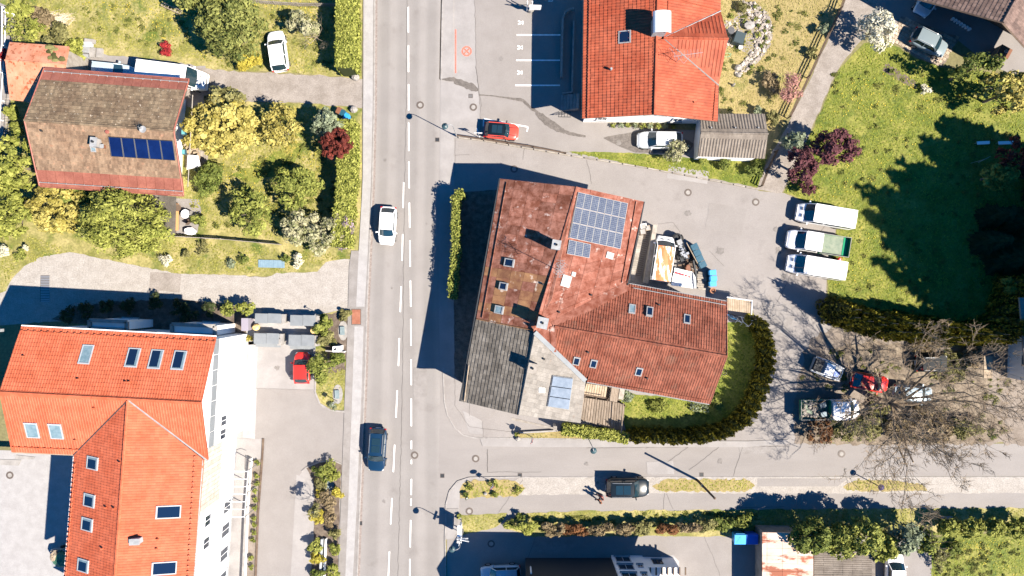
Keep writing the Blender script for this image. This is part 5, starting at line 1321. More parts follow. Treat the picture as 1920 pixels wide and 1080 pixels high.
def hedge(name, label, pts, w, h, leaf, n, size=.22, core=None, jitter=.16):
    """clipped hedge along a pixel polyline (ground line), width w and height h in metres"""
    SEED[0] += 1; g = np.random.default_rng(SEED[0])
    q = [P(a, b, 0) for a, b in pts]; c0 = q[len(q) // 2]
    t = T(name, label, 'hedge', (c0.x, c0.y, 0))
    seg = [(q[i], q[i + 1]) for i in range(len(q) - 1)]; Ls = np.array([(b - a).length for a, b in seg])
    i = g.choice(len(seg), n, p=Ls / Ls.sum()); f = g.uniform(size=n)
    A = np.array([[a.x, a.y] for a, b in seg]); Bv = np.array([[b.x, b.y] for a, b in seg]); D = (Bv - A) / Ls[:, None]
    p = A[i] + (Bv - A)[i] * f[:, None]; nrm = np.stack([-D[:, 1], D[:, 0]], 1)[i]
    ww = w * (1 + .12 * np.sin(p[:, 0] * 3.1) * np.sin(p[:, 1] * 2.3)); hh = h * (1 + .05 * np.sin(p[:, 0] * 1.9 + p[:, 1] * 2.7))
    top = g.uniform(size=n) < .62; sgn = np.sign(g.normal(size=n))
    off = np.where(top, g.uniform(-.5, .5, n), sgn * .5) * ww + g.normal(0, jitter * .4, n); z = np.where(top, hh, g.uniform(.05, 1, n) * hh) + g.normal(0, jitter * .5, n)
    c = np.stack([p[:, 0] + nrm[:, 0] * off, p[:, 1] + nrm[:, 1] * off, np.maximum(z, .06)], 1)
    nn = np.stack([np.where(top, 0, nrm[:, 0] * sgn), np.where(top, 0, nrm[:, 1] * sgn), np.where(top, 1., .2)], 1) + g.normal(size=(n, 3)) * .55; nn /= np.linalg.norm(nn, axis=1)[:, None]
    tt = np.cross(nn, g.normal(size=(n, 3))); tt /= np.linalg.norm(tt, axis=1)[:, None]; b = np.cross(nn, tt); s = size * g.uniform(.55, 1.4, n)[:, None] * .5
    Q = np.stack([c - tt * s, c + b * s * .65, c + tt * s, c - b * s * .65], 1); Q[:, :, 2] = np.maximum(Q[:, :, 2], .04)
    BQ('foliage', Q.reshape(-1, 3), g.uniform(size=n), LF[leaf], t)
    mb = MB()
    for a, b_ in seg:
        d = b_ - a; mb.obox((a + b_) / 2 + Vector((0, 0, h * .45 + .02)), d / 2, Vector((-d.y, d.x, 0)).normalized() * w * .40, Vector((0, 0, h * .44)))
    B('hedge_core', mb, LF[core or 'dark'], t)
    return t

def conifer(name, label, cat, base, h, r, leaf, n=700, group=None, size=.35, layers=0, proto=None, tips=1):
    """cone-shaped evergreen, base in world metres"""
    SEED[0] += 1; g = np.random.default_rng(SEED[0])
    t = T(name, label, cat, (base[0], base[1], 0), group)
    u = g.uniform(size=n); z = h * (1 - np.sqrt(u * .96 + .04)) if not layers else h * (1 - np.sqrt(u)); z = np.maximum(z, h * .03)
    a = g.uniform(0, 2 * np.pi, n); prof = (1 - z / h) ** .75
    rr = r * prof * (1 + .16 * np.sin(5 * a + z * 2))
    if layers: rr *= .72 + .4 * ((z / h * layers) % 1 < .5) * (.6 + .6 * g.uniform(size=n)); rr *= g.uniform(.35, 1.0, n) ** .5
    else: rr *= .78 + .26 * g.uniform(size=n)
    c = np.stack([base[0] + np.cos(a) * rr, base[1] + np.sin(a) * rr, z], 1)
    out = np.stack([np.cos(a), np.sin(a), np.full(n, .25)], 1) + g.normal(size=(n, 3)) * .35; out /= np.linalg.norm(out, axis=1)[:, None]
    if layers:
        tt = np.stack([np.cos(a), np.sin(a), np.full(n, -.25)], 1); b = np.stack([-np.sin(a), np.cos(a), np.zeros(n)], 1)
    else:
        tt = np.stack([np.cos(a) * .25, np.sin(a) * .25, np.ones(n)], 1) + g.normal(size=(n, 3)) * .22; tt /= np.linalg.norm(tt, axis=1)[:, None]; b = np.cross(out, tt)
    s = size * g.uniform(.6, 1.4, n)[:, None]
    Q = np.stack([c - tt * s * .6, c + b * s * .3, c + tt * s * .7, c - b * s * .3], 1); Q[:, :, 2] = np.maximum(Q[:, :, 2], .03)
    BQ('foliage', Q.reshape(-1, 3), g.uniform(size=n), LF[leaf], t)
    mb = MB(); mb.tube([(base[0], base[1], 0), (base[0], base[1], h * .5), (base[0], base[1], h * .95)], [r * .12, r * .08, .02], 6); B('trunk', mb, MAT['bark'], t)
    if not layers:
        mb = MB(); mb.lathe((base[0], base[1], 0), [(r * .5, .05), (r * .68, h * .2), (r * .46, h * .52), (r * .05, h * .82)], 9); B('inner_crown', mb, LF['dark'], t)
    return t

def bare(name, label, cat, base, h, spread, seed, leafless='bark_pale', depth=5, trunk=.22, group=None, lean=(0, 0), first=7, twig=.006, zt=.22):
    """leafless tree: limbs fork into twigs"""
    g = random.Random(seed); t = T(name, label, cat, (base[0], base[1], 0), group)
    mbt = MB(); mbl = MB(); mbw = MB(); zt = zt
    top = Vector((base[0] + lean[0], base[1] + lean[1], h * zt)); mbt.tube([(base[0], base[1], 0), ((base[0] + top.x) / 2, (base[1] + top.y) / 2, h * zt * .5), top], [trunk * 1.15, trunk, trunk * .85], 9)
    B('trunk', mbt, MAT[leafless], t)
    def grow(p, d, L, r, lv):
        pts = [p]; n = 4
        for i in range(n):
            d = (d + Vector((g.uniform(-1, 1), g.uniform(-1, 1), g.uniform(-.35, .8))) * .27).normalized(); pts.append(pts[-1] + d * L / n)
        rad = [r * (1 - .45 * i / n) for i in range(n + 1)]
        (mbl if lv < 3 else mbw).tube(pts, rad, 6 if lv < 2 else (4 if lv < 3 else 3))
        if lv >= depth: return
        m = 3 if lv < depth - 1 else g.randint(5, 8)
        for i in range(m):
            k = g.randint(1, n); q = pts[k]; ax = Vector((g.uniform(-1, 1), g.uniform(-1, 1), g.uniform(-.4, .7))).normalized()
            nd = (d * .75 + ax * .75).normalized(); grow(q, nd, L * g.uniform(.5, .72), max(r * (1 - .45 * k / n) * .6, twig), lv + 1)
    for i in range(first):
        a = 2 * math.pi * (i + g.uniform(-.3, .3)) / first; e = g.uniform(.35, 1.0)
        grow(top, Vector((math.cos(a) * math.cos(e), math.sin(a) * math.cos(e), math.sin(e))), spread * g.uniform(.42, .56), trunk * .5, 1)
    B('limbs', mbl, MAT[leafless], t); B('twigs', mbw, MAT[leafless], t)
    return t

ORD = 'first second third fourth fifth sixth seventh eighth ninth tenth eleventh twelfth thirteenth fourteenth fifteenth sixteenth seventeenth eighteenth nineteenth twentieth twenty-first twenty-second twenty-third twenty-fourth twenty-fifth twenty-sixth twenty-seventh twenty-eighth'.split()
# ---- west gardens
tree('yew_tree', 'large dense yew tree beside the white estate car', 'tree', 433, 52, 66, 6.5, 'yew', 10000, .28, .25, k=26, aspect=.45, rl=.40)
tree('yew_tree', 'dense evergreen cut by the top frame edge above the ladder', 'tree', 370, -5, 32, 6.0, 'yew', 2600, .30, .22, k=8)
shrub('golden forsythia bush at the foot of the big yew', 466, 114, 23, 1.8, 'gold', 1300, .20, aspect=.8)
shrub('small crimson maple bush alone on the front lawn', 312, 94, 14, 1.1, 'crimson', 600, .16)
tree('blossom_tree', 'small tree with pale blossom right of the white estate car', 'tree', 570, 42, 27, 3.2, 'cream', 1300, .24, .08, k=7, shell=.3)
bare('bare_sapling', 'bare pale sapling against the tall roadside hedge', 'tree', (P(598, 75).x, P(598, 75).y), 3.6, 3.4, 5, 'bark_pale', 3, .06, first=6)
hedge('tall_hedge', 'tall lime green hedge along the road north of the gravel drive', [(659, -60), (660, 60), (659, 144)], 1.75, 2.9, 'lime', 9500, .26)
hedge('tall_hedge', 'lime green hedge along the road south of the gravel drive', [(660, 236), (659, 340), (654, 395), (649, 466)], 1.6, 2.6, 'lime', 8500, .26)
for px, py, r, h, lf, lb in ((52, 62, 34, 2.0, 'lime', 'loose lime shrub near the rail track at the upper corner'), (110, 68, 28, 1.6, 'olive', 'olive scrub between the straw heap and the orange barn'), (80, 28, 22, 1.0, 'brown', 'brown brush heap by the pale straw'), (142, 92, 22, 1.4, 'lime', 'lime scrub leaning over the orange barn roof'), (38, 25, 26, 1.2, 'lime', 'low lime shrub at the top corner beside the track'), (25, 215, 16, 1.6, 'lime', 'lime shrub between the track and the brown house'), (32, 245, 15, 1.6, 'fresh', 'fresh green shrub under the brown house verge')):
    shrub(lb, px, py, r, h, lf, 1000, .22)
shrub('crimson shrub cut by the frame beside the orange barn', 1, 104, 13, 1.6, 'crimson', 450, .2)
tree('yellow_tree', 'big yellow leafed tree beside the brown house balcony', 'tree', 420, 238, 70, 6.0, 'yellow', 8500, .28, .2, k=18, ry=58, shell=.45, aspect=.75)
tree('yellow_tree', 'thinner yellow tree fading into the garden lawn', 'tree', 524, 240, 46, 4.6, 'yellow', 2600, .25, .12, k=10, ry=52, shell=.2)
tree('evergreen_tree', 'dark branchy tree between the drive and the yellow tree', 'tree', 428, 190, 42, 5.0, 'olive', 2000, .28, .14, k=9, ry=26, shell=.3)
tree('grey_shrub_tree', 'grey green bushy tree beside the bins at the drive', 'tree', 617, 236, 33, 4.0, 'grey', 2600, .24, .1, k=9)
tree('maroon_tree', 'dark red leafed small tree over the roadside hedge', 'tree', 634, 271, 29, 4.3, 'maroon', 2600, .22, .1, k=9)
tree('garden_tree', 'round green tree on the lawn with a dark shadow, nearest the hedge', 'tree', 560, 350, 46, 3.8, 'fresh', 3600, .24, .1, k=11, ry=38)
tree('garden_tree', 'loose green tree above the picket fence', 'tree', 475, 398, 40, 3.8, 'fresh', 2800, .24, .1, k=10, ry=44, shell=.3)
tree('garden_tree', 'green shrubs heaped by the terrace corner', 'tree', 394, 332, 36, 2.6, 'mid', 2200, .24, .1, k=9)
shrub('blue green clipped bush at the terrace edge', 380, 318, 12, 1.3, 'grey', 500, .18)
shrub('small green bush beside the garden table', 374, 412, 16, 1.3, 'fresh', 600, .18)
tree('flowering_bush', 'pale blossoming bush at the end of the picket fence', 'bush', 560, 428, 34, 3.2, 'cream', 2600, .22, .08, k=9)
tree('flowering_bush', 'pale green blossoming bush between the fence and the lilac', 'bush', 603, 440, 34, 3.2, 'cream', 2400, .22, .08, k=9)
tree('lilac_bush', 'lilac flowering bush leaning over the road end of the hedge', 'bush', 643, 425, 25, 3.0, 'lilac', 1500, .22, .08, k=9, ry=48)
tree('dense_tree', 'big lime conifer hiding the corner of the brown house', 'tree', 232, 425, 88, 7.0, 'lime', 13000, .28, .25, k=30, ry=62, aspect=.4, rl=.40)
tree('apple_tree', 'sprawling yellow green tree left of the big lime conifer', 'tree', 110, 395, 62, 5.0, 'yellow', 5200, .27, .18, k=16, ry=50, shell=.25)
tree('apple_tree', 'sprawling yellow green tree at the left frame edge', 'tree', 25, 395, 58, 5.5, 'lime', 5200, .27, .18, k=15, ry=56, shell=.25)
tree('apple_tree', 'yellow green tree under the verge of the brown house', 'tree', 28, 310, 48, 5.5, 'lime', 4200, .27, .18, k=13, ry=46, shell=.25)
tree('evergreen_tree', 'dark green tree filling the gap under the red eaves', 'tree', 150, 372, 40, 4.2, 'mid', 2600, .27, .14, k=10, ry=22)
for px, py, r, lb in ((313, 485, 13, 'white flowering bush at the foot of the lime conifer'), (561, 489, 15, 'white flowering bush beside the blue grey board'), (6, 470, 14, 'white flowering bush cut by the left frame edge'), (48, 465, 5, 'tiny white flower clump on the grass')):
    shrub(lb, px, py, r, 1.0, 'white', int(26 * r) + 60, .17, name='white_bush')
for px, py, r, lb, lf in ((378, 464, 15, 'spiky olive clump below the picket fence', 'olive'), (455, 485, 11, 'dark low clump on the strip lawn', 'mid'), (430, 494, 11, 'grey lavender clump on the strip lawn', 'grey'), (350, 478, 9, 'small olive clump near the white flowering bush', 'olive'), (535, 485, 9, 'green clump between board and white bush', 'mid'), (40, 480, 14, 'weedy green patch by the paved yard edge', 'fresh')):
    shrub(lb, px, py, r, .7, lf, 260, .18)
# ---- by the orange apartment house
shrub('lime shrub at the corner of the bin shelters', 462, 581, 17, 2.2, 'lime', 900, .2); shrub('small green shrub beside the shaded bed', 428, 577, 16, 1.7, 'fresh', 700, .2); shrub('tiny golden tuft at the white wall corner', 469, 636, 7, .8, 'gold', 200, .14)
for i, (px, py) in enumerate(((130, 588), (165, 580), (200, 577), (240, 571), (290, 566), (335, 575), (355, 590), (395, 578))):
    shrub(ORD[i] + ' dark shrub from the west end of the shaded apartment bed', px, py, 17, 1.3, 'dark', 420, .22, group='shrubs in the shade north of the orange house')
for px, py, r, h, lf, lb in ((608, 610, 18, 1.9, 'fresh', 'green shrub beside the yellow sack of the bin shelters'), (612, 636, 20, 1.6, 'olive', 'olive shrub in front of the white notice board'), (604, 600, 14, 1.2, 'mid', 'dark green shrub at the head of the shrub bed'), (645, 590, 13, .7, 'olive', 'low olive ground plants by the pavement'), (604, 690, 30, 2.4, 'fresh', 'round lime bush overhanging the red parked car'), (632, 672, 14, .8, 'mid', 'low green plants below the notice board')):
    shrub(lb, px, py, r, h, lf, int(r * 55), .22)
shrub('pale blue catmint clump at the tip of the shrub bed', 625, 760, 11, .4, 'grey', 260, .15)
PL = [(612, 882, 20, 1.3, 'fresh', 'green shrub at the rounded head of the planter'), (628, 893, 13, 1.2, 'lime', 'lime shrub by the pavement at the planter head'), (595, 885, 12, 1.4, 'mid', 'dark shrub at the drive side of the planter head'), (603, 905, 14, 1.0, 'olive', 'olive shrub below the planter head'), (630, 925, 13, 1.2, 'gold', 'golden shrub by the pavement below the shaft cover'), (612, 938, 18, 1.3, 'brown', 'brown twiggy shrub at the young tree'), (596, 968, 15, 1.6, 'gold', 'bright yellow bush in the planter middle'), (618, 972, 17, 1.0, 'brown', 'brown grass clump beside the yellow bush'), (628, 1000, 13, 1.1, 'olive', 'olive shrub by the pavement below the brown clump'), (591, 1022, 14, 1.4, 'lime', 'lime shrub on the drive side near the planter tub'), (597, 1048, 15, 1.3, 'gold', 'yellow green shrub below the planter tub'), (626, 1030, 12, .9, 'fresh', 'fresh green strip shrub at the pavement edge'), (622, 1070, 18, 1.4, 'lime', 'lime shrub at the bottom of the planter'), (596, 1076, 13, 1.2, 'mid', 'dark shrub at the bottom frame edge of the planter'), (600, 925, 10, .8, 'gold', 'small golden tuft beside the gravel path')]
for px, py, r, h, lf, lb in PL: shrub(lb, px, py, r, h, lf, int(r * 42), .19, name='planter_shrub')
bare('young_tree', 'thin young tree in the planter casting a leafy shadow on the drive', 'tree', (P(604, 940).x, P(604, 940).y), 3.4, 2.0, 12, 'bark', 3, .035, first=5, zt=.4)
t_ = [o for o in bpy.data.objects if o.name.startswith('young_tree')][0]
c = P(604, 940, 0); V, R = cloud(lobes_for((c.x, c.y, 2.8), .8, .8, .7, 5, 77), 260, .22, shell=.2, seed=77); BQ('crown', V, R, LF['olive'], t_)
for i, (px, py) in enumerate(((482, 868), (482, 892), (481.5, 907), (478, 921), (479, 938), (478, 954), (477, 971), (476, 985), (476, 999), (474.5, 1014), (472, 1047), (471, 1064))):
    shrub(ORD[i] + ' small round clipped bush from the terrace end of the soil strip', px, py, 5.5, .5, 'fresh', 170, .13, name='clipped_bush', group='row of little round bushes in the soil strip')
# ---- middle
hedge('yard_hedge', 'narrow sunlit hedge between the road and the rusty workshop', [(873, 367), (858, 372), (857, 420), (858, 470), (853, 530), (852, 560)], .8, 2.4, 'fresh', 3000, .2)
hedge('low_hedge', 'low leafy hedge below the deck along the side street', [(1052, 801), (1090, 806), (1140, 812), (1175, 819)], 1.0, 1.1, 'lime', 3000, .22)
shrub('grey leafed bush where the red wing meets the deck', 1176, 741, 14, 1.0, 'grey', 500, .2); shrub('lush green clump under the red wing eaves', 1240, 762, 26, .7, 'fresh', 700, .2, ry=12); shrub('pale catmint clump at the corner of the red wing', 1310, 762, 17, .6, 'grey', 380, .17); shrub('fresh green clump at the wing corner', 1345, 748, 14, .7, 'fresh', 380, .18)
shrub('weed tuft at the end of the low concrete kerb', 969, 814, 5, .5, 'fresh', 120, .14)
arc = [(1186, 812), (1215, 813), (1245, 814), (1275, 814), (1305, 812), (1332, 808), (1355, 800), (1376, 787), (1393, 770), (1406, 750), (1415, 728), (1422, 705), (1427, 682), (1429, 660), (1428, 638), (1421, 617), (1409, 602)]
def along(pts, step):
    q = [P(a, b, 0) for a, b in pts]; out = [q[0]]; acc = 0
    for a, b in zip(q, q[1:]):
        L = (b - a).length; d = (b - a) / L; s = step - acc
        while s <= L: out.append(a + d * s); s += step
        acc = (acc + L) % step
    return out
for i, p in enumerate(along(arc, .92)):
    conifer('thuja', ORD[i] + ' slim thuja of the curved garden row counted from the low hedge', 'thuja', (p.x + random.uniform(-.08, .08), p.y + random.uniform(-.08, .08)), random.uniform(3.7, 4.4), random.uniform(.78, .92), 'thuja', 600, 'curved row of thujas round the garden', .30)
shrub('leafy thuja stump beside the bicycles', 1405, 592, 12, 1.4, 'thuja', 400, .2)
row = [(1552, 588), (1600, 602), (1650, 612), (1700, 618), (1750, 622), (1800, 626), (1845, 625), (1862, 604), (1872, 575), (1876, 540)]
for i, p in enumerate(along(row, 1.3)):
    for j in range(2):
        conifer('tall_thuja', ORD[i] + (' tall thuja on the meadow side' if j else ' tall thuja on the parked cars side') + ' of the screen, from the yard end', 'thuja', (p.x + random.uniform(-.2, .2), p.y + (.75 * j - .3) + random.uniform(-.2, .2)), random.uniform(5.6, 7.4), random.uniform(.95, 1.2), 'thuja', 900, 'tall evergreen screen behind the meadow', .34)
# spruces beyond the right frame edge whose shadows fall on the meadow
SP = [(1985, 545, 24), (1950, 520, 19), (2005, 500, 22), (1948, 560, 18), (2010, 600, 25), (1965, 440, 15), (1925, 455, 12), (1990, 410, 17), (1960, 340, 13), (2000, 345, 15), (2040, 560, 26), (1935, 490, 16), (1940, 590, 15)]
SP += [(1962, 470, 18), (1985, 620, 21), (2030, 480, 22), (2060, 620, 26), (1955, 610, 17), (2015, 680, 24), (2040, 420, 20)]  # further unseen spruces added to block sky light over the meadow shadow
for px, py, h in SP:
    h *= 1.0
    conifer('spruce_tree', 'tall dark spruce just beyond the frame edge shading the meadow', 'tree', (P(px, py).x, P(px, py).y), h, h * .17, 'spruce', 2600, 'spruces shading the meadow', .8, layers=14)
for px, py, h, lb in ((1893, 420, 6.5, 'added young spruce darkening the deep shadow nearest the red brown tree'), (1900, 468, 7.5, 'added young spruce darkening the deep shadow at the frame edge'), (1868, 488, 5.5, 'added young spruce darkening the shadow above the tall thujas'), (1838, 455, 4.5, 'small added spruce darkening the farthest part of the shaded meadow'), (1850, 408, 4.0, 'small added spruce darkening the meadow below the half shaded green tree')):
    conifer('added_spruce', lb, 'tree', (P(px, py).x, P(px, py).y), h, h * .24, 'spruce', 1500, 'young spruces added to darken the meadow shadow', .5, layers=9)  # young spruces invented to deepen the meadow shadow
# ---- north-east gardens
tree('plum_tree', 'purple leafed tree, the larger of two at the lane mouth', 'tree', 1558, 280, 44, 5.0, 'plum', 3200, .25, .14, k=11, ry=34)
tree('plum_tree', 'purple leafed tree at the corner of lane and yard', 'tree', 1502, 312, 34, 4.6, 'plum', 2400, .25, .14, k=10, ry=42, shell=.3)
shrub('reddish sprawling shrub behind the first white van', 1512, 352, 18, 1.6, 'plum', 500, .22, shell=.2)
tree('pink_bush', 'pink twiggy bush beside the gravel lane', 'bush', 1482, 164, 27, 2.8, 'pink', 1500, .22, .06, k=8, shell=.2, aspect=.3)
tree('blossom_tree', 'white blossoming tree at the corner of the cobbled apron', 'tree', 1640, 56, 34, 4.4, 'white', 3000, .22, .12, k=11, ry=36)
tree('grey_tree', 'pale grey leafed tree throwing its shadow on the garage', 'tree', 1484, 262, 24, 5.0, 'grey', 1200, .24, .1, k=7, shell=.2)
tree('fruit_tree', 'light green spreading tree near the brown planter box', 'tree', 1885, 175, 60, 5.5, 'yellow', 4200, .25, .16, k=13, ry=42, shell=.2)
tree('fruit_tree', 'small tree whose dark shadow lies beside the flower bed', 'tree', 1822, 130, 40, 6.0, 'mid', 1300, .25, .12, k=8, ry=30, shell=.15)
shrub('white flowering plant at the flower bed end', 1737, 168, 11, .8, 'white', 300, .16, name='white_bush'); shrub('small green plant in the flower bed', 1671, 132, 6, .5, 'mid', 140, .14)
tree('meadow_tree', 'green tree half in shadow at the meadow edge', 'tree', 1868, 330, 40, 4.0, 'fresh', 2000, .25, .12, k=9, ry=26, shell=.3)
tree('meadow_tree', 'red brown leafed tree by the frame edge on the meadow', 'tree', 1900, 300, 34, 4.4, 'maroon', 1800, .25, .12, k=9, ry=34, shell=.3)
tree('meadow_tree', 'yellow green tree clipped by the frame beside the shadow', 'tree', 1912, 535, 26, 4.0, 'lime', 1400, .25, .12, k=8, ry=24)
for px, py, r, h, lf, lb in ((1543, 55, 10, 1.4, 'grey', 'pale green bush beside the lane fence top'), (1522, 100, 12, 1.0, 'olive', 'straw coloured bush at the fence near the rock garden'), (1420, 207, 9, .9, 'grey', 'pale green bush behind the garage'), (1450, 222, 14, 1.2, 'olive', 'olive shrub at the garage corner'), (1445, 155, 20, 1.3, 'brown', 'bare brown shrub on the dry lawn'), (1415, 318, 18, 1.4, 'mid', 'dark shrub on the verge below the garage'), (1360, 305, 16, 1.1, 'mid', 'low dark bush under the garage eaves'), (1266, 284, 26, 2.2, 'cream', 'twiggy pale bush behind the silver hatchback'), (1318, 302, 12, .9, 'fresh', 'green weeds at the garage wall foot'), (1395, 12, 12, .8, 'olive', 'olive plant at the rock garden top')):
    shrub(lb, px, py, r, h, lf, int(r * 42), .2, shell=.3)
for i, (px, py, r) in enumerate(((1416, 12, 4), (1440, 41, 4), (1417, 35, 4), (1422, 48, 4), (1437, 70, 5), (1422, 65, 7), (1428, 85, 4), (1409, 125, 4), (1372, 30, 5), (1396, 40, 5), (1433, 58, 3), (1405, 60, 4))):
    shrub(ORD[i] + ' little green cushion plant in the rock garden, from its north end', px, py, r, .4, 'fresh' if i % 3 else 'mid', 110, .12, name='rock_plant', group='cushion plants in the rock garden')
for i in range(9):
    shrub(ORD[i] + ' low herb clump along the orange gable house, from the steps', 1150 + i * 14, 236 + random.uniform(-1, 2), 6, .5, 'grey' if i % 2 else 'fresh', 150, .13, name='border_plant', group='border plants along the orange gable house')
# ---- south
bare('bare_tree', 'huge leafless tree spreading over the parked cars and the side street', 'tree', (P(1638, 746).x, P(1638, 746).y), 12.0, 12.4, 29, 'bark_twig', 6, .27, first=13, lean=(.3, -.1), twig=.017)
for px, py, r, h, lf, lb, ry in ((1540, 808, 24, 2.0, 'rust', 'rust red round bush at the mouth of the dirt yard', 20), (1582, 804, 28, 1.9, 'olive', 'yellow green bush next to the rust red one', 18), (1625, 800, 36, 1.6, 'olive', 'brown green scrub under the bare branches by the pickup', 18), (1690, 802, 42, 1.7, 'brown', 'brown scrub at the foot of the bare tree', 20), (1752, 802, 40, 1.6, 'brown', 'brown scrub right of the bare trunk', 18), (1808, 802, 34, 1.5, 'olive', 'olive scrub at the end of the wild hedge', 18), (1740, 776, 34, 1.0, 'brown', 'low brown undergrowth behind the wild hedge', 14), (1780, 690, 34, .7, 'olive', 'mossy undergrowth between the car park and the tall thujas', 26), (1730, 650, 30, .8, 'brown', 'dead brushwood at the foot of the tall thujas', 12), (1825, 668, 18, 1.0, 'brown', 'grey brush heap beside the timber porch', 22), (1650, 765, 24, .6, 'olive', 'weedy strip in front of the pickup', 14)):
    shrub(lb, px, py, r, h, lf, int(r * 70), .2, ry=ry + 5, shell=.2, k=10)
hb = [(990, 990, 26, 'lime'), (1035, 992, 26, 'brown'), (1080, 992, 28, 'rust'), (1125, 992, 26, 'brown'), (1165, 993, 26, 'brown'), (1205, 990, 26, 'olive'), (1245, 990, 24, 'rust'), (1290, 990, 26, 'brown'), (1325, 986, 24, 'olive'), (1360, 984, 22, 'mid'), (1395, 974, 24, 'fresh')]
lbs = ['lime green start of the mixed hedge near the sign board', 'brown hedge bush second from the sign board end', 'rust coloured bush before the black estate car on the hedge line', 'brown hedge bush below the two walkers', 'brown hedge bush right of the walkers', 'olive bush in the middle of the mixed hedge', 'rust red bush in the middle of the mixed hedge', 'brown bush near the hedge gap', 'olive bush before the hedge gap', 'dark green bush at the court entrance', 'fresh green mound above the blue bins']
for (px, py, r, lf), lb in zip(hb, lbs): shrub(lb, px, py, r, 1.5, lf, int(r * 48), .2, name='hedge_bush', ry=14)
shrub('green weed mound beside the worn path', 955, 980, 12, .8, 'fresh', 350, .18); shrub('dark green bush by the worn path', 976, 972, 10, 1.0, 'mid', 300, .18)
sb = [(1515, 1003, 42, 5.4, 'mid', 'dark leafed tree over the rusty shed'), (1570, 1010, 34, 5.0, 'fresh', 'fresh green tree over the corrugated shed'), (1612, 1004, 34, 5.2, 'fresh', 'tall fresh green tree in the middle of the southern row'), (1650, 1018, 28, 4.4, 'lime', 'lime leafed tree at the corrugated shed end'), (1690, 1008, 32, 4.8, 'grey', 'pale green tree above the white parked car'), (1727, 1008, 26, 4.4, 'fresh', 'slender fresh tree at the end of the southern row'), (1775, 990, 24, 2.3, 'lime', 'yellow green bush right of the southern tree row'), (1815, 988, 24, 2.3, 'lime', 'yellow green hedge bush above the southern meadow'), (1860, 988, 24, 2.3, 'lime', 'second yellow green hedge bush above the southern meadow'), (1905, 990, 24, 2.3, 'lime', 'yellow green hedge bush cut by the frame edge')]
for px, py, r, h, lf, lb in sb: tree('row_tree', lb, 'tree', px, py, r, h, lf, int(r * 85), .25, .1, k=12, ry=min(r, 34) if r > 24 else 19)
shrub('dark bush at the corner of the southern meadow', 1762, 1050, 18, 1.5, 'olive', 700, .2, ry=26); shrub('weedy mound at the southern meadow edge', 1790, 1025, 16, 1.0, 'mid', 400, .2)
for px, py, r, lf, lb in ((925, 908, 9, 'fresh', 'green plant at the foot of the round signs'), (880, 912, 8, 'lime', 'lime weed clump near the side street kerb'), (970, 920, 9, 'lime', 'lime weed clump at the end of the flowering verge'), (928, 926, 7, 'fresh', 'small green weed beside the verge stone'), (875, 928, 7, 'mid', 'dark weed at the verge post'), (862, 968, 6, 'fresh', 'green weed behind the sign board')):
    shrub(lb, px, py, r, .5, lf, 200, .15)
# dandelions and low weeds scattered over the grass
Vs = []; Rs = []
for poly, n in (([(1560, 130), (1900, 150), (1900, 600), (1560, 590), (1575, 400), (1500, 365)], 1500), ([(130, 0), (630, 0), (630, 130), (400, 120)], 1500), ([(420, 280), (640, 290), (640, 400), (400, 400)], 500), ([(1750, 1015), (1920, 1010), (1920, 1080), (1750, 1080)], 300)):
    q = [(P(a, b).x, P(a, b).y) for a, b in poly]; x = rng.uniform(min(p[0] for p in q), max(p[0] for p in q), n); y = rng.uniform(min(p[1] for p in q), max(p[1] for p in q), n)
    k = inpoly(x, y, q) & (np.sin(x * .8 + np.sin(y * .9) * 2) + np.sin(y * .7) + rng.normal(0, .7, n) > .1); x, y = x[k], y[k]; n = len(x); s = rng.uniform(.03, .055, n)
    c = np.stack([x, y, np.full(n, .10)], 1); u = np.stack([s, 0 * s, 0 * s], 1); v = np.stack([0 * s, s, .02 * np.ones(n)], 1)
    Vs.append(np.stack([c - u, c - v, c + u, c + v], 1).reshape(-1, 3)); Rs.append(rng.uniform(size=n))
BQ('dandelions', np.concatenate(Vs), np.concatenate(Rs), ML('dandelion_yellow', (.42, .30, .02), (.60, .46, .06)), kind='stuff')
Vs = []; Rs = []
for poly, n in (([(1560, 130), (1900, 150), (1900, 600), (1560, 590), (1575, 400), (1500, 365)], 130), ([(10, 10), (630, 10), (630, 130), (400, 120)], 110), ([(400, 260), (640, 250), (640, 440), (340, 430)], 110), ([(1750, 1015), (1920, 1010), (1920, 1080), (1750, 1080)], 60), ([(1000, 965), (1420, 960), (1420, 978), (1000, 980)], 40), ([(1500, 660), (1900, 650), (1900, 825), (1500, 825)], 120), ([(1350, 5), (1560, 5), (1450, 210), (1350, 210)], 60)):
    for _ in range(n):
        for t__ in range(9):
            px, py = random.uniform(min(p[0] for p in poly), max(p[0] for p in poly)), random.uniform(min(p[1] for p in poly), max(p[1] for p in poly)); w = P(px, py)
            if inpoly(np.array([w.x]), np.array([w.y]), [(P(a, b).x, P(a, b).y) for a, b in poly])[0]: break
        else: continue
        r = random.uniform(.15, .5); V, R = cloud([((w.x, w.y, .06), (r, r * random.uniform(.6, 1), random.uniform(.06, .16)))], int(14 + 60 * r * r * 4), .13, shell=.1, up=.8, seed=random.randint(0, 99999)); Vs.append(V); Rs.append(R * random.uniform(.4, 1))
BQ('ground_weeds', np.concatenate(Vs), np.concatenate(Rs), ML('weed_leaf', (.035, .055, .008), (.20, .185, .05)), kind='stuff')
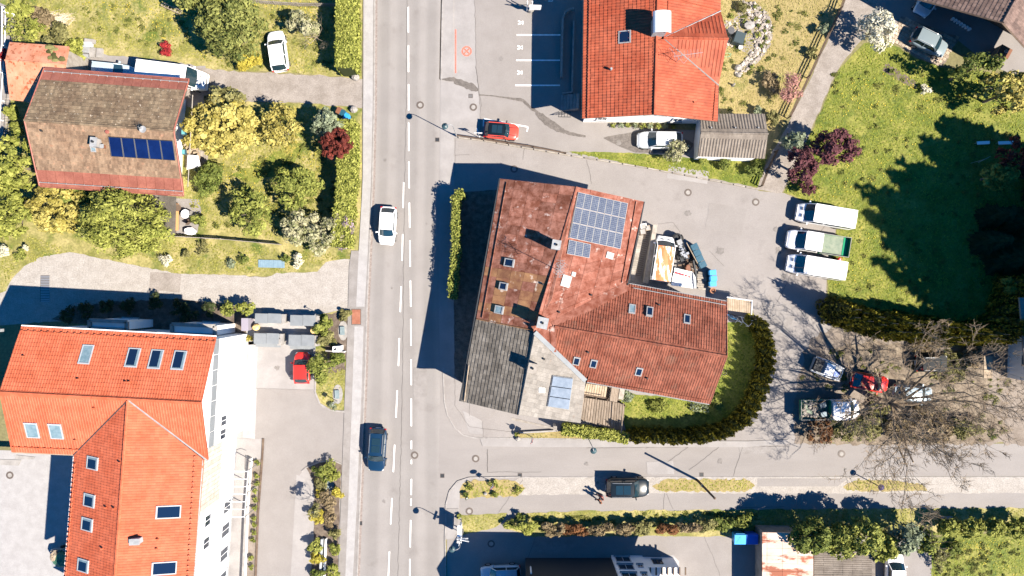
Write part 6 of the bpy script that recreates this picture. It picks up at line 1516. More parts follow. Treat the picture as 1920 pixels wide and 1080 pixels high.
# stones
mb = MB()
for i in range(260):
    a = random.uniform(0, 1); b = random.uniform(-1, 1)
    x = np.interp(a, [0, .25, .5, .75, 1], [1400, 1428, 1432, 1415, 1388]) + b * np.interp(a, [0, .5, 1], [18, 16, 8]); y = 4 + a * 134
    p = P(x, y, .05); s = random.uniform(.06, .2); mb.blob((p.x, p.y, s * .4 + .016), (s, s * random.uniform(.7, 1.2), s * .7), i, 6, 4, .3)
for i in range(60): p = P(random.uniform(1358, 1385), random.uniform(40, 90), 0); s = random.uniform(.05, .14); mb.blob((p.x, p.y, .06), (s, s, s * .6), i + 400, 6, 4, .3)
tag(B('rocks', mb, M('rock', (.26, .225, .195), (.38, .34, .30), scale=3, rnd=.3, grain=.15)), kind='stuff')
for i, (px, py, s, lb) in enumerate(((668, 146, .42, 'white boulder at the south end of the northern hedge'), (664, 206, .40, 'tall pale stone at the drive mouth by the road'), (1403, 50, .55, 'large flat pale stone in the middle of the rock garden'), (1383, 128, .38, 'white boulder at the southern tip of the rock garden'), (1384, 142, .28, 'small white boulder ending the rock garden'), (910, 925, .2, 'white stone on the flowering verge'), (971, 822, .3, 'pale boulder at the end of the low kerb'))):
    p = P(px, py, 0); t = T('boulder', lb, 'boulder', (p.x, p.y, 0)); mb = MB(); mb.blob((p.x, p.y, s * .6), (s, s * .85, s * .9 if i != 2 else .2), i + 50, 9, 6, .14); B('stone', mb, MAT['concrete'], t)
mb = MB()
for i in range(240):
    p = P(random.gauss(105, 13), random.gauss(38, 6), 0); a = random.uniform(-.5, .5) + (.2); d = Vector((math.cos(a), math.sin(a), 0)) * .45; mb.tube([p - d + Vector((0, 0, random.uniform(.03, .35))), p + d + Vector((0, 0, random.uniform(.03, .35)))], .012, 3)
tag(B('straw_litter', mb, M('straw', (.42, .34, .25), (.5, .42, .33), scale=4, rnd=.2)), kind='stuff')
# ------------------------------------------------------------------ vehicles (built along +x, wheels on z = 0)
MAT['car_dusty'] = M('dusty_dark_paint', (.03, .032, .034), rough=.85, spec=.1)
MAT['car_pearl'] = paint('pearl_car_paint', (.42, .44, .46))
MAT['car_teal'] = paint('silver_teal_car_paint', (.16, .20, .22), .1)
KIND = {
    #        cowl  rf   rr    rb    hood  belt  roof  wt   nose
    'hatch': (.25, .40, .82, .955, .72, .93, 1.46, .76, .62),
    'mini':  (.29, .41, .86, .955, .80, .95, 1.42, .80, .70),
    'estate':(.27, .41, .90, .975, .74, .93, 1.46, .76, .62),
    'suv':   (.26, .39, .90, .975, .90, 1.08, 1.66, .78, .78),
    'sports':(.36, .50, .80, .96, .68, .80, 1.22, .72, .55),
    'van':   (.13, .245, .985, .998, 1.05, 1.25, 1.98, .90, .92),
    'bigvan':(.13, .215, .985, .998, 1.15, 1.40, 2.55, .92, 1.0),
    'cab':   (.26, .47, .985, .998, 1.05, 1.25, 1.95, .90, .92),
}
def car(name, label, rear, front, kind, mat, Wd=1.76, zref=.75, group=None, roof=None, z0=.02, cat='car', rails=False, sunroof=False, stripes=False, trunc=None, length=None, nowheels=()):
    a, b = P(*rear, zref), P(*front, zref)
    d = b - a; L = length or d.length; mid = (a + b) / 2
    if length: mid = b - d.normalized() * length / 2
    ang = math.atan2(d.y, d.x)
    root = T(name, label, cat, (0, 0, 0), group)
    cowl, rf, rr, rb, zh, zb, zr, wt, zn = KIND[kind]; w = Wd / 2
    X = lambda t: L / 2 - t * L
    # body shell
    st = [0, .012, .04, .09, .15, cowl, (cowl + rf) / 2, rf, .5, .62, .75, .86, .93, .97, .99, 1.0]
    st = sorted(set(round(s, 4) for s in st)); vs = []; van = kind in ('van', 'bigvan', 'cab')
    for t in st:
        e = min(t / .20, 1); er = min((1 - t) / (.06 if van else .17), 1)
        ww = w * (1 - (.34 if not van else .18) * (1 - e) ** 2.4) * (1 - (.28 if not van else .05) * (1 - er) ** 2.6)
        if t <= cowl: top = zn + (zb - .02 - zn) * (t / cowl) ** .7 if not van else zn + (zb - zn) * (t / cowl)
        else: top = zb
        if t > rb - .02 and not van: top = zb - .10 * ((t - rb + .02) / (1 - rb + .02))
        if t < .02: top *= .93
        lo = .24 + .16 * (1 - min(t / .06, 1)) + .10 * (1 - min((1 - t) / .05, 1))
        for (f, z) in ((.86, lo), (.97, lo + .14), (1.0, lo + (top - lo) * .5), (.975, top - .13), (.93, top - .045), (.82, top - .005), (0, top + .025)): vs.append((X(t), -ww * f, z))
        for (f, z) in ((.82, top - .005), (.93, top - .045), (.975, top - .13), (1.0, lo + (top - lo) * .5), (.97, lo + .14), (.86, lo)): vs.append((X(t), ww * f, z))
    m = 13; n = len(st); fs = [(i * m + k, i * m + (k + 1) % m, (i + 1) * m + (k + 1) % m, (i + 1) * m + k) for i in range(n - 1) for k in range(m)]
    fs += [tuple(range(m)), tuple(range((n - 1) * m + m - 1, (n - 1) * m - 1, -1))]
    mb = MB(); mb.add(vs, fs, .5); body = B('body', mb, MAT[mat], root, smooth=True)
    mb = MB(); mb.add([(X(.02), -w * .5, .35), (X(.02), w * .5, .35), (X(-.004), w * .45, .5), (X(-.004), -w * .45, .5), ], [(0, 1, 2, 3)]); B('grille', mb, MAT['black_plastic'], body)
    # greenhouse
    wb = w * .90; wr = w * wt; xb, xf, xr, xe = X(cowl), X(rf), X(rr), X(rb)
    def strip(x0, z0_, w0, x1, z1, w1, bow=.08, k=6, out=.0):
        v = []
        for j in (0, 1):
            for i in range(k + 1):
                s = i / k * 2 - 1; xx = (x0, x1)[j]; v.append((xx + bow * (1 - s * s) * (1 if x0 > x1 else -1), (w0, w1)[j] * s, (z0_, z1)[j]))
        return v, [(i, i + 1, k + 2 + i, k + 1 + i) for i in range(k)]
    mb = MB(); mb.add(*strip(xb, zb - .01, wb * .97, xf, zr - .03, wr * .97, .13)); B('windscreen', mb, MAT['car_glass'], root, smooth=True)
    if not van:
        mb = MB(); mb.add(*strip(xe, zb - .06, wb * .90, xr, zr - .03, wr * .95, .08)); B('rear_window', mb, MAT['car_glass'], root, smooth=True)
    else:
        mb = MB(); mb.add(*strip(xe, zb, w * .97, xr, zr - .04, wr, .0)); B('rear_door', mb, MAT[mat], root)
    for s in (-1, 1):
        side = [(xb - .02, s * wb * .985, zb - .01), (xe + .03, s * wb * .94, zb - .03), (xr + .02, s * wr * .985, zr - .05), (xf - .02, s * wr * .985, zr - .05)]
        if van:
            x2 = X(rf + .20) if kind != 'cab' else X(.9)
            side = [(xb - .02, s * w * .965, zb - .01), (x2, s * w * .97, zb - .01), (x2, s * wr * 1.01, zr - .22), (xf - .02, s * wr * 1.0, zr - .2)]
            if kind != 'cab':
                mb = MB(); mb.slab([(x2 - .0, s * w * .968, zb - .03), (xe, s * w * .968, zb - .03), (xe, s * wr, zr - .03), (x2, s * wr, zr - .03)], (0, -s * .04, 0)); B('side_panel', mb, MAT[mat], root)
                mb = MB(); mb.slab([(x2 - .25, s * w * .985, zb + .08), (xe + .35, s * w * .985, zb + .08), (xe + .35, s * wr * 1.03, zr - .28), (x2 - .25, s * wr * 1.03, zr - .28)], (0, -s * .03, 0)); B('side_window', mb, MAT['car_glass'], root)
            mb = MB(); mb.slab([(xf, s * wr * .99, zr - .2), (x2, s * wr, zr - .2), (x2, s * wr * .985, zr - .03), (xf, s * wr * .985, zr - .03)], (0, -s * .03, 0)); B('roof_side', mb, MAT[mat], root)
        mb = MB(); mb.slab(side, (0, -s * .03, 0)); B('side_window', mb, MAT['car_glass'], root)
        mb = MB(); mb.tube([(xb + .02, s * wb, zb - .02), (xf, s * wr, zr - .03)], .045, 5); mb.tube([(xf, s * wr, zr - .03), (xr, s * wr, zr - .03)], .045, 5)
        if not van: mb.tube([(xr, s * wr, zr - .03), (xe, s * wb * .93, zb - .05)], .06, 5); mb.tube([((xf + xr) / 2, s * wr, zr - .04), ((xb + xe) / 2 - .1, s * wb * .98, zb - .02)], .04, 4)
        B('pillar', mb, MAT[mat], root)
        mb = MB(); mb.obox((xb - .25, s * (w + .10), zb + .04), (.06, 0, 0), (.02, s * .11, 0), (0, 0, .07)); B('mirror', mb, MAT[mat if kind != 'mini' else 'black_plastic'], root)
        mb = MB(); mb.blob((X(.045), s * w * .68, zn - .12), (.16, .15, .09), 3, 8, 5, 0); B('headlight', mb, MAT['lamp_clear'], root)
        mb = MB(); mb.obox((X(.985), s * w * .80, zb - .22), (.06, 0, 0), (0, .10, 0), (0, 0, .10)); B('tail_light', mb, MAT['lamp_red'], root)
    # roof panel with a slight crown
    k = 5; v = []; NX = 6
    for j in range(NX + 1):
        x = xf + .06 + (xr - xf - .10) * j / NX; q = abs(2 * j / NX - 1)
        for i in range(k + 1):
            s = i / k * 2 - 1; v.append((x, s * wr * (1.0 - .10 * q ** 5), zr + .035 - .05 * s * s - .035 * q ** 3))
    f = [(j * (k + 1) + i, (j + 1) * (k + 1) + i, (j + 1) * (k + 1) + i + 1, j * (k + 1) + i + 1) for j in range(NX) for i in range(k)]
    mb = MB(); mb.add(v, f); rf_o = B('roof', mb, MAT[roof or mat], root, smooth=True)
    if sunroof:
        for u0, u1 in ((.14, .45), (.48, .80)):
            mb = MB(); x0 = xf + (xr - xf) * u0; x1 = xf + (xr - xf) * u1; mb.obox(((x0 + x1) / 2, 0, zr + .03), ((x1 - x0) / 2, 0, 0), (0, wr * .6, 0), (0, 0, .012)); B('sunroof', mb, MAT['car_glass'], root)
    if rails:
        for s in (-1, 1): mb = MB(); mb.tube([(xf - .2, s * wr * .93, zr + .02), (xf - .35, s * wr * .93, zr + .07), (xr + .15, s * wr * .93, zr + .06), (xr + .05, s * wr * .93, zr)], .022, 5); B('roof_rail', mb, MAT['steel'], root)
    if stripes:
        for s in (-1, 1): mb = MB(); mb.tube([(X(.03), s * w * .52, zn + .05), (X(cowl) - .02, s * w * .42, zb + .015)], .035, 4); B('bonnet_stripe', mb, MAT['black_plastic'], root)
    # wipers and plate
    mb = MB()
    for s in (-.45, .25): mb.tube([(xb + .10, s * wb, zb + .03), (xb - .04, s * wb + .45, zb + .11)], .012, 3)
    B('wiper', mb, MAT['black_plastic'], root)
    mb = MB(); mb.obox((X(1.004), 0, zb - .38), (.012, 0, 0), (0, .26, 0), (0, 0, .055)); B('number_plate', mb, MAT['white_metal'], root)
    if van and kind != 'cab':
        for s in (-1, 1): mb = MB(); mb.obox((X(cowl * .55), s * w * .35, zn + (zb - zn) * .55 + .045), (.05, 0, .02), (0, .16, 0), (0, 0, .012)); B('bonnet_vent', mb, MAT['black_plastic'], root)
    r = .33 if not van else .36
    for x in (X(.19 if not van else .17), X(.80)):
        for s in (-1, 1):
            mb = MB(); cy = s * (w - .10); V0 = []
            for yy, rr_ in ((-.11, r * .9), (-.10, r), (.10, r), (.11, r * .9)):
                for i in range(16): t = 2 * math.pi * i / 16; V0.append((x + rr_ * math.cos(t), cy + yy, r + rr_ * math.sin(t)))
            mb.add(V0, [(q * 16 + i, q * 16 + (i + 1) % 16, (q + 1) * 16 + (i + 1) % 16, (q + 1) * 16 + i) for q in range(3) for i in range(16)] + [tuple(range(15, -1, -1)), tuple(range(48, 64))])
            wh = B('wheel', mb, MAT['rubber'], root)
            mb = MB(); V1 = [(x + r * .62 * math.cos(2 * math.pi * i / 10), cy + s * .118, r + r * .62 * math.sin(2 * math.pi * i / 10)) for i in range(10)]; mb.add(V1, [tuple(range(10))]); B('rim', mb, MAT['rim'], wh)
    root.location = (mid.x, mid.y, z0); root.rotation_euler = (0, 0, ang)
    return root, L

car('small_car', 'white small car driving down the road beside the dashed centre line', (728.5, 388), (724, 459), 'hatch', 'car_white', 1.72)
car('estate_car', 'deep blue estate car with silver roof rails driving on the road', (709, 803), (704, 884), 'estate', 'car_blue', 1.82, rails=True, sunroof=True)
car('small_car', 'orange red small car with black roof and bonnet stripes by the fence', (908, 243), (972, 248), 'mini', 'car_redor', 1.62, roof='car_black', sunroof=True, stripes=True)
car('hatchback', 'silver hatchback parked under the wall of the orange gable house', (1280, 263), (1195, 262), 'hatch', 'car_pearl', 1.74)
car('delivery_van', 'white van nearest the plum tree, upper of the two white panel vans', (1600, 413), (1497, 396), 'van', 'car_white', 1.95, 1.2, cat='van', group='white vans parked nose out at the meadow edge')
car('delivery_van', 'white van beside the red can, lower of the two white panel vans', (1582, 509), (1479, 492), 'van', 'car_white', 1.95, 1.2, cat='van', group='white vans parked nose out at the meadow edge')
MAT['van_orange'] = M('peeling_orange_paint', (.42, .12, .04), (.52, .19, .08), scale=1.2, c3=(.72, .62, .52), s3=1.6, r3=(.50, .56), rough=.6, stretch=(2.2, .5, 1))
car('work_van', 'white van with peeling orange roof parked among the scrap beside the workshop', (1237, 527), (1250, 443), 'van', 'car_white', 1.95, 1.3, cat='van', roof='van_orange')
car('small_car', 'bright red small car half under the lime bush in the paver bay', (566, 719), (566, 661), 'hatch', 'car_red', 1.62)
car('estate_car', 'black estate car parked on the verge beside the two walkers', (1136, 914), (1217, 914), 'suv', 'car_black', 1.88, rails=True, sunroof=True)
car('estate_car', 'silver estate car on the cobbled apron in the farmhouse shade', (1712, 64), (1775, 95), 'estate', 'car_teal', 1.80, rails=True)
car('estate_car', 'white estate car parked on the front lawn by the big yew', (526, 133), (515, 58), 'estate', 'car_white', 1.80)
car('panel_van', 'long white panel van nosing out behind the brown house', (262, 134), (381, 149), 'bigvan', 'car_white', 2.0, 1.6, cat='van')
car('family_car', 'pale blue car hidden between the brown house and its van', (172, 131), (251, 139), 'estate', 'car_ltblue', 1.75)
car('coupe', 'bright red coupe parked under the bare tree branches', (1597, 711), (1666, 723), 'hatch', 'car_red', 1.72)
car('small_car', 'pale blue small car under the bare branches beside the red coupe', (1677, 735), (1749, 741), 'hatch', 'car_ltblue', 1.66)
car('estate_car', 'dark car with roof rails lost under the bare twigs by the tall thujas', (1718, 681), (1778, 681), 'estate', 'car_dusty', 1.76, rails=True)
car('family_car', 'dusky blue car in the shade of the southern house', (976, 1076), (901, 1079), 'estate', 'car_ltblue', 1.78)
car('small_car', 'white car cut by the lower frame edge beside the corrugated shed', (1677, 1108), (1679, 1036), 'estate', 'car_white', 1.74)
car('family_car', 'pale blue car nose showing under the dark farmhouse eave', (1757, -28), (1725, 27), 'hatch', 'car_ltblue', 1.7)

def flatbed(label, rear, front, loaded):
    a, b = P(*rear, 1.0), P(*front, 1.0); d = b - a; L = d.length
    split = a + d * .47
    root, Lc = car('flatbed_truck', label, (0, 0), (1, 0), 'cab', 'car_white', 1.95, 1.0, cat='truck', length=L * .53, group='flatbed trucks with green drop sides')
    Lb = L * .50; x0 = -Lc / 2 - .06; w = 1.0
    kw = dict(parent=root)
    root.location = (0, 0, 0); root.rotation_euler = (0, 0, 0); W[root.name] = Vector((0, 0, 0))
    mb = MB(); mb.obox((x0 - Lb / 2, 0, .85), (Lb / 2, 0, 0), (0, w, 0), (0, 0, .05)); B('bed_floor', mb, M('grey_bed_floor', (.13, .165, .125), (.19, .215, .165), scale=2, grain=.12), root)
    for c, u, v in (((x0 - Lb / 2, w - .02, 1.1), (Lb / 2, 0, 0), (0, .025, 0)), ((x0 - Lb / 2, -w + .02, 1.1), (Lb / 2, 0, 0), (0, .025, 0)), ((x0 - Lb + .02, 0, 1.1), (.025, 0, 0), (0, w - .05, 0)), ((x0 - .03, 0, 1.25), (.03, 0, 0), (0, w - .05, 0))):
        mb = MB(); mb.obox(c, u, v, (0, 0, .2 if c[2] < 1.2 else .4)); B('drop_side', mb, MAT['car_green'], root)
        mb = MB(); mb.obox((c[0], c[1], c[2] + (.215 if c[2] < 1.2 else .415)), u, v, (0, 0, .012)); B('top_rail', mb, MAT['concrete'], root)
    if loaded:
        mb = MB()
        for i in range(28): mb.blob((x0 - Lb * random.uniform(.42, .95), random.uniform(-.8, .8), .95 + random.uniform(0, .12)), (random.uniform(.1, .3), random.uniform(.1, .25), .1), i, 6, 4, .4)
        B('load', mb, MAT['wood_grey'], root, kind='stuff')
        for k in range(2): mb = MB(); mb.box((x0 - Lb * .25 + .1 * k, .5 - .9 * k, 1.15), (.6, .5, .5), .3); B('crate', mb, MAT['teal_bin'], root)
    else:
        mb = MB(); mb.obox((x0 - Lb + .32, 0, .912), (.27, 0, 0), (0, w - .06, 0), (0, 0, .012)); B('tail_panel', mb, MAT['car_green'], root)
    mb = MB()
    for s in (-1, 1):
        for i in range(16): t = 2 * math.pi * i / 16
        V0 = [];
        for yy in (-.11, .11):
            for i in range(16): t = 2 * math.pi * i / 16; V0.append((x0 - Lb * .55 + .36 * math.cos(t), s * .82 + yy, .36 + .36 * math.sin(t)))
        mb.add(V0, [(i, (i + 1) % 16, 16 + (i + 1) % 16, 16 + i) for i in range(16)] + [tuple(range(15, -1, -1)), tuple(range(16, 32))])
    B('rear_wheels', mb, MAT['rubber'], root)
    ang = math.atan2(d.y, d.x); dn = d.normalized(); cc = b - dn * Lc / 2
    root.location = (cc.x, cc.y, .02); root.rotation_euler = (0, 0, ang)
    return root
flatbed('white flatbed truck with empty green drop sided bed between two white vans', (1587, 464), (1477, 447), False)
flatbed('white flatbed truck with loaded green bed beside the rust red bush', (1504, 768), (1612, 767), True)

# open off-road vehicle under the bare tree
def place(root, px, py, rz, z=.02):
    c = P(px, py, 0); root.location = (c.x, c.y, z); root.rotation_euler = (0, 0, rz)
r = T('off_road_buggy', 'small open off road vehicle with white bonnet and tubular rails by the red coupe', 'off-roader', (0, 0, 0))
mb = MB(); mb.obox((0, 0, .62), (1.45, 0, 0), (0, .68, 0), (0, 0, .22)); B('tub', mb, MAT['grey_sheet'], r)
mb = MB(); mb.slab([(-.35, -.62, 1.35), (.55, -.58, 1.30), (.55, .58, 1.30), (-.35, .62, 1.35)], (0, 0, -.06)); B('white_top', mb, MAT['white_metal'], r)
mb = MB(); mb.slab([(.62, -.5, 1.1), (1.35, -.4, .92), (1.35, .4, .92), (.62, .5, 1.1)], (0, 0, -.08)); B('bonnet', mb, MAT['zinc'], r)
mb = MB(); mb.slab([(.7, -.45, 1.12), (1.25, -.35, 1.0), (1.25, .1, 1.0), (.7, .1, 1.12)], (0, 0, .02)); B('blue_tarp', mb, MAT['royal_bin'], r)
mb = MB(); mb.obox((-1.0, 0, 1.0), (.42, 0, 0), (0, .6, 0), (0, 0, .2)); B('rear_box', mb, MAT['black_plastic'], r)
for s in (-1, 1):
    mb = MB(); mb.tube([(-1.5, s * .75, .95), (-.4, s * .78, 1.42), (.6, s * .74, 1.38), (1.55, s * .66, .95)], .035, 5); B('tube_rail', mb, MAT['white_metal'], r)
mb = MB(); mb.tube([(1.5, -.6, .8), (1.62, -.3, .8), (1.62, .3, .8), (1.5, .6, .8)], .04, 5); B('bumper', mb, MAT['white_metal'], r)
for x in (-.95, .95):
    for s in (-1, 1):
        mb = MB(); V0 = []
        for yy in (-.12, .12):
            for i in range(14): t = 2 * math.pi * i / 14; V0.append((x + .34 * math.cos(t), s * .70 + yy, .34 + .34 * math.sin(t)))
        mb.add(V0, [(i, (i + 1) % 14, 14 + (i + 1) % 14, 14 + i) for i in range(14)] + [tuple(range(13, -1, -1)), tuple(range(14, 28))]); B('wheel', mb, MAT['rubber'], r)
place(r, 1543, 690, -.38)
# trailer under green cover at the lower left
r = T('covered_trailer', 'small trailer under a crumpled green cover beside the orange wing', 'trailer', (0, 0, 0))
mb = MB(); mb.obox((0, 0, .6), (.9, 0, 0), (0, .85, 0), (0, 0, .2)); B('box', mb, MAT['zinc'], r)
mb = MB(); mb.blob((0.15, -.1, .85), (.85, .85, .42), 9, 12, 8, .14); B('cover', mb, M('green_tarpaulin', (.03, .10, .06), (.06, .15, .09), scale=2, rough=.6), r)
mb = MB(); mb.blob((-.45, .15, .9), (.42, .6, .3), 10, 10, 6, .2); B('yellow_heap', mb, MAT['straw_bag'] if 'straw_bag' in MAT else MAT['wood_pale'], r)
mb = MB(); mb.tube([(-.9, .7, .85), (.8, .95, .95)], .06, 5); B('pole', mb, MAT['wood_pale'], r)
for s in (-1, 1):
    mb = MB(); V0 = []
    for yy in (-.08, .08):
        for i in range(12): t = 2 * math.pi * i / 12; V0.append((.25 * math.cos(t), s * .95 + yy, .26 + .25 * math.sin(t)))
    mb.add(V0, [(i, (i + 1) % 12, 12 + (i + 1) % 12, 12 + i) for i in range(12)] + [tuple(range(11, -1, -1)), tuple(range(12, 24))]); B('wheel', mb, MAT['rubber'], r)
place(r, 123, 1040, .05)

# mini excavator / machine among the scrap
r = T('old_machine', 'dismantled black engine machine standing on the yard among the scrap', 'machine', (0, 0, 0))
mb = MB(); mb.obox((0, 0, .45), (1.35, 0, 0), (0, .45, 0), (0, 0, .2)); B('chassis', mb, MAT['dark_metal'], r)
mb = MB()
for i in range(16): mb.obox((random.uniform(-1.0, .6), random.uniform(-.35, .35), random.uniform(.7, 1.1)), (random.uniform(.06, .22), random.uniform(-.05, .05), 0), (0, random.uniform(.05, .16), 0), (0, 0, random.uniform(.05, .2)))
B('engine_block', mb, MAT['steel'], r)
mb = MB()
for i in range(7): mb.tube([(random.uniform(-1.2, .4), random.uniform(-.4, .4), .8), (random.uniform(-.8, .8), random.uniform(-.4, .4), 1.25)], .04, 5)
B('hose', mb, MAT['rubber'], r)
mb = MB(); mb.lathe((1.05, 0, .55), [(.42, 0), (.48, .12), (.48, .3), (.3, .36), (.3, .2)], 16); B('flywheel', mb, MAT['black_plastic'], r)
mb = MB(); mb.obox((.55, 0, 1.05), (.25, 0, 0), (0, .25, 0), (0, 0, .12)); B('head_cover', mb, MAT['zinc'], r)
for x in (-.8, .9):
    for s in (-1, 1):
        mb = MB(); V0 = []
        for yy in (-.09, .09):
            for i in range(12): t = 2 * math.pi * i / 12; V0.append((x + .3 * math.cos(t), s * .58 + yy, .3 + .3 * math.sin(t)))
        mb.add(V0, [(i, (i + 1) % 12, 12 + (i + 1) % 12, 12 + i) for i in range(12)] + [tuple(range(11, -1, -1)), tuple(range(12, 24))]); B('wheel', mb, MAT['rubber'], r)
place(r, 1273, 465, 1.95)

# ------------------------------------------------------------------ people
def person(label, px, py, face, shirt, trousers, hairm, stride=.22, hat=None):
    r = T('person', label, 'person', (0, 0, 0))
    def skin(name, V, E, R, mat, parent, sub=2):
        me = bpy.data.meshes.new(name); me.from_pydata(V, E, []); o = bpy.data.objects.new(name, me)
        md = o.modifiers.new('skin', 'SKIN'); COL.objects.link(o)
        if not me.skin_vertices: me.skin_vertices.new()
        for i, rr in enumerate(R): me.skin_vertices[0].data[i].radius = (rr, rr) if not isinstance(rr, tuple) else rr
        me.skin_vertices[0].data[0].use_root = True
        s = o.modifiers.new('sub', 'SUBSURF'); s.levels = sub; s.render_levels = sub; md.use_smooth_shade = True
        me.materials.append(mat); o.parent = parent; W[o.name] = Vector(); return o
    s = stride
    V = [(0, 0, .95), (0, 0, 1.18), (0, 0, 1.40), (.02, 0, 1.50), (.04, 0, 1.62), (.05, 0, 1.72),
         (0, .17, 1.40), (-.10, .24, 1.14), (.02, .25, .92), (.06, .25, .82), (0, -.17, 1.40), (.10, -.24, 1.14), (.24, -.22, .94), (.29, -.21, .85),
         (0, .09, .90), (s * .55, .10, .50), (s * .9, .10, .09), (s * .9 + .14, .11, .04), (0, -.09, .90), (-s * .25, -.10, .50), (-s * 1.1, -.10, .12), (-s * 1.1 + .13, -.11, .04)]
    E = [(0, 1), (1, 2), (2, 3), (3, 4), (4, 5), (2, 6), (6, 7), (7, 8), (8, 9), (2, 10), (10, 11), (11, 12), (12, 13), (0, 14), (14, 15), (15, 16), (16, 17), (0, 18), (18, 19), (19, 20), (20, 21)]
    Rr = [(.13, .10), (.13, .10), (.15, .10), .055, .10, .085, .065, .05, .04, .035, .065, .05, .04, .035, .085, .06, .045, .04, .085, .06, .045, .04]
    body = skin('body', V, E, Rr, MAT['skin'], r)
    idx = [0, 1, 2, 6, 7, 8, 10, 11, 12]; mp = {a: i for i, a in enumerate(idx)}
    skin('jacket', [V[i] for i in idx], [(mp[a], mp[b]) for a, b in E if a in mp and b in mp], [(.155, .125), (.155, .125), (.175, .125), .085, .068, .055, .085, .068, .055], shirt, r)
    idx = [0, 14, 15, 16, 18, 19, 20]; mp = {a: i for i, a in enumerate(idx)}
    skin('trousers', [V[i] for i in idx], [(mp[a], mp[b]) for a, b in E if a in mp and b in mp], [(.15, .12), .105, .08, .068, .105, .08, .068], trousers, r)
    mb = MB()
    for i in (17, 21): x, y, z = V[i]; mb.blob((x - .05, y, .05), (.15, .055, .05), 1, 10, 6, 0)
    B('shoe', mb, MAT['black_plastic'], r, smooth=True)
    mb = MB(); mb.blob((.03, 0, 1.70), (.115, .10, .115), 2, 12, 8, .03); B('hair', mb, hairm, r, smooth=True)
    mb = MB(); mb.blob((.145, 0, 1.645), (.025, .018, .03), 1, 6, 4, 0); B('nose', mb, MAT['skin'], r)
    mb = MB()
    for q in (-.035, .035): mb.blob((.128, q, 1.675), (.012, .014, .01), 1, 6, 4, 0)
    B('eyes', mb, MAT['black_plastic'], r)
    # hands with separate fingers
    for hx, sy in ((9, 1), (13, -1)):
        x, y, z = V[hx]; mb = MB()
        for k in range(4): mb.tube([(x + (k - 1.5) * .018, y, z), (x + (k - 1.5) * .019 + .008, y - sy * .012, z - .05), (x + (k - 1.5) * .019 + .014, y - sy * .032, z - .075 - .006 * (1.5 - abs(k - 1.5)))], [.010, .009, .007], 5)
        mb.tube([(x + .03, y, z + .01), (x + .055, y - sy * .02, z - .02), (x + .055, y - sy * .035, z - .045)], [.012, .010, .008], 5)
        B('fingers', mb, MAT['skin'], r)
    c = P(px, py, 0); r.location = (c.x, c.y, .018); r.rotation_euler = (0, 0, face)
    return r
MAT['skin'] = M('skin', (.42, .24, .17), rough=.6)
cloth = lambda n, c: M(n, c, rough=.9, grain=.08)
person('person in a rust coloured jacket walking on the footpath behind the black car', 1122.5, 933, math.radians(200), cloth('rust_jacket', (.26, .10, .05)), cloth('dark_jeans', (.02, .025, .045)), cloth('brown_hair', (.05, .03, .02)))
person('person in a dark red top walking closest to the black estate car', 1126, 926.5, math.radians(195), cloth('dark_red_top', (.20, .03, .03)), cloth('grey_trousers', (.06, .06, .07)), cloth('dark_hair', (.02, .015, .012)), -.2)
# ------------------------------------------------------------------ street furniture and small things
def lamp(label, px, py, h, adir, reach=.75, r=.17):
    c = P(px, py, 0); t = T('street_lamp', label, 'street lamp', (c.x, c.y, 0), 'curved arm street lamps')
    a = Vector((math.cos(adir), math.sin(adir), 0)); top = Vector((c.x, c.y, h))
    mb = MB(); mb.tube([(c.x, c.y, .01), (c.x, c.y, 1.0), (c.x, c.y, 1.05), (c.x, c.y, h)], [.07, .07, .05, .04], 8); B('post', mb, MAT['zinc'], t)
    mb = MB(); mb.tube([top, top + a * .08 + Vector((0, 0, .22)), top + a * reach * .35 + Vector((0, 0, .38)), top + a * reach * .75 + Vector((0, 0, .30)), top + a * reach + Vector((0, 0, .05))], .032, 6); B('arm', mb, MAT['zinc'], t)
    hd = top + a * reach
    mb = MB(); mb.lathe(hd + Vector((0, 0, -.12)), [(.30, 0), (.31, .03), (.22, .12), (.06, .20)], 16); B('shade', mb, M('lamp_shade_teal', (.03, .06, .07), rough=.4), t)
    mb = MB(); mb.lathe(hd + Vector((0, 0, -.2)), [(.05, 0), (.17, .03), (.2, .079)], 12); B('globe', mb, MAT['lamp_clear'], t)
    return t
lamp('curved street lamp at the end of the fence beside the orange red car', 856.5, 256, 4.8, math.radians(185))
lamp('curved street lamp behind the sign board at the street corner', 868.5, 993, 4.8, math.radians(195))
lamp('street lamp at the low hedge leaning over the side street', 1100, 816.5, 4.6, math.radians(-72), .5)
c = P(1307, 900, 0); t = T('wooden_pole', 'thick dark wooden pole on the verge right of the black estate car', 'pole', (c.x, c.y, 0))
mb = MB(); mb.tube([(c.x, c.y, 0), (c.x, c.y, 3), (c.x, c.y, 6.0)], [.13, .115, .095], 10); B('shaft', mb, MAT['wood_dark'], t); mb = MB(); mb.lathe((c.x, c.y, 6.0), [(.12, 0), (.12, .05), (.02, .12)], 10); B('cap', mb, MAT['wood_dark'], t); mb = MB(); mb.box((c.x - .1, c.y + .05, 2.2), (.12, .25, .3)); B('cable_box', mb, MAT['zinc'], t)
c = P(1632, 903, 0); t = T('mushroom_lamp', 'low round headed path lamp on the grass verge below the bare tree', 'path lamp', (c.x, c.y, 0))
mb = MB(); mb.tube([(c.x, c.y, 0), (c.x, c.y, 2.0)], .05, 8); B('post', mb, MAT['dark_metal'], t); mb = MB(); mb.lathe((c.x, c.y, 1.95), [(.05, 0), (.30, .06), (.30, .1), (.05, .24)], 16); B('shade', mb, M('plum_lamp_shade', (.03, .02, .06), rough=.5), t)

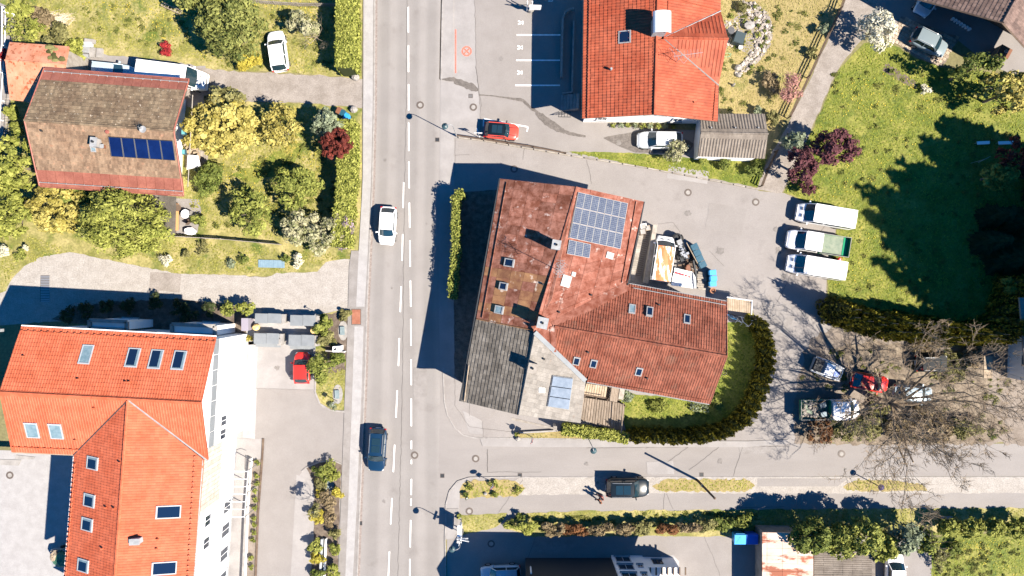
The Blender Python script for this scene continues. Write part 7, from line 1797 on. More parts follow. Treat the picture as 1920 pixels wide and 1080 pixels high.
def sign(label, px, py, h, plates, rot=0.0, name='traffic_sign', mat='zinc'):
    """post with plates: (shape, width, height, z, material, rot, dx)"""
    c = P(px, py, 0); t = T(name, label, 'sign', (c.x, c.y, 0)); mb = MB(); mb.tube([(c.x, c.y, 0), (c.x, c.y, h)], .032, 7); B('post', mb, MAT[mat], t)
    for shp, w, hh, z, m, rr in plates:
        d = Vector((math.cos(rr), math.sin(rr), 0)); n = Vector((-d.y, d.x, 0)); o = Vector((c.x, c.y, z)) + n * .05; mb = MB()
        if shp == 'round':
            v = [o + d * w / 2 * math.cos(k * math.pi / 10) + Vector((0, 0, w / 2 * math.sin(k * math.pi / 10))) for k in range(20)]; mb.slab(v, n * .02); p_ = B('plate', mb, MAT[m], t)
            v = [o + n * .022 + d * w * .38 * math.cos(k * math.pi / 10) + Vector((0, 0, w * .38 * math.sin(k * math.pi / 10))) for k in range(20)]; mb = MB(); mb.slab(v, n * .006); B('plate_face', mb, MAT['white_metal'], p_)
        else:
            mb.obox(o, d * w / 2, n * .012, Vector((0, 0, hh / 2))); B('plate', mb, MAT[m], t)
    return t
MAT['sign_red'] = M('sign_red', (.45, .03, .03), rough=.5); MAT['sign_yellow'] = M('sign_yellow', (.55, .38, .03), rough=.5)
SD = math.radians(62)
sign('round traffic signs on a thin post in the side street verge', 924, 904, 2.5, [('round', .62, 0, 2.25, 'sign_red', SD - .5), ('box', .42, .42, 1.62, 'zinc', SD - .3)])
sign('sign post with two plates at the low concrete kerb', 997, 819, 2.9, [('round', .6, 0, 2.25, 'sign_red', SD), ('box', .6, .6, 1.6, 'zinc', SD + .2), ('box', .05, .5, 2.75, 'zinc', 0)])
sign('slim sign post where the shrub bed meets the paved yard', 601, 590, 1.9, [('box', .3, .2, 1.8, 'zinc', SD)])
sign('slim sign post beside the lower shaft cover', 633, 752, 2.0, [('box', .42, .5, 1.5, 'zinc', SD)])
sign('parking sign with a white plate between lamp and red car', 898.5, 258.5, 2.1, [('box', .8, .30, 1.95, 'white_metal', 0.0), ('box', .7, .16, 1.65, 'concrete', 0.0)])
sign('short black marker post in the verge near the kerb', 888, 907, .9, [('box', .12, .12, .8, 'black_plastic', SD)], mat='black_plastic')
sign('short white marker post at the tip of the flowering verge', 877, 930, 1.0, [('box', .14, .16, .9, 'white_metal', SD)], mat='white_metal')
# direction signs carried by the lamp at the corner
c = P(868.5, 993, 0); t = T('direction_signs', 'crossed direction boards clamped to the corner street lamp', 'sign', (c.x, c.y, 2.5))
for k, (z, L, a, off) in enumerate(((2.65, 1.15, .03, .1), (2.95, 1.25, -.22, .16), (3.2, .9, 1.25, .0))):
    d = Vector((math.cos(a), math.sin(a), 0)); n = Vector((-d.y, d.x, 0)); mb = MB(); o = Vector((c.x, c.y, z)) + d * off; mb.obox(o + n * .06, d * L / 2, n * .015, Vector((0, 0, .13))); B('arrow_board', mb, MAT['white_metal'], t)
# big information board
a, b = P(865.5, 975, 0), P(864.5, 998, 0); t = T('notice_board', 'white information board on two posts at the street corner', 'notice board', ((a.x + b.x) / 2, (a.y + b.y) / 2, 0))
for q in (a, b): mb = MB(); mb.tube([(q.x, q.y, 0), (q.x, q.y, 2.3)], .045, 6); B('post', mb, MAT['zinc'], t)
d = (b - a).normalized(); n = Vector((-d.y, d.x, 0)); m_ = (a + b) / 2
mb = MB(); mb.obox(m_ + Vector((0, 0, 1.7)) + n * .03, d * .78, n * .10 + Vector((0, 0, .0)), Vector((0, 0, .6))); B('panel', mb, MAT['white_metal'], t)
mb = MB(); mb.obox(m_ + Vector((0, 0, 2.33)), d * .85, n * .22, Vector((0, 0, .03))); B('roof_strip', mb, MAT['white_metal'], t)
for k in range(2): mb = MB(); mb.obox(m_ + Vector((0, 0, 2.368)) + d * (.35 + .28 * k), d * .07, n * .2, Vector((0, 0, .006))); B('dark_stripe', mb, MAT['dark_metal'], t)
# hoarding at the car park top
c = P(994, 20, 0); t = T('car_park_sign', 'white sign frame with a slatted board at the car park shadow edge', 'sign', (c.x, c.y, 0))
for x in (988, 997): q = P(x, 21, 0); mb = MB(); mb.tube([(q.x, q.y, 0), (q.x, q.y, 2.4)], .06, 6); B('post', mb, MAT['white_metal'], t)
a, b = P(993, 9, 2.2), P(1015, 9.5, 2.2); mb = MB(); mb.slab([a, b, b + Vector((-.05, -.14, -.03)), a + Vector((0, -.14, -.03))], (0, 0, -.8)); B('board', mb, MAT['white_metal'], t)
for k in range(7): q = P(996 + k * 2.2, 11.3, 2.1); mb = MB(); mb.box((q.x, q.y, q.z - .3), (.05, .12, .6)); B('slat', mb, MAT['dark_metal'], t)
mb = MB(); mb.slab([P(992, 14, .6), P(1003, 14, .6), P(1001, 18, .6), P(995, 21, .6), P(991, 20, .6)], (0, 0, -.5)); B('base', mb, MAT['concrete'], t)
q0 = P(972, 9, 1.6); q1 = P(991, 9, 1.6); bar(t, 'bracket', [q0, q1], .03, 'dark_metal'); bar(t, 'bracket', [q0, P(984, 15, .6)], .03, 'dark_metal')
# white notice board in the shrub bed
c = P(638, 652, 0); t = T('white_pedestal', 'white pedestal sign with a small emblem in the shrub bed', 'sign', (c.x, c.y, 0)); mb = MB(); mb.box((c.x, c.y, .9), (.62, .55, 1.8)); B('block', mb, MAT['white_metal'], t); mb = MB(); mb.box((c.x - .05, c.y, 1.81), (.28, .2, .02), .4); B('emblem', mb, MAT['dark_metal'], t)
a, b = P(611, 657.5, .6), P(646, 660, .6); t = T('white_board', 'thin white board standing across the shrub bed', 'board', ((a.x + b.x) / 2, (a.y + b.y) / 2, 0)); mb = MB(); mb.obox((a + b) / 2 - Vector((0, 0, .2)), (b - a) / 2, (0, .045, 0), (0, 0, .38)); B('board', mb, MAT['white_metal'], t); mb = MB(); mb.obox((a + b) / 2 + Vector((0, 0, .19)), (b - a) / 2, (0, .06, 0), (0, 0, .015)); B('edge', mb, MAT['concrete'], t)
for px, py, w, h, lb in ((643.5, 620, .42, .85, 'grey green shaft cover on the upper white slab of the shrub bed'), (633.5, 739, .42, .85, 'grey green shaft cover on the lower white slab of the shrub bed'), (617, 910, .42, .95, 'grey shaft cover on the white slab inside the planter')):
    c = P(px, py, 0); t = T('shaft_cover', lb, 'shaft cover', (c.x, c.y, 0), 'shaft covers on white slabs')
    mb = MB(); mb.prism([(c.x + .68 * math.cos(k * .524) * (.75 if w else 1), c.y + 1.0 * math.sin(k * .524)) for k in range(12)], .012, .06); B('slab', mb, MAT['concrete'], t)
    mb = MB(); mb.box((c.x - .05, c.y, .16), (w, h, .2), .03); B('cover', mb, M('grey_green_cover', (.13, .17, .18), (.17, .21, .22), scale=3), t)
c = P(602, 1020, 0); t = T('planter_tub', 'long narrow steel water trough in the planter bed', 'trough', (c.x, c.y, 0))
for dx, m, z in ((0, 'grey_sheet', .5), (.42, 'white', .45)): mb = MB(); mb.prism(PG([(604 + dx * 18, 1008), (608 + dx * 14, 1008), (604 + dx * 14, 1085), (600 + dx * 18, 1085)]), .02, z); B('side', mb, MAT[m], t)

# bin shelters: grey lidded boxes with concrete cheeks
SH = [((478, 588), (527, 606), 'bin shelter nearest the lime shrub, back row', 0), ((544, 591), (592, 611), 'bin shelter beside the planted bed, back row', 0), ((476, 625), (523, 645), 'bin shelter nearest the white wall, front row', 1), ((541, 628), (589, 649), 'bin shelter above the red car, front row', 1)]
for (x0, y0), (x1, y1), lb, fr in SH:
    z = 1.25; A, Bq = P(x0, y0, z), P(x1, y1, z); t = T('bin_shelter', 'grey lidded ' + lb, 'bin shelter', ((A.x + Bq.x) / 2, (A.y + Bq.y) / 2, 0), 'bin shelters of the apartment house')
    cx, cy = (A.x + Bq.x) / 2, (A.y + Bq.y) / 2; w, h = Bq.x - A.x, A.y - Bq.y
    mb = MB(); mb.box((cx, cy, z / 2), (w - .06, h - .06, z - .06), -.04); B('box', mb, MAT['grey_sheet'], t)
    for k in range(2): mb = MB(); mb.obox((cx - w / 4 + k * w / 2, cy, z + .02 + .02 * k), (w / 4 - .015, -.02, 0), (0, h / 2, -.04), (0, 0, .025)); B('lid', mb, MAT['grey_band'], t)
    mb = MB(); mb.box((cx + w / 2 + .16, cy - .05, .55), (.3, h * .95, 1.1), -.04); B('cheek_wall', mb, MAT['concrete'], t)
    if fr: mb = MB(); mb.obox((cx, cy - h / 2 - .18, .8), (w / 2, -.04, 0), (0, .16, 0), (0, 0, .03)); B('front_rail', mb, MAT['grey_band'], t)
MAT['straw_bag'] = M('yellow_sack', (.42, .29, .11), (.55, .42, .22), scale=3, grain=.08)
for px, py, lb in ((484, 613, 'yellow sack between the two bin shelter rows near the purple box'), (591, 619, 'yellow sack between the bin shelter rows near the planted bed')):
    c = P(px, py, 0); t = T('yellow_sack', lb, 'sack', (c.x, c.y, 0)); mb = MB(); mb.blob((c.x, c.y, .5), (.38, .36, .5), int(px), 10, 7, .08); B('sack', mb, MAT['straw_bag'], t); mb = MB(); mb.lathe((c.x, c.y, .93), [(.16, 0), (.1, .1), (.18, .18)], 8); B('neck', mb, MAT['straw_bag'], t)
c = P(470, 607, 0); t = T('purple_box', 'purple grey box at the end of the bin shelters', 'box', (c.x, c.y, 0)); mb = MB(); mb.box((c.x, c.y, .75), (.62, 1.2, 1.5)); B('body', mb, M('purple_grey', (.19, .175, .20), grain=.05), t); mb = MB(); mb.box((c.x, c.y, 1.53), (.68, 1.26, .05)); B('lid', mb, M('purple_grey_lid', (.22, .20, .235)), t)
for px, py, lb in ((530, 601, 'pale concrete post between the back row bin shelters'), (531, 640, 'pale concrete post between the front row bin shelters'), (596, 598, 'pale concrete post at the bed end of the bin shelters')):
    c = P(px, py, 0); t = T('concrete_post', lb, 'post', (c.x, c.y, 0)); mb = MB(); mb.box((c.x, c.y, .6), (.3, .6, 1.2)); B('shaft', mb, MAT['concrete'], t); mb = MB(); mb.box((c.x, c.y, 1.22), (.34, .64, .04)); B('cap', mb, MAT['concrete'], t)

# wheelie bins
def bin_(label, px, py, rz, mat, s=(.58, .72, 1.08), group=None, name='wheelie_bin', zref=1.0):
    c = P(px, py, zref); t = T(name, label, 'bin', (0, 0, 0), group)
    w, d, h = s; mb = MB(); v = [(-w * .4, -d * .4, .06), (w * .4, -d * .4, .06), (w * .4, d * .4, .06), (-w * .4, d * .4, .06), (-w / 2, -d / 2, h * .92), (w / 2, -d / 2, h * .92), (w / 2, d / 2, h * .92), (-w / 2, d / 2, h * .92)]
    mb.add(v, [(0, 3, 2, 1), (4, 5, 6, 7), (0, 1, 5, 4), (1, 2, 6, 5), (2, 3, 7, 6), (3, 0, 4, 7)]); B('body', mb, MAT[mat], t)
    mb = MB(); mb.add([(-w * .54, -d * .54, h * .93), (w * .54, -d * .54, h * .93), (w * .54, d * .5, h), (-w * .54, d * .5, h), (-w * .5, -d * .5, h * .97), (w * .5, -d * .5, h * .97), (w * .5, d * .46, h * 1.05), (-w * .5, d * .46, h * 1.05)], [(0, 3, 2, 1), (4, 5, 6, 7), (0, 1, 5, 4), (1, 2, 6, 5), (2, 3, 7, 6), (3, 0, 4, 7)])
    lid = B('lid', mb, MAT[mat], t); mb = MB(); mb.tube([(-w * .4, d * .56, h * .98), (w * .4, d * .56, h * .98)], .025, 6); B('handle', mb, MAT[mat], t)
    mb = MB(); mb.add([(-w * .36, -d * .36, h * .985), (w * .36, -d * .36, h * .985), (0, d * .3, h * 1.055), ], [(0, 1, 2)]); B('embossing', mb, MAT[mat], lid)
    for sx in (-1, 1):
        mb = MB(); V0 = [(sx * w * .42 + xx, d * .42 + .1 * math.cos(i * math.pi / 5), .11 + .1 * math.sin(i * math.pi / 5)) for xx in (-.03, .03) for i in range(10)]
        mb.add(V0, [(i, (i + 1) % 10, 10 + (i + 1) % 10, 10 + i) for i in range(10)] + [tuple(range(9, -1, -1)), tuple(range(10, 20))]); B('wheel', mb, MAT['rubber'], t)
    t.location = (c.x, c.y, .02); t.rotation_euler = (0, 0, rz); return t
for px, py, lb in ((1302, 463, 'dark teal bin at the top of the diagonal row, nearest the machine'), (1307, 474, 'second dark teal bin from the top of the diagonal row'), (1311.5, 485, 'third dark teal bin from the top of the diagonal row'), (1317, 496, 'dark teal bin at the lower end of the diagonal row')): bin_(lb, px, py, 2.0, 'teal_bin', group='row of dark teal bins in the yard')
for px, py, lb in ((1336.5, 511, 'sky blue bin nearest the teal row'), (1338, 522, 'sky blue bin in the middle of three'), (1337, 532, 'sky blue bin beside the brown bucket')): bin_(lb, px, py, 1.65, 'blue_bin', (.5, .68, 1.0), group='sky blue bins in the yard')
for px, py, lb, m in ((1387.5, 1011, 'pale blue paper container at the court entrance', 'blue_bin'), (1410.5, 1011, 'royal blue paper container beside the rusty shed', 'royal_bin')): bin_(lb, px, py, 0, m, (1.12, 1.0, 1.25), group='paper containers by the rusty shed', zref=1.2)
for px, py, lb, m in ((635, 207, 'brown bin at the drive by the grey shrub tree', 'brown_bin'), (642, 211.5, 'dark blue bin between the brown and the sky blue one', 'teal_bin'), (649, 218, 'sky blue bin at the head of the southern roadside hedge', 'blue_bin')): bin_(lb, px, py, -.5, m, (.5, .6, .95))
# scrap yard heap beside the workshop
c = P(1333, 545, 0); t = T('terracotta_bucket', 'brown round bucket below the sky blue bins', 'bucket', (c.x, c.y, 0)); mb = MB(); mb.lathe((c.x, c.y, .02), [(.2, 0), (.27, .7), (.29, .72), (.22, .7), (.18, .5)], 14); B('pot', mb, M('terracotta', (.30, .14, .08)), t); mb = MB(); mb.lathe((c.x, c.y, .5), [(.18, 0), (.2, .12), (.02, .14)], 12); B('fill', mb, MAT['brown_bin'], t)
t = T('white_tarpaulin', 'white tarpaulin with a row of red squares over a heap beside the orange roofed van', 'tarpaulin', P(1283, 520, 0))
n = 9; v = []
pts = [(1265, 502), (1299, 510), (1303, 541), (1258, 535)]
for j in range(n + 1):
    for i in range(n + 1):
        a, b = i / n, j / n; x = (pts[0][0] * (1 - a) + pts[1][0] * a) * (1 - b) + (pts[3][0] * (1 - a) + pts[2][0] * a) * b; y = (pts[0][1] * (1 - a) + pts[1][1] * a) * (1 - b) + (pts[3][1] * (1 - a) + pts[2][1] * a) * b
        v.append(P(x, y, 1.05 + .25 * math.sin(3 * a + 1) * math.sin(3 * b) + random.uniform(-.05, .05)))
mb = MB(); mb.add(v, [(j * (n + 1) + i, j * (n + 1) + i + 1, (j + 1) * (n + 1) + i + 1, (j + 1) * (n + 1) + i) for j in range(n) for i in range(n)]); B('sheet', mb, MAT['white_metal'], t)
mb = MB(); q = [v[n], v[n * (n + 1) + n]]; mb.slab([P(1299, 510, 1.1), P(1305, 520, .8), P(1306, 540, .8), P(1302, 541, 1.1)], (0, 0, -.3)); B('blue_fold', mb, MAT['grey_sheet'], t)
for k in range(5): x, y = 1267 + k * 6.3, 511.5 + k * 1.9; mb = MB(); zz = 1.42; a = P(x, y, zz); mb.obox(a, (.11, -.03, 0), (.03, .09, 0), (0, 0, .015)); B('red_square', mb, MAT['sign_red'], t)
mb = MB(); mb.prism(PG([(1262, 505), (1299, 514), (1302, 538), (1259, 533)]), .02, .75); B('heap', mb, MAT['wood_dark'], t)
t = T('scrap_heap', 'heap of rusty parts and old planks between the machine and the tarpaulin', 'scrap heap', P(1290, 495, 0))
mb = MB()
for i in range(26): p = P(random.gauss(1290, 8), random.gauss(494, 9), 0); a = random.uniform(0, 3.1); d = Vector((math.cos(a), math.sin(a), random.uniform(-.2, .3))) * random.uniform(.2, .8); q = Vector((p.x, p.y, random.uniform(.3, .9))); mb.obox(q, d * .6, Vector((-d.y, d.x, 0)).normalized() * random.uniform(.04, .14), Vector((0, 0, .03)))
B('scrap_part', mb, MAT['wood_dark'], t, kind='stuff'); mb = MB(); mb.lathe(P(1288, 505, .35), [(.25, 0), (.25, .5), (.2, .52)], 12, sq=(1, 1.9)); B('rusty_tank', mb, MAT['brown_bin'], t)
mb = MB(); a, b = P(1287, 455, 1.1), P(1308, 494, 1.1); mb.tube([a, b], .05, 5); B('plank', mb, MAT['wood_pale'], t); mb = MB(); a, b = P(1300, 488, .9), P(1306, 520, .8); mb.tube([a, b], .12, 6); B('pipe', mb, MAT['dark_metal'], t)
t = T('timber_stack', 'stack of grey planks below the scrap heap beside the dark shadow', 'timber stack', P(1312, 528, 0))
for k in range(8): a, b = P(1308 + random.uniform(-2, 2), 511 + k * 4.2, .3 + .05 * (k % 3)), P(1320 + random.uniform(-2, 5), 513 + k * 4.2, .3 + .05 * (k % 3)); mb = MB(); d = b - a; mb.obox((a + b) / 2, d / 2, Vector((-d.y, d.x, 0)).normalized() * .1, (0, 0, .04)); B('plank', mb, MAT['wood_grey'], t)
# passage with racks and steps along the workshop's east wall
t = T('loading_ramp', 'timber loading platform with dark rack along the workshop wall', 'platform', P(1205, 470, 0))
for k in range(22):
    f = k / 22; x = 1205 - 18 * f; y = 438 + 87 * f; mb = MB(); mb.prism([P(x - 6, y, 1.2), P(x + 2, y + 1, 1.2), P(x + 1, y + 4.6, 1.2), P(x - 7, y + 3.6, 1.2)], 1.12, 1.2); B('plank', mb, MAT['wood_grey'], t)
mb = MB()
for k in range(26): f = k / 26; x = 1214 - 18 * f; y = 428 + 92 * f; mb.obox(P(x, y, .5), (.3, .06, 0), (0, .03, 0), (0, 0, .03))
B('rack_bar', mb, MAT['wood_dark'], t, kind='stuff')
w = T('yard_wall', 'low concrete wall between the platform and the orange roofed van', 'wall', P(1222, 480, 0)); mb = MB(); mb.prism(PG([(1222, 424), (1228, 424), (1211, 530), (1204, 529)]), .02, 1.0); B('wall', mb, MAT['concrete'], w); mb = MB(); mb.prism(PG([(1221, 423), (1229, 423), (1212, 531), (1203, 530)]), 1.003, 1.06); B('coping', mb, MAT['wood_grey'], w)
for i, (px, py, s, m, lb) in enumerate(((1206, 425, .55, 'white_metal', 'white crate at the top of the loading platform'), (1213, 428, .5, 'wood_pale', 'wooden crate beside the white crate'), (1204, 435, .6, 'wood_dark', 'dark crate below the white crate'))):
    c = P(px, py, 1.2); t = T('crate', lb, 'crate', (c.x, c.y, 1.2)); mb = MB(); mb.box((c.x, c.y, 1.42), (s, s, .4), .2); B('box', mb, MAT[m], t); mb = MB(); mb.box((c.x, c.y, 1.635), (s * .8, s * .8, .02), .2); B('lid', mb, MAT['concrete'], t)
c = P(1594, 0, 0)
c = P(1568, 487, 0); t = T('red_can', 'bright red can beside the flatbed truck on the grass edge', 'can', (c.x, c.y, 0)); mb = MB(); mb.lathe((c.x, c.y, .02), [(.2, 0), (.22, .05), (.22, .7), (.16, .76), (.05, .78)], 14); B('drum', mb, MAT['car_red'], t); mb = MB(); mb.lathe((c.x, c.y, .79), [(.06, 0), (.06, .06), (.01, .07)], 8); B('cap', mb, MAT['white_metal'], t)
# ribbed timber shelter and bicycles
t = T('ribbed_shelter', 'small pale shelter with ribbed timber roof at the corner of the red wing', 'shelter', P(1388, 575, 0))
for k in range(14): x = 1364 + k * 3.3; mb = MB(); mb.prism([P(x, 558 + k * .5, 1.9), P(x + 2.8, 558.4 + k * .5, 1.9), P(x + 2.5, 582 + k * .45, 1.9), P(x - .3, 581.6 + k * .45, 1.9)], 1.82, 1.9); B('slat', mb, MAT['wood_pale'], t)
mb = MB(); mb.tube([P(1410, 563, 1.93), P(1409, 590, 1.93)], .06, 4); mb.tube([P(1363, 557, 1.93), P(1411, 564, 1.93)], .05, 4); B('edge_beam', mb, MAT['white_metal'], t)
for x, y in ((1366, 562), (1406, 568), (1404, 586), (1365, 580)): q = P(x, y, 1.8); bar(t, 'post', [(q.x, q.y, .01), q], .04, 'wood_grey', 4)
def bicycle(label, px, py, rz, mat):
    t = T('bicycle', label, 'bicycle', (0, 0, 0))
    for x in (-.52, .52):
        mb = MB(); mb.tube([(x + .33 * math.cos(k * math.pi / 10), .0, .34 + .33 * math.sin(k * math.pi / 10)) for k in range(21)], .022, 5); B('wheel', mb, MAT['rubber'], t)
    mb = MB(); F = dict(bb=(-.08, 0, .30), st=(-.2, 0, .78), hd=(.36, 0, .82), ra=(-.52, 0, .34), fa=(.52, 0, .34))
    for a, b in (('bb', 'st'), ('st', 'hd'), ('bb', 'hd'), ('bb', 'ra'), ('st', 'ra'), ('hd', 'fa')): mb.tube([F[a], F[b]], .02, 5)
    B('frame', mb, MAT[mat], t); mb = MB(); mb.tube([(.34, -.28, .98), (.4, -.1, 1.02), (.4, .1, 1.02), (.34, .28, .98)], .016, 5); mb.tube([(.36, 0, .82), (.4, 0, 1.02)], .018, 5); B('handlebar', mb, MAT['steel'], t)
    mb = MB(); mb.blob((-.22, 0, .90), (.13, .07, .04), 3, 8, 5, 0); B('saddle', mb, MAT['black_plastic'], t)
    c = P(px, py, 0); t.location = (c.x, c.y, .03); t.rotation_euler = (math.radians(32), 0, rz)
bicycle('blue bicycle leaning beside the ribbed shelter', 1372, 589, -.3, 'blue_bin'); bicycle('grey bicycle lying against the thuja row end', 1383, 594, -.45, 'white_metal')
t = T('clothes_airer', 'white tubular drying frame on the grass by the bicycles', 'frame', P(1402, 600, 0)); mb = MB()
q = [P(1390, 594, .9), P(1413, 602, .9), P(1404, 612, .9), P(1394, 604, .9)]
for a, b in zip(q, q[1:] + q[:1]): mb.tube([a, b], .025, 5)
B('tube', mb, MAT['white_metal'], t); mb = MB()
for a in q: mb.tube([(a.x, a.y, .02), a], .022, 5)
B('leg', mb, MAT['white_metal'], t)
# fence between car park and yard: rail fence on a plank kerb
def fence(name, label, pts, h, rails, step, mat, slat=None, rw=.05, group=None, cat='fence'):
    q0 = P(*pts[0], 0); t = T(name, label, cat, (q0.x, q0.y, 0), group); q = [P(a, b, 0) for a, b in pts]
    for a, b in zip(q, q[1:]):
        d = b - a; L = d.length; d.normalize(); n = max(1, int(round(L / step)))
        for k in range(n + 1):
            if k == 0 and a != q[0]: continue
            c = a + d * (L * k / n); mb = MB(); mb.box((c.x, c.y, h / 2), (.09, .09, h), math.atan2(d.y, d.x)); B('post', mb, MAT[mat], t)
        for z in rails: mb = MB(); mb.obox((a + b) / 2 + Vector((0, 0, z)), d * L / 2, Vector((-d.y, d.x, 0)) * .025, Vector((0, 0, rw))); B('rail', mb, MAT[mat], t)
        if slat:
            mb = MB(); m = int(L / slat)
            for k in range(m): c = a + d * ((k + .5) * slat); mb.box((c.x, c.y, h * .55), (slat * .55, .03, h * .9), math.atan2(d.y, d.x))
            B('picket', mb, MAT[mat], t, kind='stuff')
    return t
fence('rail_fence', 'dark rail fence along the planks between car park and workshop yard', [(858, 256), (905, 263), (1000, 277), (1060, 289)], .75, (.35, .7), 2.6, 'wood_dark')
t = T('plank_edging', 'long grey plank edging at the foot of the verge along the yard', 'edging', P(1150, 300, 0))
for k in range(24):
    f0, f1 = k / 24, (k + 1) / 24; X = lambda f: np.interp(f, [0, .08, .36, .6, 1], [859, 905, 1062, 1200, 1420]); Y = lambda f: np.interp(f, [0, .08, .36, .6, 1], [258.5, 264, 291, 313, 355])
    a, b = P(float(X(f0 + .002)), float(Y(f0 + .002)), 0), P(float(X(f1 - .002)), float(Y(f1 - .002)), 0); d = b - a; mb = MB(); mb.obox((a + b) / 2 + Vector((0, 0, .1)), d / 2, Vector((-d.y, d.x, 0)).normalized() * .06, (0, 0, .09 + random.uniform(-.01, .01))); B('plank', mb, MAT['wood_grey'], t)
fence('lane_fence', 'long three rail timber fence along the gravel lane', [(1592, -40), (1571, 20), (1530, 108), (1476, 222)], 1.1, (.45, .75, 1.05), 2.4, 'wood_dark', rw=.055)
fence('lane_fence', 'short three rail timber fence below the garage at the lane mouth', [(1452, 285), (1436, 318), (1424, 350)], 1.1, (.45, .75, 1.05), 1.8, 'wood_dark', rw=.055)
fence('picket_fence', 'grey picket fence dividing the garden from the strip lawn', [(318, 443), (420, 449), (527, 459)], .95, (.3, .75), 2.0, 'wood_grey', slat=.20)
fence('top_fence', 'weathered timber fence at the upper frame edge behind the front lawn', [(474, 6), (560, 12), (632, 13)], .9, (.3, .7), 2.0, 'wood_grey', slat=.22)
fence('track_fence', 'white topped rail fence along the track at the left frame edge', [(17, 20), (16, 90), (8, 190), (2, 300)], 1.0, (.5, .95), 2.2, 'white_metal')
t = T('rail_track', 'dark narrow gauge track behind the orange barn', 'track', P(20, 100, 0))
for s in (0, 7): mb = MB(); mb.tube([P(20 + s, 20, .1), P(19 + s, 100, .1), P(10 + s, 200, .1), P(3 + s, 300, .1)], .04, 4); B('rail', mb, MAT['dark_metal'], t)
mb = MB()
for k in range(56): y = 20 + k * 5; x = np.interp(y, [20, 100, 200, 300], [23.5, 22.5, 13.5, 6.5]); mb.box(P(float(x), y, .06), (.62, .11, .06))
B('sleeper', mb, MAT['wood_grey'], t, kind='stuff')
t = T('white_gate_beam', 'short white beam lying at the end of the track fence', 'beam', P(17, 23, 0)); mb = MB(); a, b = P(8, 20, .9), P(27, 29, .9); d = b - a; mb.obox((a + b) / 2, d / 2, Vector((-d.y, d.x, 0)).normalized() * .12, (0, 0, .06)); B('beam', mb, MAT['white_metal'], t); mb = MB(); mb.tube([(a.x, a.y, .02), a], .05, 5); mb.tube([(b.x, b.y, .02), b], .05, 5); B('leg', mb, MAT['white_metal'], t)
# stacked slabs and furniture on the front lawn
for i, (px, py, w, d, z, m, lb) in enumerate(((171, 79, .95, .4, .35, 'concrete', 'white slab at the top of the lawn pile'), (168, 86, .85, .55, .45, 'grey_sheet', 'dark grey slab second in the lawn pile'), (164, 96, .75, .55, .4, 'zinc', 'grey slab stack third in the lawn pile'), (176, 100, .55, 1.0, .3, 'concrete', 'pale upright slab in the lawn pile'), (189, 101, .6, .95, .3, 'concrete', 'pale ribbed slab at the meadow side of the lawn pile'), (163, 106, .85, .35, .3, 'zinc', 'grey slab at the bottom of the lawn pile'))):
    c = P(px, py, 0); t = T('slab_stack', lb, 'slabs', (c.x, c.y, 0), 'slab pile on the front lawn'); 
    for k in range(3): mb = MB(); mb.box((c.x + random.uniform(-.03, .03), c.y + random.uniform(-.03, .03), .02 + z * (k + .5) / 3), (w, d, z / 3 - .02), -.08 + random.uniform(-.05, .05)); B('slab', mb, MAT[m], t)
t = T('wooden_ladder', 'timber trestle ladder lying in the shadow of the upper evergreen', 'ladder', P(325, 15, 0))
mb = MB(); a0, a1, b0, b1 = P(302, 10, .5), P(338, 26, .4), P(305, 5, .5), P(341, 20, .4); mb.tube([a0, a1], .05, 4); mb.tube([b0, b1], .05, 4); B('side_rail', mb, MAT['wood_pale'], t); mb = MB()
for k in range(7): mb.tube([a0.lerp(a1, k / 6), b0.lerp(b1, k / 6)], .03, 4)
B('rung', mb, MAT['wood_grey'], t)
# garden table and chairs
c = P(347, 401, .75); t = T('round_table', 'round white garden table on the small terrace', 'table', (c.x, c.y, 0)); mb = MB(); mb.lathe((c.x, c.y, .72), [(.43, 0), (.45, .02), (.43, .04)], 22); B('tabletop', mb, MAT['white_metal'], t)
for k in range(3): a = k * 2.1; mb = MB(); mb.tube([(c.x + .35 * math.cos(a), c.y + .35 * math.sin(a), .03), (c.x + .06 * math.cos(a), c.y + .06 * math.sin(a), .72)], .025, 5); B('leg', mb, MAT['white_metal'], t)
def chair(label, px, py, rz, mat):
    t = T('garden_chair', label, 'chair', (0, 0, 0)); mb = MB(); mb.box((0, 0, .44), (.45, .45, .04)); B('seat', mb, MAT[mat], t); mb = MB(); mb.box((-.21, 0, .72), (.04, .45, .5)); B('backrest', mb, MAT[mat], t)
    for x in (-.19, .19):
        for y in (-.19, .19): mb = MB(); mb.tube([(x, y, 0), (x, y, .43)], .02, 5); B('leg', mb, MAT['steel'], t)
    c = P(px, py, 0); t.location = (c.x, c.y, .02); t.rotation_euler = (0, 0, rz)
chair('pale garden chair beside the round white table', 361, 402, 3.3, 'concrete'); chair('dark garden chair behind the round white table', 357, 417, 2.2, 'wood_dark')
t = T('garden_lounger', 'white folded lounger at the picket fence end', 'lounger', P(360, 434, 0)); c = P(360, 434, 0); mb = MB(); mb.blob((c.x, c.y, .45), (.65, .38, .22), 4, 10, 6, .12); B('cushion', mb, MAT['white_metal'], t); mb = MB(); mb.box((c.x, c.y, .22), (1.1, .55, .05), -.2); B('frame', mb, MAT['steel'], t)
t = T('orange_bench', 'long orange timber bench with a dark round mat on the small terrace', 'bench', P(335, 408, 0)); c = P(335, 408, 0); mb = MB(); mb.box((c.x, c.y, .45), (.42, 2.7, .07), -.02); B('seat', mb, M('orange_board', (.40, .21, .09)), t); mb = MB(); mb.box((c.x, c.y, .22), (.3, 2.4, .38), -.02); B('base', mb, MAT['wood'], t); mb = MB(); mb.lathe((c.x + .12, c.y + .95, .49), [(.36, 0), (.36, .03), (.05, .04)], 14); B('mat', mb, MAT['wood_dark'], t)
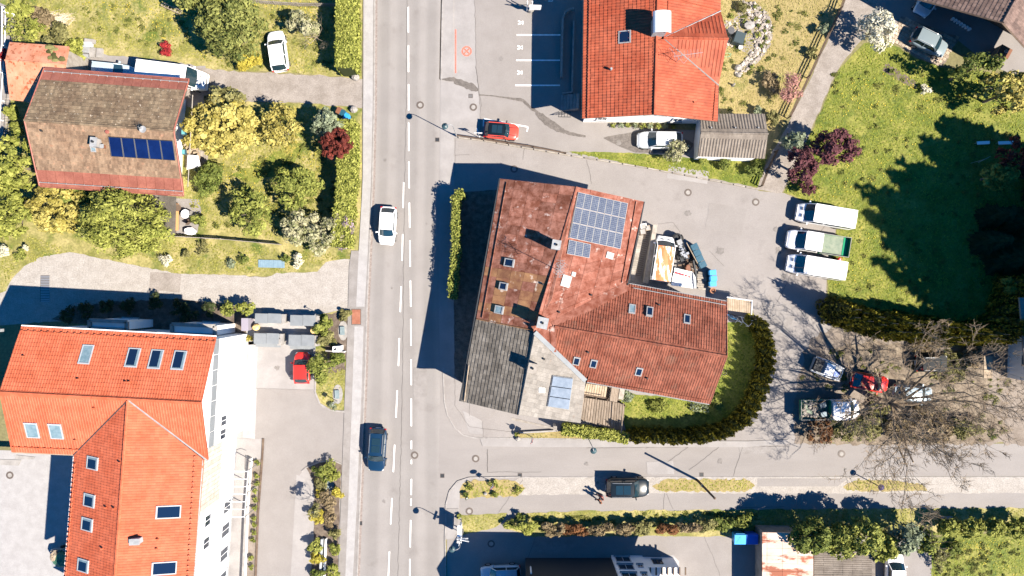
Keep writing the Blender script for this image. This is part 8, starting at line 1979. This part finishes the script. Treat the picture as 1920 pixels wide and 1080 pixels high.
sheet('terrace_floor', [(322, 372), (372, 374), (378, 395), (370, 436), (322, 440)], 5, 'walk_dull', 1)
t = T('terrace_wall', 'white low wall beside the orange bench', 'wall', P(328, 410, 0)); mb = MB(); mb.prism(PG([(325, 380), (328, 380), (327, 440), (324, 440)]), .02, .9); B('wall', mb, MAT['white'], t); mb = MB(); mb.prism(PG([(329.5, 382), (332, 382), (330.5, 440), (328, 440)]), .02, .55); B('ledge', mb, MAT['wood_dark'], t)
t = T('lean_to_roof', 'dark flat lean-to roof between the lime conifer and the small terrace', 'lean-to', P(308, 395, 0))
for k in range(4): x = 286 + k * 11; mb = MB(); mb.prism([P(x, 365 + k, 2.4), P(x + 10.6, 366 + k, 2.4), P(x + 9, 440, 2.4), P(x - 2, 440, 2.4)], 2.3, 2.4); B('roof_sheet', mb, MAT['tile_dark'], t)
# blue grey board on strip lawn
t = T('corrugated_board', 'blue grey corrugated sheet lying on the strip lawn', 'sheet', P(509, 494, 0))
for k in range(12): x0 = 485 + k * 4.1; mb = MB(); mb.prism(PG([(x0, 487 + k * .1), (x0 + 3.9, 487.1 + k * .1), (x0 + 3.9, 501.5 + k * .1), (x0, 501.4 + k * .1)]), .05, .10 + .02 * (k % 2)); B('rib', mb, M('blue_grey_sheet', (.13, .20, .25), (.16, .235, .285), scale=3) if k == 0 else bpy.data.materials['blue_grey_sheet'], t)
# rock garden furniture
c = P(1387, 70, .9); t = T('covered_grill', 'dark covered garden box beside the rock garden', 'covered box', (c.x, c.y, 0)); mb = MB(); mb.box((c.x, c.y, .46), (1.05, 1.15, .88), -.32); B('cover', mb, M('dark_cover', (.028, .04, .045), rough=.6), t); mb = MB(); mb.box((c.x, c.y, .92), (.95, 1.05, .05), -.32); B('top', mb, M('dark_cover_top', (.035, .05, .056), rough=.5), t)
c = P(1371, 57, .9); t = T('rain_barrel', 'grey rain barrel between house and covered garden box', 'barrel', (c.x, c.y, 0)); mb = MB(); mb.lathe((c.x, c.y, .02), [(.3, 0), (.36, .4), (.34, .9)], 14); B('barrel', mb, MAT['dark_metal'], t); mb = MB(); mb.lathe((c.x, c.y, .92), [(.36, 0), (.34, .05), (.02, .07)], 14); B('lid', mb, M('barrel_lid', (.07, .07, .075)), t)
c = P(1386, 91, 0); t = T('white_stool', 'round white stool on the gravel below the covered garden box', 'stool', (c.x, c.y, 0)); mb = MB(); mb.lathe((c.x, c.y, .42), [(.2, 0), (.21, .03), (.2, .05)], 14); B('seat', mb, MAT['white_metal'], t); mb = MB(); mb.lathe((c.x, c.y, .02), [(.14, 0), (.1, .39)], 10); B('base', mb, MAT['white_metal'], t)
c = P(1373, 80, 0); t = T('flower_pot', 'brown flower pot below the grey rain barrel', 'flower pot', (c.x, c.y, 0)); mb = MB(); mb.lathe((c.x, c.y, .02), [(.12, 0), (.17, .3), (.18, .32), (.14, .3)], 12); B('pot', mb, MAT['brown_bin'], t); V, R = cloud([((c.x, c.y, .45), (.2, .2, .15))], 60, .14, seed=5); BQ('foliage', V, R, LF['mid'], t)
mb = MB(); t = T('garden_hose', 'pale green hose coiled on the grass by the cross gable', 'hose', P(1363, 103, 0)); mb.tube([P(1363 + 5.5 * math.cos(k * .35) * (1 + .02 * k), 103 + 3.6 * math.sin(k * .35), .06 + .001 * k) for k in range(36)], .02, 4); B('coil', mb, M('hose_green', (.18, .32, .2)), t); mb = MB(); mb.tube([P(1357, 103, .06), P(1352, 100, .06)], .03, 5); B('nozzle', mb, MAT['sign_yellow'], t)
c = P(1374, 160, 0); t = T('garden_figure', 'small pale garden figure on the dry lawn', 'ornament', (c.x, c.y, 0)); mb = MB(); mb.lathe((c.x, c.y, .02), [(.12, 0), (.1, .3), (.06, .42), (.1, .5), (.02, .62)], 10); B('body', mb, MAT['concrete'], t); mb = MB(); mb.box((c.x, c.y, .03), (.3, .3, .04)); B('base', mb, MAT['dark_metal'], t)
# farmhouse yard
c = P(1884, 97, 1.0); t = T('planter_box', 'brown square planter box with a pale stone at the farmhouse wall', 'planter box', (c.x, c.y, 0)); mb = MB(); mb.box((c.x, c.y, .5), (1.15, 1.0, 1.0), -.5); B('box', mb, MAT['wood'], t); mb = MB(); mb.box((c.x, c.y, 1.02), (1.2, 1.05, .05), -.5); B('lid', mb, MAT['brown_bin'], t); mb = MB(); mb.blob((c.x + .05, c.y, 1.12), (.22, .18, .1), 4, 8, 5, .15); B('stone', mb, MAT['concrete'], t)
a, b = P(1849, 103, .6), P(1880, 122, .6); t = T('garden_bench', 'pale timber bench beside the brown planter box', 'bench', ((a.x + b.x) / 2, (a.y + b.y) / 2, 0)); d = b - a
mb = MB(); mb.obox((a + b) / 2, d / 2, Vector((-d.y, d.x, 0)).normalized() * .22, (0, 0, .04)); B('seat', mb, MAT['wood_pale'], t); mb = MB(); mb.obox((a + b) / 2 + Vector((-d.y, d.x, 0)).normalized() * -.22 + Vector((0, 0, .22)), d / 2, Vector((-d.y, d.x, 0)).normalized() * .03, (0, 0, .2)); B('backrest', mb, MAT['wood_grey'], t)
for q in (a, b): mb = MB(); mb.box((q.x, q.y, .3), (.3, .3, .55), -.5); B('leg', mb, MAT['wood_grey'], t)
for i in range(7):
    c = P(1784 + i * 5.2, 37 + i * 3.2, 0); t = T('white_bucket', ORD[i] + ' little white pot of the farmhouse row, from the cobbled apron', 'pot', (c.x, c.y, 0), 'row of white pots in the farmhouse shade'); mb = MB(); mb.lathe((c.x, c.y, .02), [(.12, 0), (.16, .28), (.12, .26)], 10); B('pot', mb, MAT['white_metal'], t); mb = MB(); mb.lathe((c.x, c.y, .2), [(.12, 0), (.01, .02)], 8); B('fill', mb, MAT['soil'], t)
# cobbles of the apron, one by one
t = tag(T('cobbled_apron', 'apron of single sandstone cobbles around the silver estate car', 'paving', P(1710, 80, 0)), None)
cob = [(1664, 70), (1690, 32), (1798, 72), (1778, 100), (1773, 113), (1764, 123), (1720, 106)]; cw_ = [(P(a, b).x, P(a, b).y) for a, b in cob]
u = (P(1764, 123) - P(1664, 70)).normalized(); v = Vector((-u.y, u.x, 0)); o = P(1664, 70)
cnt = []; allm = MB(); protom = {}
for i in range(-4, 26):
    for j in range(-2, 12):
        p = o + u * (i * .36 + (j % 2) * .12) + v * (j * .36)
        if not inpoly(np.array([p.x]), np.array([p.y]), cw_)[0]: continue
        mb = allm; x, y = .16, .16; rz = math.atan2(u.y, u.x) + random.uniform(-.05, .05); h = .035 + random.uniform(0, .02)
        mb.box((p.x, p.y, .02 + h / 2), (.32 + random.uniform(-.02, .02), .32 + random.uniform(-.02, .02), h), rz)
B('cobble', allm, M('sandstone_cobble', (.24, .19, .14), (.33, .27, .21), scale=2, rnd=.25, grain=.12), t, kind='stuff')
# low kerb beam and dark pole by the low hedge
t = T('kerb_beam', 'dark long low beam in front of the pale grey tiled end', 'beam', P(1010, 810, 0)); mb = MB(); a, b = P(973, 811.5, .25), P(1047, 807.5, .25); d = b - a; mb.obox((a + b) / 2 - Vector((0, 0, .1)), d / 2, Vector((-d.y, d.x, 0)).normalized() * .06, (0, 0, .13)); B('beam', mb, MAT['wood_dark'], t); mb = MB(); mb.obox((a + b) / 2 + Vector((0, 0, .04)), d / 2, Vector((-d.y, d.x, 0)).normalized() * .08, (0, 0, .015)); B('capping', mb, MAT['concrete'], t)
t = T('meter_post', 'pale post at the corner of the pale grey tiled end', 'post', P(1039, 800, 0)); c = P(1039, 797, 0); mb = MB(); mb.box((c.x, c.y, .8), (.28, .35, 1.6)); B('shaft', mb, MAT['concrete'], t); mb = MB(); mb.box((c.x, c.y, 1.62), (.36, .42, .05)); B('cap', mb, MAT['wood_grey'], t)
t = T('metal_ring', 'dark metal ring lying on the grass at the red wing gable', 'ring', P(1358, 698, 0)); mb = MB(); mb.tube([P(1358 + 4.5 * math.cos(k * math.pi / 12), 698 + 5 * math.sin(k * math.pi / 12), .12) for k in range(25)], .03, 5); B('ring', mb, MAT['dark_metal'], t); mb = MB(); mb.lathe(P(1358, 698, .02), [(.1, 0), (.02, .04)], 8); B('hub', mb, MAT['dark_metal'], t)
t = T('park_bench', 'pale bench in the hedge shade above the southern meadow', 'bench', P(1770, 969, 0)); mb = MB(); c = P(1770, 969, 0); mb.box((c.x, c.y, .45), (1.1, .4, .05)); B('seat', mb, MAT['zinc'], t); mb = MB(); mb.box((c.x, c.y - .2, .7), (1.1, .05, .4)); B('backrest', mb, MAT['zinc'], t); 
for s in (-.45, .45): mb = MB(); mb.box((c.x + s, c.y, .22), (.06, .36, .42)); B('leg', mb, MAT['dark_metal'], t)
t = T('meadow_table', 'blue white trampoline sheets half hidden in the spruce shadow', 'sheet', P(1860, 266, 0))
for k, (x0, x1) in enumerate(((1832, 1856), (1872, 1900))): mb = MB(); mb.slab([P(x0, 265, .6), P(x1, 264, .6), P(x1, 270, .6), P(x0 + 1, 271, .6)], (0, 0, -.06)); B('panel', mb, MAT['white_metal'], t)
for x in (1834, 1854, 1874, 1898): q = P(x, 267, .54); bar(t, 'leg', [(q.x, q.y, .02), q], .03, 'steel')
t = T('drying_line', 'tall thin metal clothes post near the spruce shadow on the meadow', 'clothes post', P(1832, 290, 0)); c = P(1820, 306, 0); mb = MB(); mb.tube([(c.x, c.y, 0), (c.x, c.y, 2.0)], .03, 6); B('post', mb, MAT['steel'], t); mb = MB(); mb.tube([(c.x - .6, c.y - .3, 2.0), (c.x + .6, c.y + .3, 2.0)], .02, 5); B('arm', mb, MAT['steel'], t)
